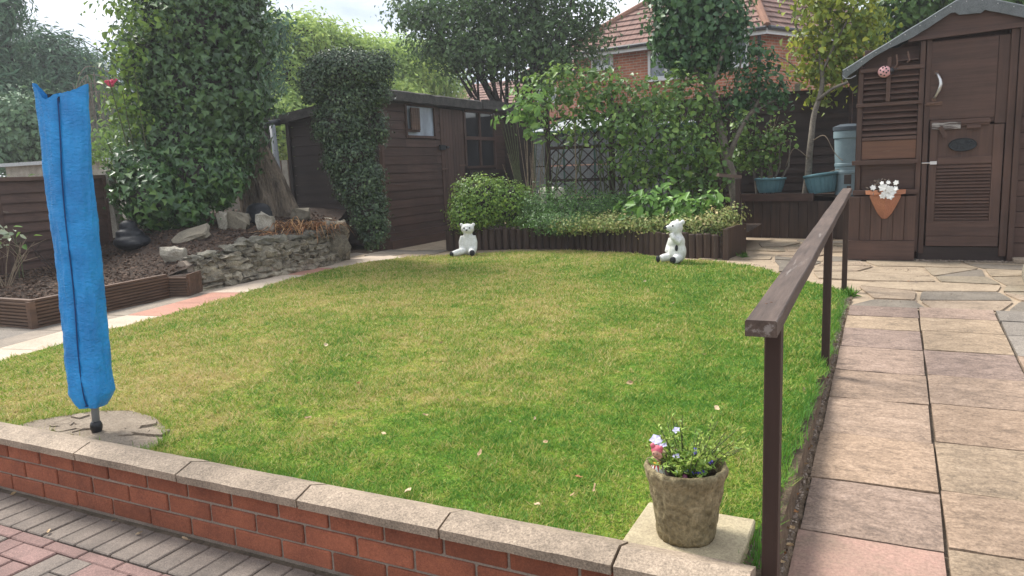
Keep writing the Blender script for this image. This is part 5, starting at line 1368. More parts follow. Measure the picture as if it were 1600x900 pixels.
for k in range(20):      # bundle of canes left of the trellis
    a = V((-4.72 + r.uniform(-.10, .10), 10.1 + r.uniform(-.1, .1), 0.42)); b = a + V((r.uniform(-0.35, 0.35), r.uniform(-0.1, 0.1), r.uniform(0.9, 1.6))); mid = a.lerp(b, 0.5) + V((r.uniform(-.04, .04), 0, 0))
    m.tube([a, mid, b], [0.007, 0.006, 0.003], 5)
m.build('cane_bundle', MAT['twig'], cr, kind='stuff')
for (x, z) in ((-3.75, 2.05), (-3.62, 1.75), (-2.6, 2.15), (-3.1, 1.78)):
    m = MB(); rose(m, (x, 10.1 + (x + 4.6) * 0.22, z), 0.035); m.build('bloom', MAT['petal_white'], cr)
ca = MB().tube([(-3.98, 9.98, 0.4), (-3.97, 10.0, 1.2), (-3.98, 10.02, 1.95)], [0.008, 0.008, 0.007], 7).build('garden_cane', MAT['twig'], None, label='tall bare bamboo cane standing in the flower bed before the trellis', cat='cane')
lu = thing('laurel_shrub', 'bright green leafy shrub at the corner of the left shed', 'shrub', (-4.95, 10.0, 0.4))
foliage('foliage', LOBES['laurel'], LM['laurel'], lu, dens=34, per=6, cl=0.08, L=0.10, W=0.06, shape='hex', hang=0.4)
m = MB()
for k in range(6): m.tube([(-4.85 + k * 0.03, 10.05, 0.4), (-4.95 + k * 0.02, 10.0, 1.3), (-4.95 + 0.05 * (k - 3), 9.95, 2.0)], [0.01, 0.009, 0.004], 5)
m.build('stem', MAT['stem_green'], lu)
twigs('dead_shrub', 'pale dead stem among the leaves near the right end of the flower bed', -1.95, 9.35, 0.43, 4, 0.55, 21, MAT['twig'], spread=0.12, r0=0.009)

# ---- bears
def bear(label, loc, face, kind):
    t = thing('bear_statue', label, 'statue', loc); X, Y, Z = loc
    Rz = Matrix.Rotation(face, 3, 'Z')          # local -Y is the front
    def W_(p): q = Rz @ V(p); return (X + q.x, Y + q.y, Z + q.z)
    m = MB()
    if kind == 0:
        m.ball(W_((0, 0.01, 0.12)), (0.098, 0.085, 0.13), 16, 12).ball(W_((0, 0.01, 0.20)), (0.090, 0.07, 0.095), 16, 12).tube([W_((0, 0.01, 0.25)), W_((0, 0.01, 0.31))], [0.062, 0.058], 12)
        m.ball(W_((0, 0.0, 0.345)), (0.092, 0.075, 0.070), 16, 12).ball(W_((0, -0.055, 0.330)), (0.042, 0.04, 0.034), 12, 10)
        for s in (-1, 1):
            m.ball(W_((s * 0.080, 0.01, 0.398)), (0.026, 0.018, 0.026), 10, 8)
            m.tube([W_((s * 0.070, 0.01, 0.25)), W_((s * 0.092, -0.01, 0.17)), W_((s * 0.090, -0.03, 0.08))], [0.034, 0.034, 0.03], 10).ball(W_((s * 0.088, -0.035, 0.075)), 0.030, 10, 8)
        m.tube([W_((-0.05, -0.02, 0.06)), W_((-0.12, -0.10, 0.05)), W_((-0.19, -0.15, 0.035))], [0.05, 0.045, 0.036], 12)
        m.tube([W_((0.05, -0.02, 0.06)), W_((0.06, -0.11, 0.055)), W_((0.07, -0.18, 0.045))], [0.05, 0.048, 0.042], 12)
        ft = [((-0.205, -0.165, 0.036), (0.032, 0.020, 0.034), -0.8), ((0.072, -0.20, 0.047), (0.036, 0.018, 0.040), 0.0)]
        fc = [(s * 0.036, -0.068, 0.362) for s in (-1, 1)]; nose = (0, -0.096, 0.337)
    else:
        m.ball(W_((0, 0.02, 0.12)), (0.10, 0.105, 0.13), 16, 12).ball(W_((0, 0.015, 0.22)), (0.092, 0.088, 0.11), 16, 12).tube([W_((0, 0.01, 0.27)), W_((0, 0.0, 0.34))], [0.07, 0.062], 12)
        m.ball(W_((0, 0.0, 0.385)), (0.080, 0.090, 0.080), 16, 12).ball(W_((0, -0.082, 0.388)), (0.036, 0.048, 0.034), 12, 10, Rz)
        for s in (-1, 1):
            m.ball(W_((s * 0.052, 0.058, 0.445)), (0.026, 0.024, 0.030), 10, 8)
        m.tube([W_((0.07, 0.01, 0.27)), W_((0.095, -0.03, 0.23)), W_((0.075, -0.08, 0.28)), W_((0.04, -0.085, 0.325))], [0.036, 0.034, 0.03, 0.028], 10)
        m.tube([W_((-0.08, 0.0, 0.26)), W_((-0.10, -0.02, 0.18)), W_((-0.08, -0.06, 0.11))], [0.036, 0.034, 0.03], 10)
        m.tube([W_((0.06, 0.0, 0.06)), W_((0.10, -0.06, 0.05)), W_((0.12, -0.11, 0.045))], [0.05, 0.048, 0.042], 12)
        m.tube([W_((-0.05, -0.02, 0.06)), W_((-0.06, -0.11, 0.055)), W_((-0.07, -0.15, 0.045))], [0.05, 0.046, 0.04], 12)
        ft = [((0.13, -0.125, 0.047), (0.036, 0.018, 0.040), 0.6), ((-0.072, -0.185, 0.045), (0.034, 0.02, 0.038), 0.0)]
        fc = [(s * 0.046, -0.066, 0.412) for s in (-1, 1)]; nose = (0, -0.130, 0.393)
    fused('body', m, MAT['white'], t, 0.0085)
    for c, r3, ra in ft: MB().ball(W_(c), r3, 12, 8, Rz @ Matrix.Rotation(ra, 3, 'Z')).build('foot_pad', MAT['black_stone'], t, smooth=True)
    for c in fc: MB().ball(W_(c), 0.0105, 10, 6).build('eye', MAT['black_stone'], t, smooth=True)
    MB().ball(W_(nose), (0.016, 0.013, 0.012), 10, 6).build('nose', MAT['black_stone'], t, smooth=True)
    if kind: MB().ball(W_((0.098, -0.055, 0.17)), (0.012, 0.02, 0.035), 10, 6, Rz).build('hip_patch', MAT['black_stone'], t, smooth=True)
    return t
bear('white sitting bear statue with an outstretched leg, by the clipped round bush', (-4.97, 8.62, 0.222), rad(22), 0)
bear('white sitting bear statue in profile with a paw to its chin', (-2.12, 8.27, 0.225), rad(-42), 1)

# ---- left garden shed
gs = thing('garden_shed', 'long dark brown timber shed with flat dark roof behind the arching evergreen', 'shed', (-7.5, 11, 0.2))
XS = -6.75
def sideboards(y0, y1, z0, z1, step, x=XS, mat='brown_y', skip=None):
    z = z0; k = 0
    while z < z1 - 0.02:
        zt = min(z + step, z1); m = MB()
        m.hexa([(x - 0.02, y0, z), (x + 0.012, y0, z), (x + 0.012, y1, z), (x - 0.02, y1, z), (x - 0.02, y0, zt - 0.004), (x + 0.002, y0, zt - 0.004), (x + 0.002, y1, zt - 0.004), (x - 0.02, y1, zt - 0.004)])
        m.build('board', MAT[mat], gs); z = zt
def btop(y): return 2.40 + (y - 9.28) * 0.012
sideboards(9.30, 9.93, 0.40, 2.38, 0.132)
sideboards(9.93, 10.80, 0.40, 1.86, 0.132)
sideboards(10.80, 10.93, 0.40, 2.38, 0.132)
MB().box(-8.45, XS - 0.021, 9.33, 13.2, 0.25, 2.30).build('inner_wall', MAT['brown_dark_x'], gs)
# gable end boards facing the camera side
z = 0.45
while z < 2.32:
    zt = min(z + 0.15, 2.34); xl = -8.50
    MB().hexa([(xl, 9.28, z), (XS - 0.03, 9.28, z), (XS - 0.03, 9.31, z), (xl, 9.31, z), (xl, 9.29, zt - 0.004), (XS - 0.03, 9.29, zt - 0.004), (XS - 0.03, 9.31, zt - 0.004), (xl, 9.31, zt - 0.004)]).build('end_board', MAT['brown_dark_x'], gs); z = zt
MB().box(XS - 0.03, XS + 0.03, 9.26, 9.31, 0.35, 2.40).build('corner_post', MAT['brown_z'], gs)
MB().box(-8.53, -8.47, 9.25, 9.31, 0.35, 2.2).build('corner_post', MAT['brown_dark_x'], gs)
# window 1
wn = MB(); wn.box(XS + 0.0, XS + 0.03, 9.93, 9.97, 1.86, 2.38); wn.box(XS, XS + 0.03, 10.76, 10.80, 1.86, 2.38); wn.box(XS, XS + 0.035, 9.97, 10.76, 1.86, 1.90); wn.box(XS, XS + 0.03, 9.97, 10.76, 2.35, 2.38)
wn = wn.build('window', MAT['brown_z'], gs)
MB().box(XS - 0.015, XS - 0.005, 9.97, 10.76, 1.90, 2.35).build('pane', MAT['glass_film'], wn)
m = MB()
for k in range(4): MB().box(XS + 0.05, XS + 0.075, 10.02 + k * 0.06, 10.075 + k * 0.06, 1.98, 2.32).build('slat', MAT['deck'], wn)
MB().box(XS + 0.03, XS + 0.05, 9.95, 10.28, 1.95, 2.0).build('batten', MAT['brown_y'], wn)
# door
dr = MB().box(XS - 0.02, XS + 0.005, 10.935, 11.70, 0.44, 2.36).build('door', MAT['brown_z'], gs)
for k in range(8): y = 10.94 + k * 0.095; MB().box(XS + 0.006, XS + 0.016, y + 0.003, y + 0.092, 0.45, 2.35).build('plank', MAT['brown_z'], dr)
MB().box(XS + 0.016, XS + 0.05, 10.87, 11.03, 1.68, 1.76).build('lock', MAT['iron'], dr)
MB().tube([(XS + 0.06, 11.03, 1.72), (XS + 0.06, 11.10, 1.72)], 0.02, 8).build('knob', MAT['iron'], dr)
MB().tube([(XS + 0.03, 10.90, 1.36), (XS + 0.03, 11.08, 1.36)], 0.008, 6).box(XS + 0.014, XS + 0.026, 10.92, 11.06, 1.345, 1.375).build('bolt', MAT['rust'], dr)
MB().box(XS + 0.014, XS + 0.024, 11.50, 11.70, 1.40, 1.43).build('hinge', MAT['rust'], dr)
# big divided window
sideboards(11.72, 12.95, 0.40, 1.30, 0.132); sideboards(12.88, 13.3, 1.30, 2.36, 0.132)
w2 = MB()
for (a, b) in ((11.72, 11.78), (12.27, 12.32), (12.83, 12.88)): w2.box(XS, XS + 0.03, a, b, 1.40, 2.34)
w2.box(XS + 0.002, XS + 0.034, 11.72, 12.88, 1.86, 1.92); w2.box(XS, XS + 0.028, 11.78, 12.83, 1.36, 1.40); w2.box(XS, XS + 0.028, 11.78, 12.83, 2.34, 2.38)
w2 = w2.build('window', MAT['brown_z'], gs)
for (a, b) in ((11.78, 12.27), (12.32, 12.83)):
    for (c, d) in ((1.40, 1.86), (1.92, 2.34)): MB().box(XS - 0.015, XS - 0.006, a, b, c, d).build('pane', MAT['glass_dark'], w2)
MB().box(XS, XS + 0.09, 11.74, 13.0, 1.20, 1.32).build('sill', MAT['brown_dark_x'], gs)
MB().box(XS - 0.1, XS + 0.14, 9.22, 11.75, 0.19, 0.33).build('plinth', MAT['brown_y'], gs)
MB().box(XS - 0.1, XS + 0.08, 9.24, 11.70, 0.33, 0.43).build('step', MAT['brown_y'], gs)
# roof: mono-pitch, mossy fascia
m = MB(); m.hexa([(-8.62, 9.15, 2.16), (-6.62, 9.15, 2.385), (-6.62, 12.1, 2.41), (-8.62, 12.1, 2.16), (-8.62, 9.15, 2.24), (-6.62, 9.15, 2.50), (-6.62, 12.1, 2.52), (-8.62, 12.1, 2.24)]); m.build('roof', MAT['felt_dark'], gs, bevel=0.01)
vs = []; n = 40
for i in range(n + 1):
    y = 9.13 + (12.13 - 9.13) * i / n; a = 0.012 * noise.noise(V((y * 4, 0, 0)))
    vs += [(-6.615, y, 2.385 + a), (-6.575 + a, y, 2.385 + a), (-6.57 + a, y, 2.52 + a), (-6.64, y, 2.545 + a)]
MB().add(vs, [(i * 4 + j, i * 4 + (j + 1) % 4, i * 4 + 4 + (j + 1) % 4, i * 4 + 4 + j) for i in range(n) for j in range(4)] + [(3, 2, 1, 0), (n * 4, n * 4 + 1, n * 4 + 2, n * 4 + 3)]).build('fascia', MAT['felt_dark'], gs)
MB().hexa([(-8.64, 9.08, 2.13), (-6.60, 9.08, 2.37), (-6.60, 9.15, 2.37), (-8.64, 9.15, 2.13), (-8.64, 9.08, 2.27), (-6.60, 9.08, 2.51), (-6.60, 9.15, 2.51), (-8.64, 9.15, 2.27)]).build('end_fascia', MAT['felt_dark'], gs)
MB().box(-8.5, -6.55, 12.14, 13.45, 2.40, 2.46).build('lower_roof', MAT['felt_dark'], gs)
MB().box(-6.60, -6.555, 12.15, 13.44, 2.463, 2.56).build('fascia', MAT['felt_dark'], gs)
MB().box(XS - 0.02, -5.85, 13.3, 13.34, 0.2, 2.35).build('end_panel', MAT['brown_dark_x'], gs)
# gutter stub and downpipe left of it
gp = thing('downpipe', 'grey downpipe under a dark gutter between the ivy trunk and the shed', 'downpipe', (-8.75, 9.0, 0.8))
MB().tube([(-8.42, 8.85, 2.12), (-8.38, 8.87, 1.1), (-8.34, 8.88, 0.4)], 0.045, 12).build('pipe', MAT['pipe'], gp, smooth=True)
MB().tube([(-8.75, 8.75, 2.13), (-8.45, 9.06, 2.17)], 0.05, 10).build('gutter', MAT['gutter'], gp, smooth=True)
pf = thing('old_fence', 'old pale timber fence boards glimpsed behind the grey downpipe', 'fence', (-9.2, 9.9, 0.3))
for k in range(7): MB().box(-9.7 + k * 0.14, -9.57 + k * 0.14, 9.9, 9.93, 0.4, 1.62).build('board', MAT['concrete'] if k % 2 else MAT['deck_x'], pf)

# ---- cotoneaster arching over the shed
co = thing('arching_shrub', 'dense tiny leaved evergreen trained up the shed corner and bulging over its roof', 'shrub', (-6.62, 9.0, 0.25))
foliage('foliage', LOBES['cotoneaster'], LM['cot'], co, dens=460, per=15, cl=0.036, L=0.030, W=0.024, hang=0.2, depth=0.75, cull=-0.15, lo=0.88, hi=1.03)
core('stems', LOBES['cotoneaster'], 0.83, MAT['bark_dark'], co)
m = MB(); r = random.Random(3)
for k in range(60):
    L0 = r.choice(LOBES['cotoneaster']); d = V((r.uniform(-1, 1), -0.5, r.uniform(-0.4, 1))).normalized(); a = V(L0[:3]) + V((d.x * L0[3], d.y * L0[3] * 0.7, d.z * L0[4])) * 0.9; m.tube([a, a + d * 0.12 + V((0, 0, 0.02))], [0.003, 0.0015], 4)
m.build('twig', MAT['bark_dark'], co, kind='stuff')

# ---- greenhouse behind the trellis
gh = thing('greenhouse', 'grey panelled greenhouse with a pale sloping roof behind the trellis', 'greenhouse', (-4.3, 12.6, 0.2))
for i in range(5):
    for j in range(3): MB().box(-5.60 + i * 0.56, -5.06 + i * 0.56, 12.20, 12.22, 0.25 + j * 0.55, 0.78 + j * 0.55).build('panel', MAT['gh_panel'], gh)
for i in range(6): MB().box(-5.63 + i * 0.56, -5.60 + i * 0.56, 12.19, 12.23, 0.2, 1.9).build('frame', MAT['green_frame'], gh)
MB().add([(-5.66, 12.15, 1.90), (-2.78, 12.15, 1.90), (-3.6, 13.4, 2.22), (-5.1, 13.4, 2.22), (-5.66, 12.15, 1.94), (-2.78, 12.15, 1.94), (-3.6, 13.4, 2.26), (-5.1, 13.4, 2.26)], [(3, 2, 1, 0), (4, 5, 6, 7), (0, 1, 5, 4), (1, 2, 6, 5), (2, 3, 7, 6), (3, 0, 4, 7)]).build('roof', MAT['gh_roof'], gh)
MB().beam((-5.68, 12.14, 1.93), (-5.10, 13.4, 2.25), 0.04, 0.05).build('roof_edge', MAT['green_frame'], gh)
MB().beam((-5.68, 12.13, 1.90), (-2.76, 12.13, 1.90), 0.05, 0.05).build('eave', MAT['green_frame'], gh)
sb = MB().lathe((-5.05, 11.6, 0.2), [(0.1, 0), (0.19, 0), (0.22, 0.3), (0.22, 0.72), (0.20, 0.78), (0.1, 0.80)], 20).build('storage_tub', MAT['cream_box'], None, smooth=True, label='cream tub standing before the greenhouse behind the rose canes', cat='tub')

# ---- back fence
fb = thing('fence', 'tall dark brown overlapping board fence behind the blue planters', 'fence', (-1.6, 12.35, 0.2))
def bfn(s, o, z): return (s, 12.35 - o, z)
for (sa, sb_) in ((-4.2, -2.45), (-2.40, -0.60), (-0.55, 1.3), (1.35, 3.2), (3.25, 5.1)):
    for k in range(14): z0 = 0.45 + k * 0.13; waney(fb, sa, sb_, z0, z0 + 0.142, k, MAT['fence_b'], bfn, sa)
    MB().beam((sa, 12.33, 2.285), (sb_, 12.33, 2.285), 0.06, 0.035).build('cap_rail', MAT['fence_b'], fb)
for s in (-2.425, -0.575): MB().box(s - 0.022, s + 0.022, 12.29, 12.37, 0.2, 2.34).build('post', MAT['fence_b'], fb)
MB().box(-1.36, -1.28, 12.42, 12.50, 0.2, 2.42).build('concrete_post', MAT['concrete'], fb)

# ---- raised timber planter, right rear
rp = thing('raised_planter', 'dark brown vertical board raised planter carrying the two blue tubs', 'planter', (-1.1, 11.4, 0.2))
x = -2.15; k = 0
while x < -0.30:
    yb = 11.42 - (x + 2.15) * 0.19
    MB().hexa([(x + 0.003, yb, 0.2), (x + 0.122, yb - 0.023, 0.2), (x + 0.122, yb + 0.01, 0.2), (x + 0.003, yb + 0.03, 0.2), (x + 0.003, yb, 0.72), (x + 0.122, yb - 0.023, 0.72), (x + 0.122, yb + 0.01, 0.72), (x + 0.003, yb + 0.03, 0.72)]).build('board', MAT['edge_z'], rp); x += 0.125; k += 1
MB().beam((-2.16, 11.41, 0.775), (-0.95, 11.18, 0.775), 0.05, 0.105).build('top_board', MAT['brown_x'], rp)
MB().hexa([(-2.15, 11.45, 0.2), (-0.3, 11.1, 0.2), (-0.3, 11.12, 0.2), (-2.15, 11.47, 0.2), (-2.15, 11.45, 0.72), (-0.3, 11.1, 0.72), (-0.3, 11.12, 0.72), (-2.15, 11.47, 0.72)]).build('back_board', MAT['brown_dark_x'], rp)
MB().add([(-2.2, 11.42, 0.80), (-0.95, 11.19, 0.80), (-0.3, 11.08, 0.74), (-0.3, 12.4, 0.78), (-2.2, 12.4, 0.80)], [(0, 1, 2, 3, 4)]).build('soil', MAT['soil'], rp)
def tub(loc, tilt, label, r_=0.21, h_=0.20):
    t = thing('plant_tub', label, 'plant pot', loc, 'blue ribbed plastic tubs'); X, Y, Z = loc
    def fn(a, j): return 1 + (0.025 * (1 if math.sin(a * 22) > 0 else -0.4) if 1 <= j <= 6 else 0)
    MB().lathe(loc, [(0.02, 0), (r_ * 0.72, 0), (r_ * 0.80, h_ * 0.2), (r_ * 0.87, h_ * 0.45), (r_ * 0.92, h_ * 0.7), (r_ * 0.94, h_ * 0.86), (r_ * 0.94, h_ * 0.87)], 88, fn).build('body', MAT['blue_pot'], t)
    MB().lathe(loc, [(r_ * 0.93, h_ * 0.87), (r_ * 1.04, h_ * 0.88), (r_ * 1.05, h_ * 1.02), (r_ * 0.97, h_ * 1.03), (r_ * 0.90, h_ * 0.9)], 48).build('rim', MAT['blue_pot'], t, smooth=True)
    MB().lathe((X, Y, Z + h_ * 0.86), [(0.001, 0.012), (r_ * 0.9, 0.0)], 24).build('soil', MAT['soil'], t)
    t.rotation_euler = tilt; return t
tub((-1.57, 11.52, 0.84), (0, 0, 0), 'blue ribbed tub standing level on the raised planter, holding a thin stem')
tub((-0.86, 11.42, 0.82), (rad(-3), rad(-7), 0), 'blue ribbed tub tilted to one side next to the tall water butt', 0.22, 0.26)
twigs('tub_plant', 'thin bamboo supported plant growing in the level blue tub', -1.55, 11.52, 1.03, 5, 1.0, 31, MAT['twig'], cat='plant', spread=0.10, leaf=LM['climb'], nl=60, ls=0.06, r0=0.009)
wbt = thing('water_butt', 'tall pale blue water butt with a dark lid beside the tool shed', 'water butt', (-0.56, 11.5, 0.5))
MB().lathe((-0.56, 11.52, 0.45), [(0.02, 0), (0.135, 0), (0.14, 0.32), (0.150, 0.33), (0.150, 0.36), (0.143, 0.37), (0.150, 0.62), (0.16, 0.63), (0.16, 0.66), (0.153, 0.67), (0.153, 0.72), (0.163, 0.73), (0.163, 0.76), (0.157, 0.77), (0.170, 1.10), (0.185, 1.11), (0.185, 1.20), (0.17, 1.21)], 40).build('barrel', MAT['butt'], wbt, smooth=False)
MB().lathe((-0.56, 11.52, 1.66), [(0.192, 0), (0.195, 0.05), (0.17, 0.06), (0.10, 0.085), (0.02, 0.09)], 40).build('lid', MAT['butt_lid'], wbt)

# ---- front tool shed
ts = thing('tool_shed', 'brown tool shed with louvred stable door and grey felt roof at the right', 'shed', (0.5, 9.2, 0.2))
Y0 = 8.95
def bx(name, x0, x1, z0, z1, y0, y1, mat, parent=ts, bev=0.003, **kw): return MB().box(x0, x1, y0, y1, z0, z1).build(name, MAT[mat], parent, bevel=bev, **kw)
m = MB(); m.add([(-0.36, 9.06, 0.2), (1.9, 9.06, 0.2), (1.9, 9.06, 2.0), (0.62, 9.06, 2.72), (-0.36, 9.06, 2.22), (-0.36, 10.9, 0.2), (1.9, 10.9, 0.2), (1.9, 10.9, 2.0), (0.62, 10.9, 2.72), (-0.36, 10.9, 2.22)],
      [(0, 1, 2, 3, 4), (9, 8, 7, 6, 5), (0, 5, 6, 1), (1, 6, 7, 2), (4, 9, 5, 0)]); m.build('wall', MAT['brown_z'], ts)
# left bay: louvres
bx('side_post', -0.345, -0.30, 0.93, 2.24, Y0 - 0.02, 9.055, 'brown_z')
bx('side_post', 0.215, 0.262, 0.30, 2.43, Y0 - 0.02, 9.055, 'brown_z')
bx('side_post', 0.270, 0.318, 0.28, 2.47, Y0 - 0.005, 9.055, 'brown_z')
bx('cross_rail', -0.345, 0.262, 2.165, 2.205, Y0 - 0.045, Y0 - 0.022, 'brown_x')
bx('back_board', -0.299, 0.214, 2.206, 2.40, 9.02, 9.058, 'brown_x')
for k in range(5):
    z = 2.115 - k * 0.056; o = MB().hexa([(-0.298, Y0 - 0.012, z - 0.012), (0.213, Y0 - 0.012, z - 0.012), (0.213, Y0 + 0.035, z + 0.032), (-0.298, Y0 + 0.035, z + 0.032), (-0.298, Y0 - 0.012, z), (0.213, Y0 - 0.012, z), (0.213, Y0 + 0.035, z + 0.044), (-0.298, Y0 + 0.035, z + 0.044)]).build('louvre', MAT['brown_x'], ts)
bx('cross_rail', -0.36, 0.25, 1.815, 1.850, Y0 - 0.05, Y0 - 0.022, 'brown_x')
for k in range(5):
    z = 1.765 - k * 0.060; MB().hexa([(-0.298, Y0 - 0.012, z - 0.012), (0.213, Y0 - 0.012, z - 0.012), (0.213, Y0 + 0.035, z + 0.032), (-0.298, Y0 + 0.035, z + 0.032), (-0.298, Y0 - 0.012, z), (0.213, Y0 - 0.012, z), (0.213, Y0 + 0.035, z + 0.044), (-0.298, Y0 + 0.035, z + 0.044)]).build('louvre', MAT['brown_x'], ts)
bx('louvre_sill', -0.298, 0.213, 1.465, 1.50, Y0 - 0.015, 9.02, 'brown_x')
bx('rust_panel', -0.298, 0.213, 1.27, 1.463, Y0 - 0.005, 9.02, 'worn_board', label='rust brown worn board')
bx('cross_rail', -0.385, 0.235, 1.215, 1.262, Y0 - 0.075, Y0 - 0.022, 'brown_x')
bx('lower_panel', -0.298, 0.213, 0.955, 1.214, Y0 + 0.01, 9.02, 'brown_x')
bx('cross_rail', -0.37, 0.25, 0.90, 0.95, Y0 - 0.05, 9.02, 'brown_x')
bx('batten', -0.085, -0.045, 1.856, 2.30, Y0 - 0.045, Y0 - 0.02, 'brown_z')
m = MB(); m.tube([(0.0, Y0 - 0.03, 2.32), (0.01, Y0 - 0.05, 2.22), (-0.015, Y0 - 0.05, 2.18)], 0.010, 6).build('hook', MAT['rust'], ts)
m = MB(); m.tube([(0.10, Y0 - 0.03, 2.34), (0.12, Y0 - 0.05, 2.25), (0.095, Y0 - 0.05, 2.23)], 0.010, 6).build('hook', MAT['rust'], ts)
bx('narrow_shelf', 0.0, 0.20, 2.255, 2.268, Y0 - 0.03, 9.02, 'brown_x', bev=0)
# kick box
kb = bx('kick_box', -0.40, 0.235, 0.215, 0.42, 8.84, 9.0, 'brown_x')
bx('box_back', -0.385, 0.225, 0.42, 0.88, 8.90, 9.0, 'brown_z', bev=0)
for k in range(6): bx('vertical_board', -0.397 + k * 0.106, -0.397 + k * 0.106 + 0.102, 0.422, 0.885, 8.862, 8.895, 'brown_z')
bx('bracket', -0.46, -0.39, 1.02, 1.12, 8.93, 9.0, 'brown_dark_x'); bx('bracket', -0.43, -0.39, 0.90, 1.0, 8.90, 8.97, 'brown_dark_x')
# lower door (louvred)
ld = bx('lower_door', 0.335, 0.975, 0.42, 1.575, 8.965, 9.0, 'brown_z')
bx('stile', 0.335, 0.405, 0.55, 1.57, 8.945, 8.964, 'brown_z', ld); bx('stile', 0.885, 0.975, 0.55, 1.57, 8.945, 8.964, 'brown_z', ld)
bx('door_rail', 0.407, 0.883, 1.195, 1.265, 8.945, 8.964, 'brown_x', ld); bx('door_rail', 0.335, 0.975, 0.36, 0.462, 8.935, 8.964, 'brown_x', ld); bx('door_rail', 0.333, 0.977, 0.464, 0.62, 8.942, 8.964, 'brown_x', ld)
for k in range(17):
    z = 0.632 + k * 0.0328; MB().hexa([(0.408, 8.942, z), (0.882, 8.942, z), (0.882, 8.962, z + 0.016), (0.408, 8.962, z + 0.016), (0.408, 8.942, z + 0.012), (0.882, 8.942, z + 0.012), (0.882, 8.962, z + 0.028), (0.408, 8.962, z + 0.028)]).build('louvre', MAT['brown_x'], ld)
# upper door
ud = bx('upper_door', 0.325, 0.985, 1.60, 2.425, 8.965, 9.0, 'brown_z')
bx('door_sheet', 0.318, 0.885, 1.645, 2.415, 8.948, 8.964, 'brown_x', ud, 0.002)
bx('stile', 0.888, 0.985, 1.58, 2.42, 8.953, 8.964, 'brown_z', ud)
bx('lock_rail', 0.330, 0.85, 1.572, 1.64, 8.944, 8.964, 'brown_x', ud)
bx('peeling_strip', 0.345, 0.60, 1.545, 1.617, 8.930, 8.943, 'peel_board', ud, label='white peeling strip')
bx('cross_strip', 0.60, 0.86, 1.592, 1.62, 8.932, 8.943, 'brown_x', ud)
m = MB(); m.tube([(0.362, 8.94, 2.105), (0.375, 8.90, 2.09), (0.40, 8.875, 2.03), (0.405, 8.868, 1.99), (0.395, 8.875, 1.94), (0.365, 8.90, 1.875), (0.352, 8.94, 1.86)], [0.010, 0.012, 0.016, 0.017, 0.016, 0.012, 0.010], 10)
hd = m.build('handle', MAT['metal'], ud, smooth=True)
bx('handle_plate', 0.345, 0.385, 2.09, 2.13, 8.94, 8.947, 'rust', ud, 0); bx('handle_plate', 0.335, 0.375, 1.83, 1.87, 8.94, 8.947, 'rust', ud, 0)
MB().tube([(0.27, 8.935, 1.80), (0.42, 8.935, 1.815)], 0.008, 6).box(0.29, 0.43, 8.935, 8.947, 1.79, 1.825).build('bolt', MAT['rust'], ud)
MB().tube([(0.27, 8.935, 1.213), (0.40, 8.935, 1.213)], 0.006, 6).box(0.345, 0.405, 8.925, 8.943, 1.198, 1.23).build('bolt', MAT['metal'], ld)
tb = MB().beam((0.42, 8.925, 1.575), (0.475, 8.925, 1.47), 0.012, 0.042, up=(1, 0, 0.5)).build('turn_button', MAT['brown_z'], ld)
bx('latch_block', 0.65, 0.775, 1.54, 1.572, 8.92, 8.944, 'brown_x', ld)
# black oval plaque: a relief of hills and a cottage
pqx, pqz = 0.625, 1.385; m = MB(); n = 36
vs = [(pqx + 0.125 * math.cos(2 * math.pi * k / n), 8.938, pqz + 0.066 * math.sin(2 * math.pi * k / n)) for k in range(n)] + [(pqx + 0.118 * math.cos(2 * math.pi * k / n), 8.926, pqz + 0.060 * math.sin(2 * math.pi * k / n)) for k in range(n)] + [(pqx + 0.108 * math.cos(2 * math.pi * k / n), 8.931, pqz + 0.051 * math.sin(2 * math.pi * k / n)) for k in range(n)]
fs = [(j * n + k, j * n + (k + 1) % n, (j + 1) * n + (k + 1) % n, (j + 1) * n + k) for j in range(2) for k in range(n)] + [tuple(2 * n + k for k in range(n))]
pq = thing('oval_plaque', 'black cast oval plaque with a raised picture hung on the tool shed door', 'plaque', (pqx, 8.938, pqz))
m.add(vs, fs).build('plate', MAT['iron'], pq)
m = MB(); r = random.Random(6)
for k in range(26):
    a = r.uniform(0, 6.28); q = r.random() ** 0.5; m.ball((pqx + 0.098 * q * math.cos(a), 8.929, pqz + 0.043 * q * math.sin(a)), (r.uniform(.006, .018), 0.004, r.uniform(.004, .009)), 8, 5)
m.build('relief', MAT['iron'], pq)
# frame, gable, trim
bx('door_post', 0.985, 1.05, 0.26, 2.47, 8.93, 9.05, 'brown_z'); bx('door_post', 1.055, 1.105, 0.22, 2.50, 8.90, 9.05, 'brown_z')
bx('threshold', 0.27, 1.05, 0.205, 0.355, 8.955, 9.05, 'brown_dark_x')
for k in range(12): bx('side_board', 1.11, 1.9, 0.24 + k * 0.155, 0.39 + k * 0.155, 8.97, 9.05, 'brown_x')
MB().hexa([(0.10, 8.895, 2.432), (1.95, 8.895, 2.50), (1.95, 8.93, 2.50), (0.10, 8.93, 2.432), (0.10, 8.895, 2.475), (1.95, 8.895, 2.543), (1.95, 8.93, 2.543), (0.10, 8.93, 2.475)]).build('head_trim', MAT['brown_x'], ts)
m = MB(); m.prism([(0, 0)] * 3, 0, 0) if False else None
gv = [(0.10, 2.477), (1.55, 2.53), (1.12, 2.62), (0.80, 2.70), (0.62, 2.715), (0.45, 2.67), (0.25, 2.57)]
MB().add([(x, 8.915, z) for x, z in gv] + [(x, 8.955, z) for x, z in gv], [tuple(range(7)), tuple(reversed(range(7, 14)))] + [(i, (i + 1) % 7, 7 + (i + 1) % 7, 7 + i) for i in range(7)]).build('gable_board', MAT['brown_x'], ts)
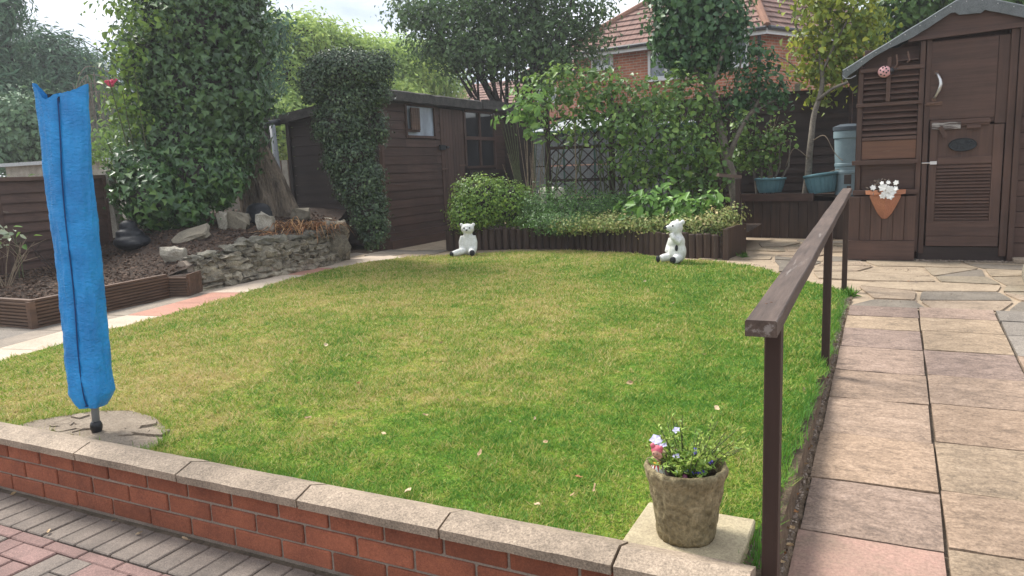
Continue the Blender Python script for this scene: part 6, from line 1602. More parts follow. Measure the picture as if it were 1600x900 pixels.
MB().tube([(0.62, 8.905, 2.655), (0.62, 8.913, 2.655)], 0.012, 12).build('knot_hole', MAT['black'], ts)
# roof felt: thick flashing with a wavy drooping front edge
eL, pk, eR = V((-0.50, 0, 2.175)), V((0.60, 0, 2.785)), V((2.1, 0, 2.30))
def rtop(x): return 2.21 + (x + 0.50) * (2.79 - 2.21) / 1.02 if x < 0.52 else (2.79 if x < 0.70 else 2.79 - (x - 0.70) * 0.35)
def rbot(x): return rtop(x) - (0.085 + 0.02 * math.sin(x * 9) * (1 if x < 0.5 else 0) + (0.07 if 0.5 < x < 0.75 else 0.03 * min(1, max(0, (x - 0.2) / 0.3))))
vs = []; n = 70
for i in range(n + 1):
    x = -0.50 + 2.5 * i / n; zt, zb2 = rtop(x) + 0.004 * noise.noise(V((x * 6, 0, 0))), rbot(x) + 0.006 * noise.noise(V((x * 12, 1, 0)))
    vs += [(x, 8.865, zb2), (x, 8.860, zt - 0.01), (x, 8.875, zt), (x, 11.0, zt), (x, 11.0, zt - 0.03), (x, 8.885, zt - 0.03), (x, 8.885, zb2)]
q = 7; MB().add(vs, [(i * q + j, i * q + (j + 1) % q, i * q + q + (j + 1) % q, i * q + q + j) for i in range(n) for j in range(q)] + [tuple(reversed(range(q))), tuple(n * q + j for j in range(q))]).build('roof', MAT['felt'], ts)
MB().tube([(-0.50 , 8.86, 2.15), (-0.47, 8.85, 2.12), (-0.42, 8.85, 2.115), (-0.37, 8.86, 2.14)], 0.004, 5).build('wire_loop', MAT['pipe'], ts)
m = MB()
for k in range(16): x = -0.45 + k * 0.13; m.ball((x, 8.859, rtop(x) - 0.035), (0.005, 0.003, 0.005), 6, 4)
m.build('nail_heads', MAT['metal'], ts)
m = MB(); r = random.Random(70)
for k in range(70):
    x, z = r.choice(((r.uniform(-.3, .2), r.choice((2.185, 1.833, 1.24, 0.925))), (r.choice((0.24, 0.295, 1.02, 1.08)), r.uniform(0.4, 2.3)), (r.uniform(0.33, 0.97), r.choice((0.41, 0.60, 2.40, 1.68)))))
    m.ball((x, {True: 8.899}.get(x > 1.06, 8.925) if x > 0.98 or z in (2.185, 1.833, 1.24, 0.925) else 8.932, z), (0.0035, 0.003, 0.0035), 6, 4)
m.build('nail_head', MAT['rust'], ts, kind='stuff')
# ladybird
lb = thing('ladybird_ornament', 'pink spotted ladybird ornament on the tool shed louvres', 'ornament', (-0.10, 8.86, 2.155))
MB().ball((-0.105, 8.865, 2.155), (0.062, 0.045, 0.058), 24, 16).build('shell', MAT['pink'], lb, smooth=True)
MB().ball((-0.042, 8.865, 2.158), (0.026, 0.030, 0.034), 14, 10).build('head', MAT['black'], lb, smooth=True)
MB().tube([(-0.03, 8.86, 2.16), (0.0, 8.85, 2.175), (0.025, 8.855, 2.17)], 0.003, 5).tube([(-0.03, 8.86, 2.15), (0.0, 8.85, 2.155), (0.02, 8.855, 2.15)], 0.003, 5).build('feeler', MAT['black'], lb)
for (u, v_) in ((-0.6, 0.25), (-0.25, 0.62), (-0.15, -0.05), (0.25, 0.42), (0.3, -0.25), (-0.5, -0.45), (0.0, -0.66), (0.55, 0.05), (0.1, 0.8)):
    d = V((u, -math.sqrt(max(0.02, 1 - u * u - v_ * v_)), v_)); p = V((-0.105 + d.x * 0.062, 8.865 + d.y * 0.045, 2.155 + d.z * 0.058)); MB().ball(p, (0.009, 0.005, 0.009), 10, 6).build('spot', MAT['black'], lb, smooth=True)
# terracotta wall pot
wp = thing('wall_planter', 'terracotta corner pot fixed to the front of the tool shed', 'plant pot', (-0.06, 8.84, 0.66))
cxp = -0.055
def ring(w_, z, d_): return [(cxp - w_, 8.862, z), (cxp - w_, 8.862 - d_ * 0.25, z), (cxp, 8.862 - d_, z), (cxp + w_, 8.862 - d_ * 0.25, z), (cxp + w_, 8.862, z)]
vs = ring(0.025, 0.655, 0.05) + ring(0.068, 0.71, 0.09) + ring(0.112, 0.80, 0.14) + ring(0.145, 0.88, 0.17) + ring(0.145, 0.905, 0.165) + ring(0.185, 0.91, 0.20) + ring(0.19, 0.955, 0.205) + ring(0.165, 0.955, 0.17) + ring(0.13, 0.90, 0.13)
fs = [(j * 5 + k, j * 5 + (k + 1) % 5, (j + 1) * 5 + (k + 1) % 5, (j + 1) * 5 + k) for j in range(8) for k in range(5)] + [tuple(reversed(range(5)))]
MB().add(vs, fs).build('pot', MAT['terracotta'], wp)
MB().add(ring(0.15, 0.925, 0.15), [(0, 1, 2, 3, 4)]).build('soil', MAT['soil'], wp)
pp = thing('pansy_plant', 'white flowering plant with browned leaves in the terracotta wall pot', 'plant', (-0.06, 8.80, 0.93))
rr = np.random.default_rng(5); n = 160; P = np.stack([rr.normal(-0.09, 0.06, n), rr.uniform(8.70, 8.83, n), rr.uniform(0.93, 1.06, n)], 1)
leaves('leaf_clump', P, rr.normal(size=(n, 3)) + [0, -0.6, 1], rr.normal(size=(n, 3)), rr.uniform(0.02, 0.05, n), rr.uniform(0.012, 0.022, n), LM['dry_grey'], pp, rr.random(n), 'diamond', kind='stuff')
for (x, z, s) in ((-0.075, 0.985, 0.040), (-0.02, 0.965, 0.036), (0.01, 0.94, 0.034), (-0.05, 0.92, 0.038), (-0.01, 0.90, 0.036), (0.035, 0.97, 0.026), (0.04, 1.03, 0.024), (-0.03, 1.035, 0.020), (-0.17, 0.985, 0.026), (-0.09, 1.03, 0.018), (-0.075, 0.90, 0.03)):
    m = MB(); y = 8.655 + random.uniform(0, 0.03)
    for j, (ss, dy) in enumerate(((1.0, 0.0), (0.75, -0.008))):
        flower(m, (x, y + dy, z), s * ss * 1.2, 6, (random.uniform(-.4, .4), -1, random.uniform(0.1, .6)))
    m.build('white_flower', MAT['petal_white'], pp)
# weeds along the threshold, timber step and stone block at the right edge
dst = thing('timber_step', 'short pale plank lying at the right of the tool shed door', 'plank', (1.25, 8.9, 0.21)); MB().box(1.10, 1.55, 8.80, 8.94, 0.21, 0.255).build('plank', MAT['coping'], dst, bevel=0.004)
o = rough_stone('stone_block', (1.20, 7.55, 0.27), (0.1, 1, 0), 1.15, 0.22, 0.36, 99, MAT['rock'], None, 0.05, label='weathered stone block edging at the right margin of the terrace', cat='stone')
scatter_chips('leaf_debris', 500, lambda r: (r.uniform(0.25, 1.1), 8.90 + abs(r.normal()) * 0.03 * -1, 0.215), MAT['gravel'], 'crumbs and dirt along the tool shed threshold', 0.004, 0.014, 15)

for (x, y, z, h_, txt) in ((-0.262, 6.55, 0.21, 0.09, 'grass tuft at the foot of the far handrail post'),
        (-1.5, 8.95, 0.212, 0.08, 'weed at the foot of the flower bed end board')):
    q_ = np.random.default_rng(int(abs(x) * 1000)); n = 60; P = np.stack([x + q_.normal(0, .014, n), y + q_.normal(0, .02, n), np.full(n, z - 0.004)], 1)
    leaves('weed', P, q_.normal(size=(n, 3)), q_.normal(size=(n, 3)) * [0.6, 0.6, 0.2] + [0, 0, 0.7], h_ * q_.uniform(.4, 1.1, n), 0.007, MAT['grass'], None, q_.random(n) * 0.4, 'diamond', 0.2, 0.3, label=txt, cat='weed', origin=(x, y, z))
# ---- trees at the right
def limbs(name, parent, segs, mat, n=9, **kw):
    m = MB()
    for pts_, r0, r1 in segs:
        c = curve_pts(pts_, 5); m.tube([p + V((0.012 * noise.noise(p * 3), 0.012 * noise.noise(p * 3 + V((5, 5, 5))), 0)) for p in c], [r0 + (r1 - r0) * i / (len(c) - 1) for i in range(len(c))], n)
    return m.build(name, mat, parent, smooth=True, **kw)
rt_ = thing('round_tree', 'small tree with a dense round dark crown at the right end of the bed', 'tree', (-1.91, 10.7, 0.5))
limbs('trunk', rt_, [([(-1.88, 10.72, 0.4), (-1.93, 10.72, 0.95), (-2.05, 10.71, 1.4), (-2.16, 10.70, 1.95), (-2.30, 10.76, 2.5)], 0.085, 0.045)], MAT['bark_grey'], 12)
limbs('branch', rt_, [([(-2.01, 10.70, 1.32), (-1.92, 10.65, 1.55), (-1.79, 10.7, 1.83), (-1.62, 10.75, 2.1), (-1.52, 10.79, 2.4)], 0.038, 0.018), ([(-2.22, 10.72, 2.2), (-2.5, 10.8, 2.6), (-2.7, 10.9, 3.0)], 0.035, 0.015), ([(-2.25, 10.72, 2.3), (-2.1, 10.8, 2.8), (-2.0, 10.9, 3.2)], 0.035, 0.012),
     ([(-2.14, 10.7, 1.9), (-1.95, 10.72, 2.2), (-1.85, 10.8, 2.7)], 0.02, 0.01), ([(-1.75, 10.72, 1.9), (-1.5, 10.75, 2.05), (-1.3, 10.78, 2.1)], 0.016, 0.008)], MAT['bark_grey'])
foliage('crown', LOBES['round_crown'], LM['round'], rt_, dens=75, per=12, cl=0.08, L=0.070, W=0.058, shape='hex', hang=0.9, depth=0.8, cull=-0.4, lo=0.75, hi=1.08)
foliage('side_crown', LOBES['side_crown'], LM['round'], rt_, dens=42, per=10, cl=0.08, L=0.068, W=0.052, shape='hex', hang=0.7, depth=0.8, cull=-0.6, lo=0.4)
fsb = thing('fence_shrub', 'glossy green shrub growing against the dark back fence', 'shrub', (-1.7, 11.5, 0.8))
foliage('foliage', LOBES['fence_shrub'], LM['climb'], fsb, dens=55, per=9, cl=0.07, L=0.065, W=0.055, shape='hex', hang=0.5, depth=0.6, cull=-0.4, lo=0.4)
m = MB()
for k in range(5): m.tube([(-1.75 + k * 0.05, 11.5, 0.8), (-1.8 + k * 0.12, 11.5, 1.2), (-1.9 + k * 0.15, 11.5, 1.6)], [0.018, 0.014, 0.006], 6)
m.build('stem', MAT['bark_grey'], fsb)
pr = thing('pear_tree', 'slim tree with yellowing leaves in front of the brick house, left of the tool shed', 'tree', (-1.1, 11.6, 0.75))
limbs('trunk', pr, [([(-1.12, 11.6, 0.6), (-1.07, 11.58, 1.0), (-1.05, 11.56, 1.37), (-1.01, 11.66, 1.9), (-0.92, 11.76, 2.3), (-0.95, 11.8, 2.8), (-0.85, 11.9, 3.4)], 0.055, 0.02)], MAT['bark_grey'], 12)
limbs('branch', pr, [([(-0.97, 11.7, 2.1), (-0.75, 11.6, 2.25), (-0.45, 11.5, 2.35), (-0.25, 11.45, 2.5)], 0.025, 0.012), ([(-0.93, 11.78, 2.5), (-0.7, 11.8, 3.0), (-0.5, 11.8, 3.4)], 0.022, 0.008), ([(-0.95, 11.8, 2.6), (-1.2, 11.8, 3.0), (-1.35, 11.8, 3.3)], 0.02, 0.008), ([(-1.2, 11.8, 2.5), (-1.5, 11.75, 2.75), (-1.75, 11.7, 2.65)], 0.010, 0.006)], MAT['bark_grey'])
foliage('crown', LOBES['pear'], LM['pear'], pr, dens=38, per=9, cl=0.11, L=0.078, W=0.056, shape='hex', hang=0.9, depth=0.85, cull=-0.7, lo=0.3)
limbs('dead_branch', pr, [([(-1.0, 11.5, 1.55), (-0.85, 11.4, 1.6), (-0.7, 11.35, 1.35), (-0.6, 11.3, 1.25)], 0.007, 0.004), ([(-1.05, 11.5, 1.3), (-1.25, 11.45, 1.45), (-1.35, 11.45, 1.2)], 0.007, 0.004), ([(-0.9, 11.4, 0.95), (-0.78, 11.4, 1.1), (-0.6, 11.4, 1.15)], 0.008, 0.004)], MAT['twig'], 5)
bt = thing('dark_tree', 'dark green tree rising behind the tool shed roof', 'tree', (1.0, 16, 0.2))
limbs('trunk', bt, [([(1.2, 16.2, 0), (1.1, 16.1, 2.0), (1.2, 16.2, 4.5)], 0.2, 0.06)], MAT['bark_dark'])
limbs('branch', bt, [([(1.1, 16.1, 1.6), (0.2, 15.8, 3.0), (-0.6, 15.6, 3.6)], 0.08, 0.02), ([(1.1, 16.1, 2.2), (1.8, 15.9, 3.4), (2.2, 15.8, 4.2)], 0.08, 0.02)], MAT['bark_dark'])
foliage('crown', LOBES['back_tree'], LM['backtree'], bt, dens=34, per=12, cl=0.18, L=0.11, W=0.075, shape='hex', hang=0.6, depth=0.8, cull=-0.6, lo=0.4)
# ---- central multi stemmed tree
ok = thing('multistem_tree', 'airy dark tree with many upright stems in the centre background', 'tree', (-7.6, 15.2, 0.2))
r = random.Random(17); sg = []
for k in range(9):
    bx_ = -7.65 + r.uniform(-0.35, 0.35); by_ = 15.3 + r.uniform(-0.3, 0.3); tx_ = bx_ + (k - 4) * 0.42 + r.uniform(-.2, .2); sg.append(([(bx_, by_, 0.2), (bx_ + r.uniform(-.05, .05), by_, 2.0), (bx_ * 0.6 + tx_ * 0.4, by_, 3.2), (tx_, by_ + r.uniform(-.4, .4), 4.8 + r.uniform(-.3, .5))], 0.085, 0.02))
limbs('trunk', ok, sg, MAT['bark_dark'], 7)
sg = []
for k in range(44):
    L0 = r.choice(LOBES['oak']); a = V((-7.65 + (L0[0] + 7.65) * 0.35 + r.uniform(-.3, .3), 15.2 + (L0[1] - 15.2) * 0.3, 2.2 + r.uniform(0, 1.6))); b = V(L0[:3]) + V((r.uniform(-1, 1) * L0[3], r.uniform(-.5, .5), r.uniform(-.8, .8) * L0[4])); sg.append(([a, a.lerp(b, 0.5) + V((0, 0, 0.15)), b], 0.028, 0.006))
limbs('branch', ok, sg, MAT['bark_dark'], 5, kind='stuff')
foliage('crown', LOBES['oak'], LM['oak'], ok, dens=22, per=15, cl=0.17, L=0.10, W=0.055, hang=0.5, depth=0.75, cull=-0.7, lo=0.25, hi=1.12)

# ---- background trees and hedges
def bgtree(name, label, cat, key, mk, base, trunk=True, mat='bark_dark', **kw):
    t = thing(name, label, cat, base); L = LOBES[key]
    foliage('crown', L, LM[mk], t, **kw)
    if trunk:
        tp_ = max(L, key=lambda q: q[2]); limbs('trunk', t, [([base, ((base[0] + tp_[0]) / 2, (base[1] + tp_[1]) / 2, tp_[2] * 0.5), (tp_[0], tp_[1], tp_[2])], 0.16, 0.04)], MAT[mat])
    return t
bgtree('conifer', 'tall narrow conifer cut by the left edge of the picture', 'tree', 'conifer_a', 'conifer', (-20.3, 12.5, 0.1), dens=24, per=20, cl=0.26, L=0.22, W=0.055, hang=0.1, cull=-0.6, lo=0.35)
bgtree('conifer', 'broad blue green conifer mass behind the top of the blue cover', 'tree', 'conifer_b', 'conifer', (-21.5, 16.5, 0.1), dens=24, per=22, cl=0.26, L=0.22, W=0.055, hang=-0.3, cull=-0.3, lo=0.7)
bgtree('conifer', 'smaller pointed conifer in the gap left of the ivy', 'tree', 'conifer_c', 'conifer', (-22.5, 20, 0.1), dens=24, per=20, cl=0.26, L=0.22, W=0.055, hang=-0.3, cull=-0.3, lo=0.7)
bgtree('tree', 'low dull green tree just over the left fence', 'tree', 'conifer_d', 'conifer2', (-15.0, 11.0, 0.1), dens=30, per=18, cl=0.2, L=0.12, W=0.065, hang=0.2, cull=-0.4, lo=0.6, mat='bark_grey')
bgtree('hedge_tree', 'tall pale green conifer hedge behind the arching evergreen', 'tree', 'hedge_a', 'hedge', (-13.7, 16.5, 0.1), dens=34, per=18, cl=0.2, L=0.14, W=0.06, hang=0.0, cull=-0.3, lo=0.7)
core('inner_branches', LOBES['hedge_a'], 0.72, MAT['bark_dark'], bpy.data.objects['hedge_tree'])
bgtree('hedge_tree', 'rounded light green tree between the hedge and the willow', 'tree', 'hedge_b', 'hedge', (-12.5, 19.5, 0.1), dens=34, per=18, cl=0.2, L=0.14, W=0.06, hang=0.2, cull=-0.3, lo=0.6)
bgtree('dark_conifer', 'dark spreading conifer tips right of the ivy trunk', 'tree', 'dark_gap', 'conifer', (-12.3, 12.4, 0.1), dens=30, per=16, cl=0.2, L=0.16, W=0.06, hang=0.0, cull=-0.4, lo=0.5)
wl = bgtree('willow', 'light green weeping willow over the left shed roof', 'tree', 'willow', 'willow', (-12.0, 22.0, 0.1), dens=30, per=20, cl=0.24, L=0.22, W=0.04, hang=3.0, cull=-0.3, lo=0.6)
# weeping dead branches
wd = thing('weeping_birch', 'bare drooping grey branches hanging right of the blue cover', 'tree', (-13.0, 9.3, 0.2)); sg = []; r = random.Random(33)
for k in range(4):
    z0 = 2.55 + 0.15 * k; x1 = -13.6 + k * 0.12; sg.append(([(-12.5, 9.6, 2.2 + 0.2 * k), (-12.75, 9.5, z0 + 0.3), (-13.2, 9.3, z0 + 0.45), (x1 - 0.2, 9.2, z0)], 0.014, 0.005))
limbs('branch', wd, sg, MAT['bark_grey'], 6); sg = []
for k in range(70):
    x = r.uniform(-13.9, -12.5); z0 = 3.3 - abs(x + 13.0) * 0.5 + r.uniform(-.3, .1); sg.append(([(x, 9.3 + r.uniform(-.2, .2), z0), (x - 0.08, 9.3, z0 - 0.5), (x - 0.05 + r.uniform(-.1, .1), 9.3, z0 - r.uniform(0.8, 1.5))], 0.007, 0.003))
limbs('twig', wd, sg, MAT['bark_grey'], 3, kind='stuff')
MB().tube([(-12.5, 9.6, 0.0), (-12.52, 9.62, 1.5), (-12.5, 9.6, 3.2)], [0.09, 0.07, 0.04], 8).build('trunk', MAT['bark_grey'], wd)

# distant tree line closing the horizon
def far_wood():
    r = np.random.default_rng(77); L = []
    for a in np.linspace(-1.45, 1.2, 34):
        D = 60 + r.uniform(-6, 6); L.append((D * math.sin(a), D * math.cos(a), 1.0 + r.uniform(0, 2.0), 2.6 + r.uniform(0, 1.2), 2.6 + r.uniform(0, 1.6)))
    P, N, T = lobe_points(L, 1.1, 14, 0.7, 0.9, 0.7, 1.1, -0.2, rng=r); n = len(P); s = r.uniform(0.7, 1.2, n)
    leaves('wood', P, N, r.normal(size=(n, 3)), 0.7 * s, 0.42 * s, LM['conifer2'], None, T, 'diamond', label='distant band of trees closing the horizon', cat='trees', kind='stuff')
far_wood()

# ================================================================== HOUSES
def hip_house(name, label, C, dl, dr, wl_, wr_, ze, zr, apex=True):
    h = thing(name, label, 'house', (C[0], C[1], 0.1)); C = V((C[0], C[1], 0)); dl = V((*dl, 0)).normalized(); dr = V((*dr, 0)).normalized()
    Lc, Rc = C + dl * wl_, C + dr * wr_; F = Lc + dr * wr_
    bl_, br_ = housebrick(name + '_brick_a', dl.x, dl.y), housebrick(name + '_brick_b', dr.x, dr.y)
    def wallq(a, b, mat, nm='wall'):
        MB().add([(a.x, a.y, -0.2), (b.x, b.y, -0.2), (b.x, b.y, ze), (a.x, a.y, ze)], [(0, 1, 2, 3)]).build(nm, mat, h)
    MB().add([(p.x, p.y, z) for z in (-0.2, ze) for p in (C, Rc, F, Lc)], [(3, 2, 1, 0), (4, 5, 6, 7), (0, 1, 5, 4), (2, 3, 7, 6), (1, 2, 6, 5), (3, 0, 4, 7)]).build('wall', [bl_, br_], h)
    w_ = h.children[0].data; 
    for p in w_.polygons:
        n_ = p.normal; p.material_index = 1 if abs(n_.dot(V((-dr.y, dr.x, 0)))) > 0.9 else 0
    ov = 0.35; cs = [C - dl * ov - dr * ov, Rc - dl * ov + dr * ov, F + dl * ov + dr * ov, Lc + dl * ov - dr * ov]
    cen = (C + Rc + F + Lc) / 4; ap = V((cen.x, cen.y, zr))
    t1, t2 = tiles(name + '_tiles_a', dl.x, dl.y), tiles(name + '_tiles_b', dr.x, dr.y)
    for (a, b, tm) in ((cs[3], cs[0], t1), (cs[0], cs[1], t2), (cs[1], cs[2], t1), (cs[2], cs[3], t2)):
        A_, B_ = V((a.x, a.y, ze)), V((b.x, b.y, ze)); nrm = (B_ - A_).cross(ap - A_).normalized()
        if nrm.z < 0: nrm.negate()
        n = 16; m = MB()
        for k in range(n):
            t0, t1_ = k / n, (k + 1) / n; p, q, r2, s2 = A_.lerp(ap, t0), B_.lerp(ap, t0), B_.lerp(ap, t1_), A_.lerp(ap, t1_)
            up_ = nrm * 0.045; m.add([p + up_, q + up_, r2 + nrm * 0.008, s2 + nrm * 0.008], [(0, 1, 2, 3)]); m.add([p, q, q + up_, p + up_], [(0, 1, 2, 3)])
        m.build('roof', tm, h)
    for c in cs: A_ = V((c.x, c.y, ze + 0.03)); MB().tube([A_, A_.lerp(ap, 0.5) + V((0, 0, 0.02)), ap + V((0, 0, 0.03))], 0.10, 8).build('hip_tiles', MAT['hip'], h)
    for a, b in ((cs[3], cs[0]), (cs[0], cs[1])):
        MB().beam((a.x, a.y, ze - 0.09), (b.x, b.y, ze - 0.09), 0.03, 0.14).build('fascia', MAT['upvc'], h)
        d = (b - a).normalized(); o_ = V((d.y, -d.x, 0)) * 0.07
        MB().tube([(a.x + o_.x, a.y + o_.y, ze - 0.02), (b.x + o_.x, b.y + o_.y, ze - 0.02)], 0.055, 8).build('gutter', MAT['gutter'], h)
    return h, C, dl, dr, bl_
def hwindow(h, C, d, t0, t1, z0, z1, nv=2, nh=0):
    """window on the wall through C along d, between t0 and t1"""
    n = V((d.y, -d.x, 0)); n = n if n.y < 0 else -n; f = MB()
    def P_(t, o, z): q = C + d * t + n * o; return (q.x, q.y, z)
    def bar(ta, tb, za, zb_, o=0.05):
        f.hexa([P_(ta, o, za), P_(tb, o, za), P_(tb, -0.05, za), P_(ta, -0.05, za), P_(ta, o, zb_), P_(tb, o, zb_), P_(tb, -0.05, zb_), P_(ta, -0.05, zb_)])
    w_ = 0.07; bar(t0, t1, z0, z0 + w_); bar(t0, t1, z1 - w_, z1); bar(t0, t0 + w_, z0 + w_, z1 - w_); bar(t1 - w_, t1, z0 + w_, z1 - w_)
    for i in range(1, nv): t = t0 + (t1 - t0) * i / nv; bar(t - 0.04, t + 0.04, z0 + w_, z1 - w_, 0.045)
    if nh: bar(t0 + w_, t1 - w_, z1 - 0.42, z1 - 0.36, 0.04)
    fr = f.build('window', MAT['upvc'], h)
    for i in range(nv):
        a, b = t0 + (t1 - t0) * i / nv + 0.03, t0 + (t1 - t0) * (i + 1) / nv - 0.03; g = MB(); g.add([P_(a, 0.012, z0 + 0.03), P_(b, 0.012, z0 + 0.03), P_(b, 0.012, z1 - 0.03), P_(a, 0.012, z1 - 0.03)], [(0, 1, 2, 3)]); g.build('pane', MAT['glass_house'], fr)
    MB().hexa([P_(t0 - 0.05, 0.10, z0 - 0.06), P_(t1 + 0.05, 0.10, z0 - 0.06), P_(t1 + 0.05, 0.0, z0 - 0.06), P_(t0 - 0.05, 0.0, z0 - 0.06), P_(t0 - 0.05, 0.10, z0 - 0.003), P_(t1 + 0.05, 0.10, z0 - 0.003), P_(t1 + 0.05, 0.0, z0 - 0.003), P_(t0 - 0.05, 0.0, z0 - 0.003)]).build('sill', MAT['upvc'], fr)
hs, C_, dl_, dr_, _ = hip_house('brick_house', 'red brick house with hipped tiled roof beyond the rose trellis', (-3.09, 20.77), (-0.989, 0.146), (0.477, 0.879), 5.5, 6.4, 4.55, 7.3)
hwindow(hs, C_, dl_, 4.21, 4.90, 4.08, 4.42, 2)
hwindow(hs, C_, dl_, 2.06, 3.12, 3.61, 4.38, 2)
hwindow(hs, C_, dl_, 0.32, 1.13, 3.72, 4.42, 2)
MB().tube([(-3.12, 20.60, 4.4), (-3.12, 20.66, 4.2), (-3.12, 20.68, 0.1)], 0.045, 8).build('drainpipe', MAT['gutter'], hs)
q = C_ + dl_ * 4.25; MB().lathe((q.x, q.y - 0.35, 3.25), [(0.02, 0), (0.25, 0.02), (0.28, 0.06), (0.02, 0.03)], 20).build('satellite_dish', MAT['gutter'], hs).rotation_euler = (0, 0, 0)
h2_, C2, dl2, dr2, _ = hip_house('far_house', 'distant brick house with one white window left of the big house', (-13.2, 33.5), (-0.989, 0.146), (0.35, 0.93), 2.6, 6.0, 5.6, 7.6)
hwindow(h2_, C2, dl2, 1.0, 2.1, 4.35, 5.0, 2)
h3 = thing('far_bungalow', 'low pinkish tiled roof glimpsed through the stems of the central tree', 'house', (-16, 33, 0.1))
MB().box(-20.5, -15.8, 33.6, 38, 0, 4.0).build('wall', _, h3)
m = MB()
for k in range(12):
    y0, y1 = 33.3 + k * 0.3, 33.3 + (k + 1) * 0.3; z0, z1 = 4.0 + k * 0.16, 4.0 + (k + 1) * 0.16; m.add([(-20.8, y0, z0 + 0.05), (-15.7, y0, z0 + 0.05), (-15.7, y1, z1), (-20.8, y1, z1)], [(0, 1, 2, 3)]); m.add([(-20.8, y0, z0), (-15.7, y0, z0), (-15.7, y0, z0 + 0.05), (-20.8, y0, z0 + 0.05)], [(0, 1, 2, 3)])
m.build('roof', tiles('bungalow_tiles', 1, 0), h3)
MB().beam((-20.8, 33.28, 3.97), (-15.7, 33.28, 3.97), 0.04, 0.12).build('fascia', MAT['upvc'], h3)

# ================================================================== FALLEN LEAVES
def dead_leaf_mesh(s, seed, curl):
    r = random.Random(seed); vs = [(0, 0, 0.0)]; n = 9
    for k in range(n):
        a = 2 * math.pi * k / n; rr_ = s * (0.55 + 0.45 * (1 if k % 2 else 0.55)) * r.uniform(0.8, 1.15); vs.append((rr_ * math.cos(a), rr_ * math.sin(a) * 0.7, curl * s * (abs(math.sin(a * 0.5 + r.random())) ** 2) * 0.8))
    me = bpy.data.meshes.new('fallen_leaf'); me.from_pydata(vs, [], [(0, 1 + k, 1 + (k + 1) % n) for k in range(n)]); me.materials.append(MAT['dry_leaf']); me.update(); return me
dlm = [dead_leaf_mesh(0.019, i, 0.8) for i in range(5)]
FALLEN = [
    (-1.849, 2.746, 0.243, 'lawn'),
    (-1.456, 2.036, 0.243, 'lawn'),
    (-0.918, 2.208, 0.243, 'lawn'),
    (-1.202, 2.628, 0.243, 'lawn'),
    (-1.451, 2.798, 0.243, 'lawn'),
    (-1.366, 2.874, 0.243, 'lawn'),
    (-1.485, 5.710, 0.243, 'lawn'),
    (-2.542, 4.006, 0.243, 'lawn'),
    (-3.252, 3.734, 0.243, 'lawn'),
    (-3.328, 3.567, 0.243, 'lawn'),
    (-1.820, 2.986, 0.243, 'lawn'),
    (-2.343, 2.522, 0.243, 'lawn'),
    (-1.880, 2.472, 0.243, 'lawn'),
    (-2.022, 6.759, 0.243, 'lawn'),
    (-4.519, 3.876, 0.243, 'lawn'),
    (-0.866, 2.283, 0.243, 'lawn'),
    (-0.998, 2.099, 0.243, 'lawn'),
    (-0.950, 2.348, 0.243, 'lawn'),
    (-4.022, 9.038, 0.243, 'lawn'),
    (-2.478, 3.070, 0.243, 'lawn'),
    (-0.658, 3.266, 0.243, 'lawn'),
    (-0.919, 4.203, 0.243, 'lawn'),
    (-1.136, 3.524, 0.243, 'lawn'),
    (-1.392, 2.425, 0.243, 'lawn'),
    (-3.645, 9.227, 0.243, 'lawn'),
    (-0.283, 3.603, 0.130, 'strip'),
    (-0.267, 3.302, 0.130, 'strip'),
    (-0.287, 2.632, 0.130, 'strip'),
    (-0.265, 2.410, 0.130, 'strip'),
    (-0.261, 2.478, 0.130, 'strip'),
    (-0.247, 2.913, 0.130, 'strip'),
    (-0.287, 3.750, 0.130, 'strip'),
    (-0.272, 2.810, 0.130, 'strip'),
    (-0.278, 3.070, 0.130, 'strip'),
    (-0.278, 4.209, 0.130, 'strip'),
    (-0.267, 2.695, 0.130, 'strip'),
    (-0.269, 2.345, 0.130, 'strip'),
    (-0.275, 3.220, 0.130, 'strip'),
    (-0.265, 2.587, 0.130, 'strip'),
    (-0.280, 3.449, 0.130, 'strip'),
    (-0.280, 4.026, 0.130, 'strip'),
    (-0.282, 2.519, 0.130, 'strip'),
    (-0.279, 2.966, 0.130, 'strip'),
    (-2.886, 1.637, 0.006, 'patio'),
    (-2.729, 1.804, 0.006, 'patio'),
    (-2.529, 1.764, 0.006, 'patio'),
    (-3.393, 1.800, 0.006, 'patio'),
    (-2.318, 1.801, 0.006, 'patio'),
    (-6.602, 5.251, 0.222, 'path'),
    (-6.715, 5.391, 0.222, 'path'),
    (-7.642, 10.418, 0.222, 'path'),
    (-1.612, 9.084, 0.222, 'path'),
    (-1.495, 9.493, 0.222, 'path'),
    (0.513, 9.531, 0.222, 'path'),
    (0.163, 7.339, 0.222, 'path'),
]
where = {'lawn': 'dead brown leaf lying on the lawn', 'strip': 'dead brown leaf lying in the soil strip by the slab path', 'patio': 'dead brown leaf lying on the block paving', 'path': 'dead brown leaf lying on the stone paving'}
r = random.Random(44); o_w = []
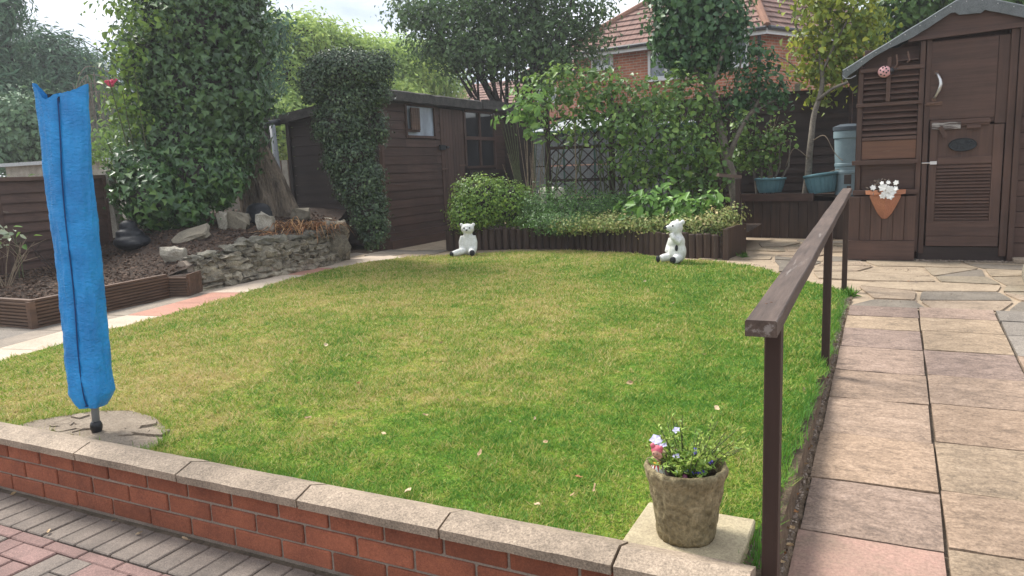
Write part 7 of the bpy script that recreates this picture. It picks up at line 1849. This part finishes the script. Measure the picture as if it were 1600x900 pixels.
for (x, y, z, w_) in FALLEN:
    if w_ == 'strip':
        t = min(1, max(0, (-0.252 - x) / 0.1)); z = max(0.215 * t + (ramp_z(y) - 0.012) * (1 - t), ramp_z(y)) + 0.02
    me = r.choice(dlm); o = link(bpy.data.objects.new('fallen_leaf', me)); o.location = (x, y, z); o.rotation_euler = (r.uniform(-.5, .5), r.uniform(-.5, .5), r.uniform(0, 6.28)); k = r.uniform(0.6, 1.15); o.scale = (k, k * r.uniform(0.6, 1), k)
    o_w.append((w_, o)); props(o, where[w_], 'leaf', {'lawn': 'dead leaves on the lawn', 'strip': 'dead leaves in the soil strip', 'patio': 'dead leaves on the block paving', 'path': 'dead leaves on the stone paving'}[w_])
for w_, (lx, ly), txt in (('lawn', (-4.97, 8.5), 'dead leaf on the lawn nearest the bear with the outstretched leg'), ('lawn', (-2.12, 8.2), 'dead leaf on the lawn nearest the bear with a paw to its chin'),
        ('lawn', (-3.0, 2.3), 'dead leaf on the lawn nearest the concrete patch'), ('lawn', (-0.5, 2.3), 'dead leaf on the lawn nearest the bark patterned pot'), ('lawn', (-5.9, 5.5), 'dead leaf on the lawn nearest the stone wall'),
        ('strip', (-0.28, 2.0), 'dead leaf in the soil strip nearest the front handrail post'), ('strip', (-0.30, 4.36), 'dead leaf in the soil strip nearest the middle handrail post'),
        ('patio', (-4.5, 1.7), 'dead leaf on the grey pavers at the left edge of the picture'), ('patio', (-1.0, 1.7), 'rightmost dead leaf on the block paving'),
        ('path', (-6.2, 5.1), 'dead leaf on the footpath against the corner planter'), ('path', (0.6, 8.9), 'dead leaf on the terrace nearest the tool shed door'), ('path', (-6.6, 9.3), 'dead leaf on the paving at the foot of the left shed')):
    c_ = [o for q, o in o_w if q == w_ and 'nearest' not in o['label'] and 'most' not in o['label']]
    o = min(c_, key=lambda q: (q.location.x - lx) ** 2 + (q.location.y - ly) ** 2); o['label'] = txt
    if 'group' in o: pass

# ================================================================== HAZE
t = bpy.data.materials.new('thin_haze'); t.use_nodes = True; t.node_tree.nodes.clear()
o_ = t.node_tree.nodes.new('ShaderNodeOutputMaterial'); pv = t.node_tree.nodes.new('ShaderNodeVolumePrincipled')
pv.inputs['Color'].default_value = (0.93, 0.96, 1.0, 1); pv.inputs['Density'].default_value = 0.0021; pv.inputs['Anisotropy'].default_value = 0.4
t.node_tree.links.new(pv.outputs[0], o_.inputs['Volume'])
MB().box(-75, 75, -12, 80, -1.2, 12.5).build('haze', t, None, origin=(0, 30, -1.2), kind='stuff', label='thin pale haze over the gardens and houses', cat='haze')
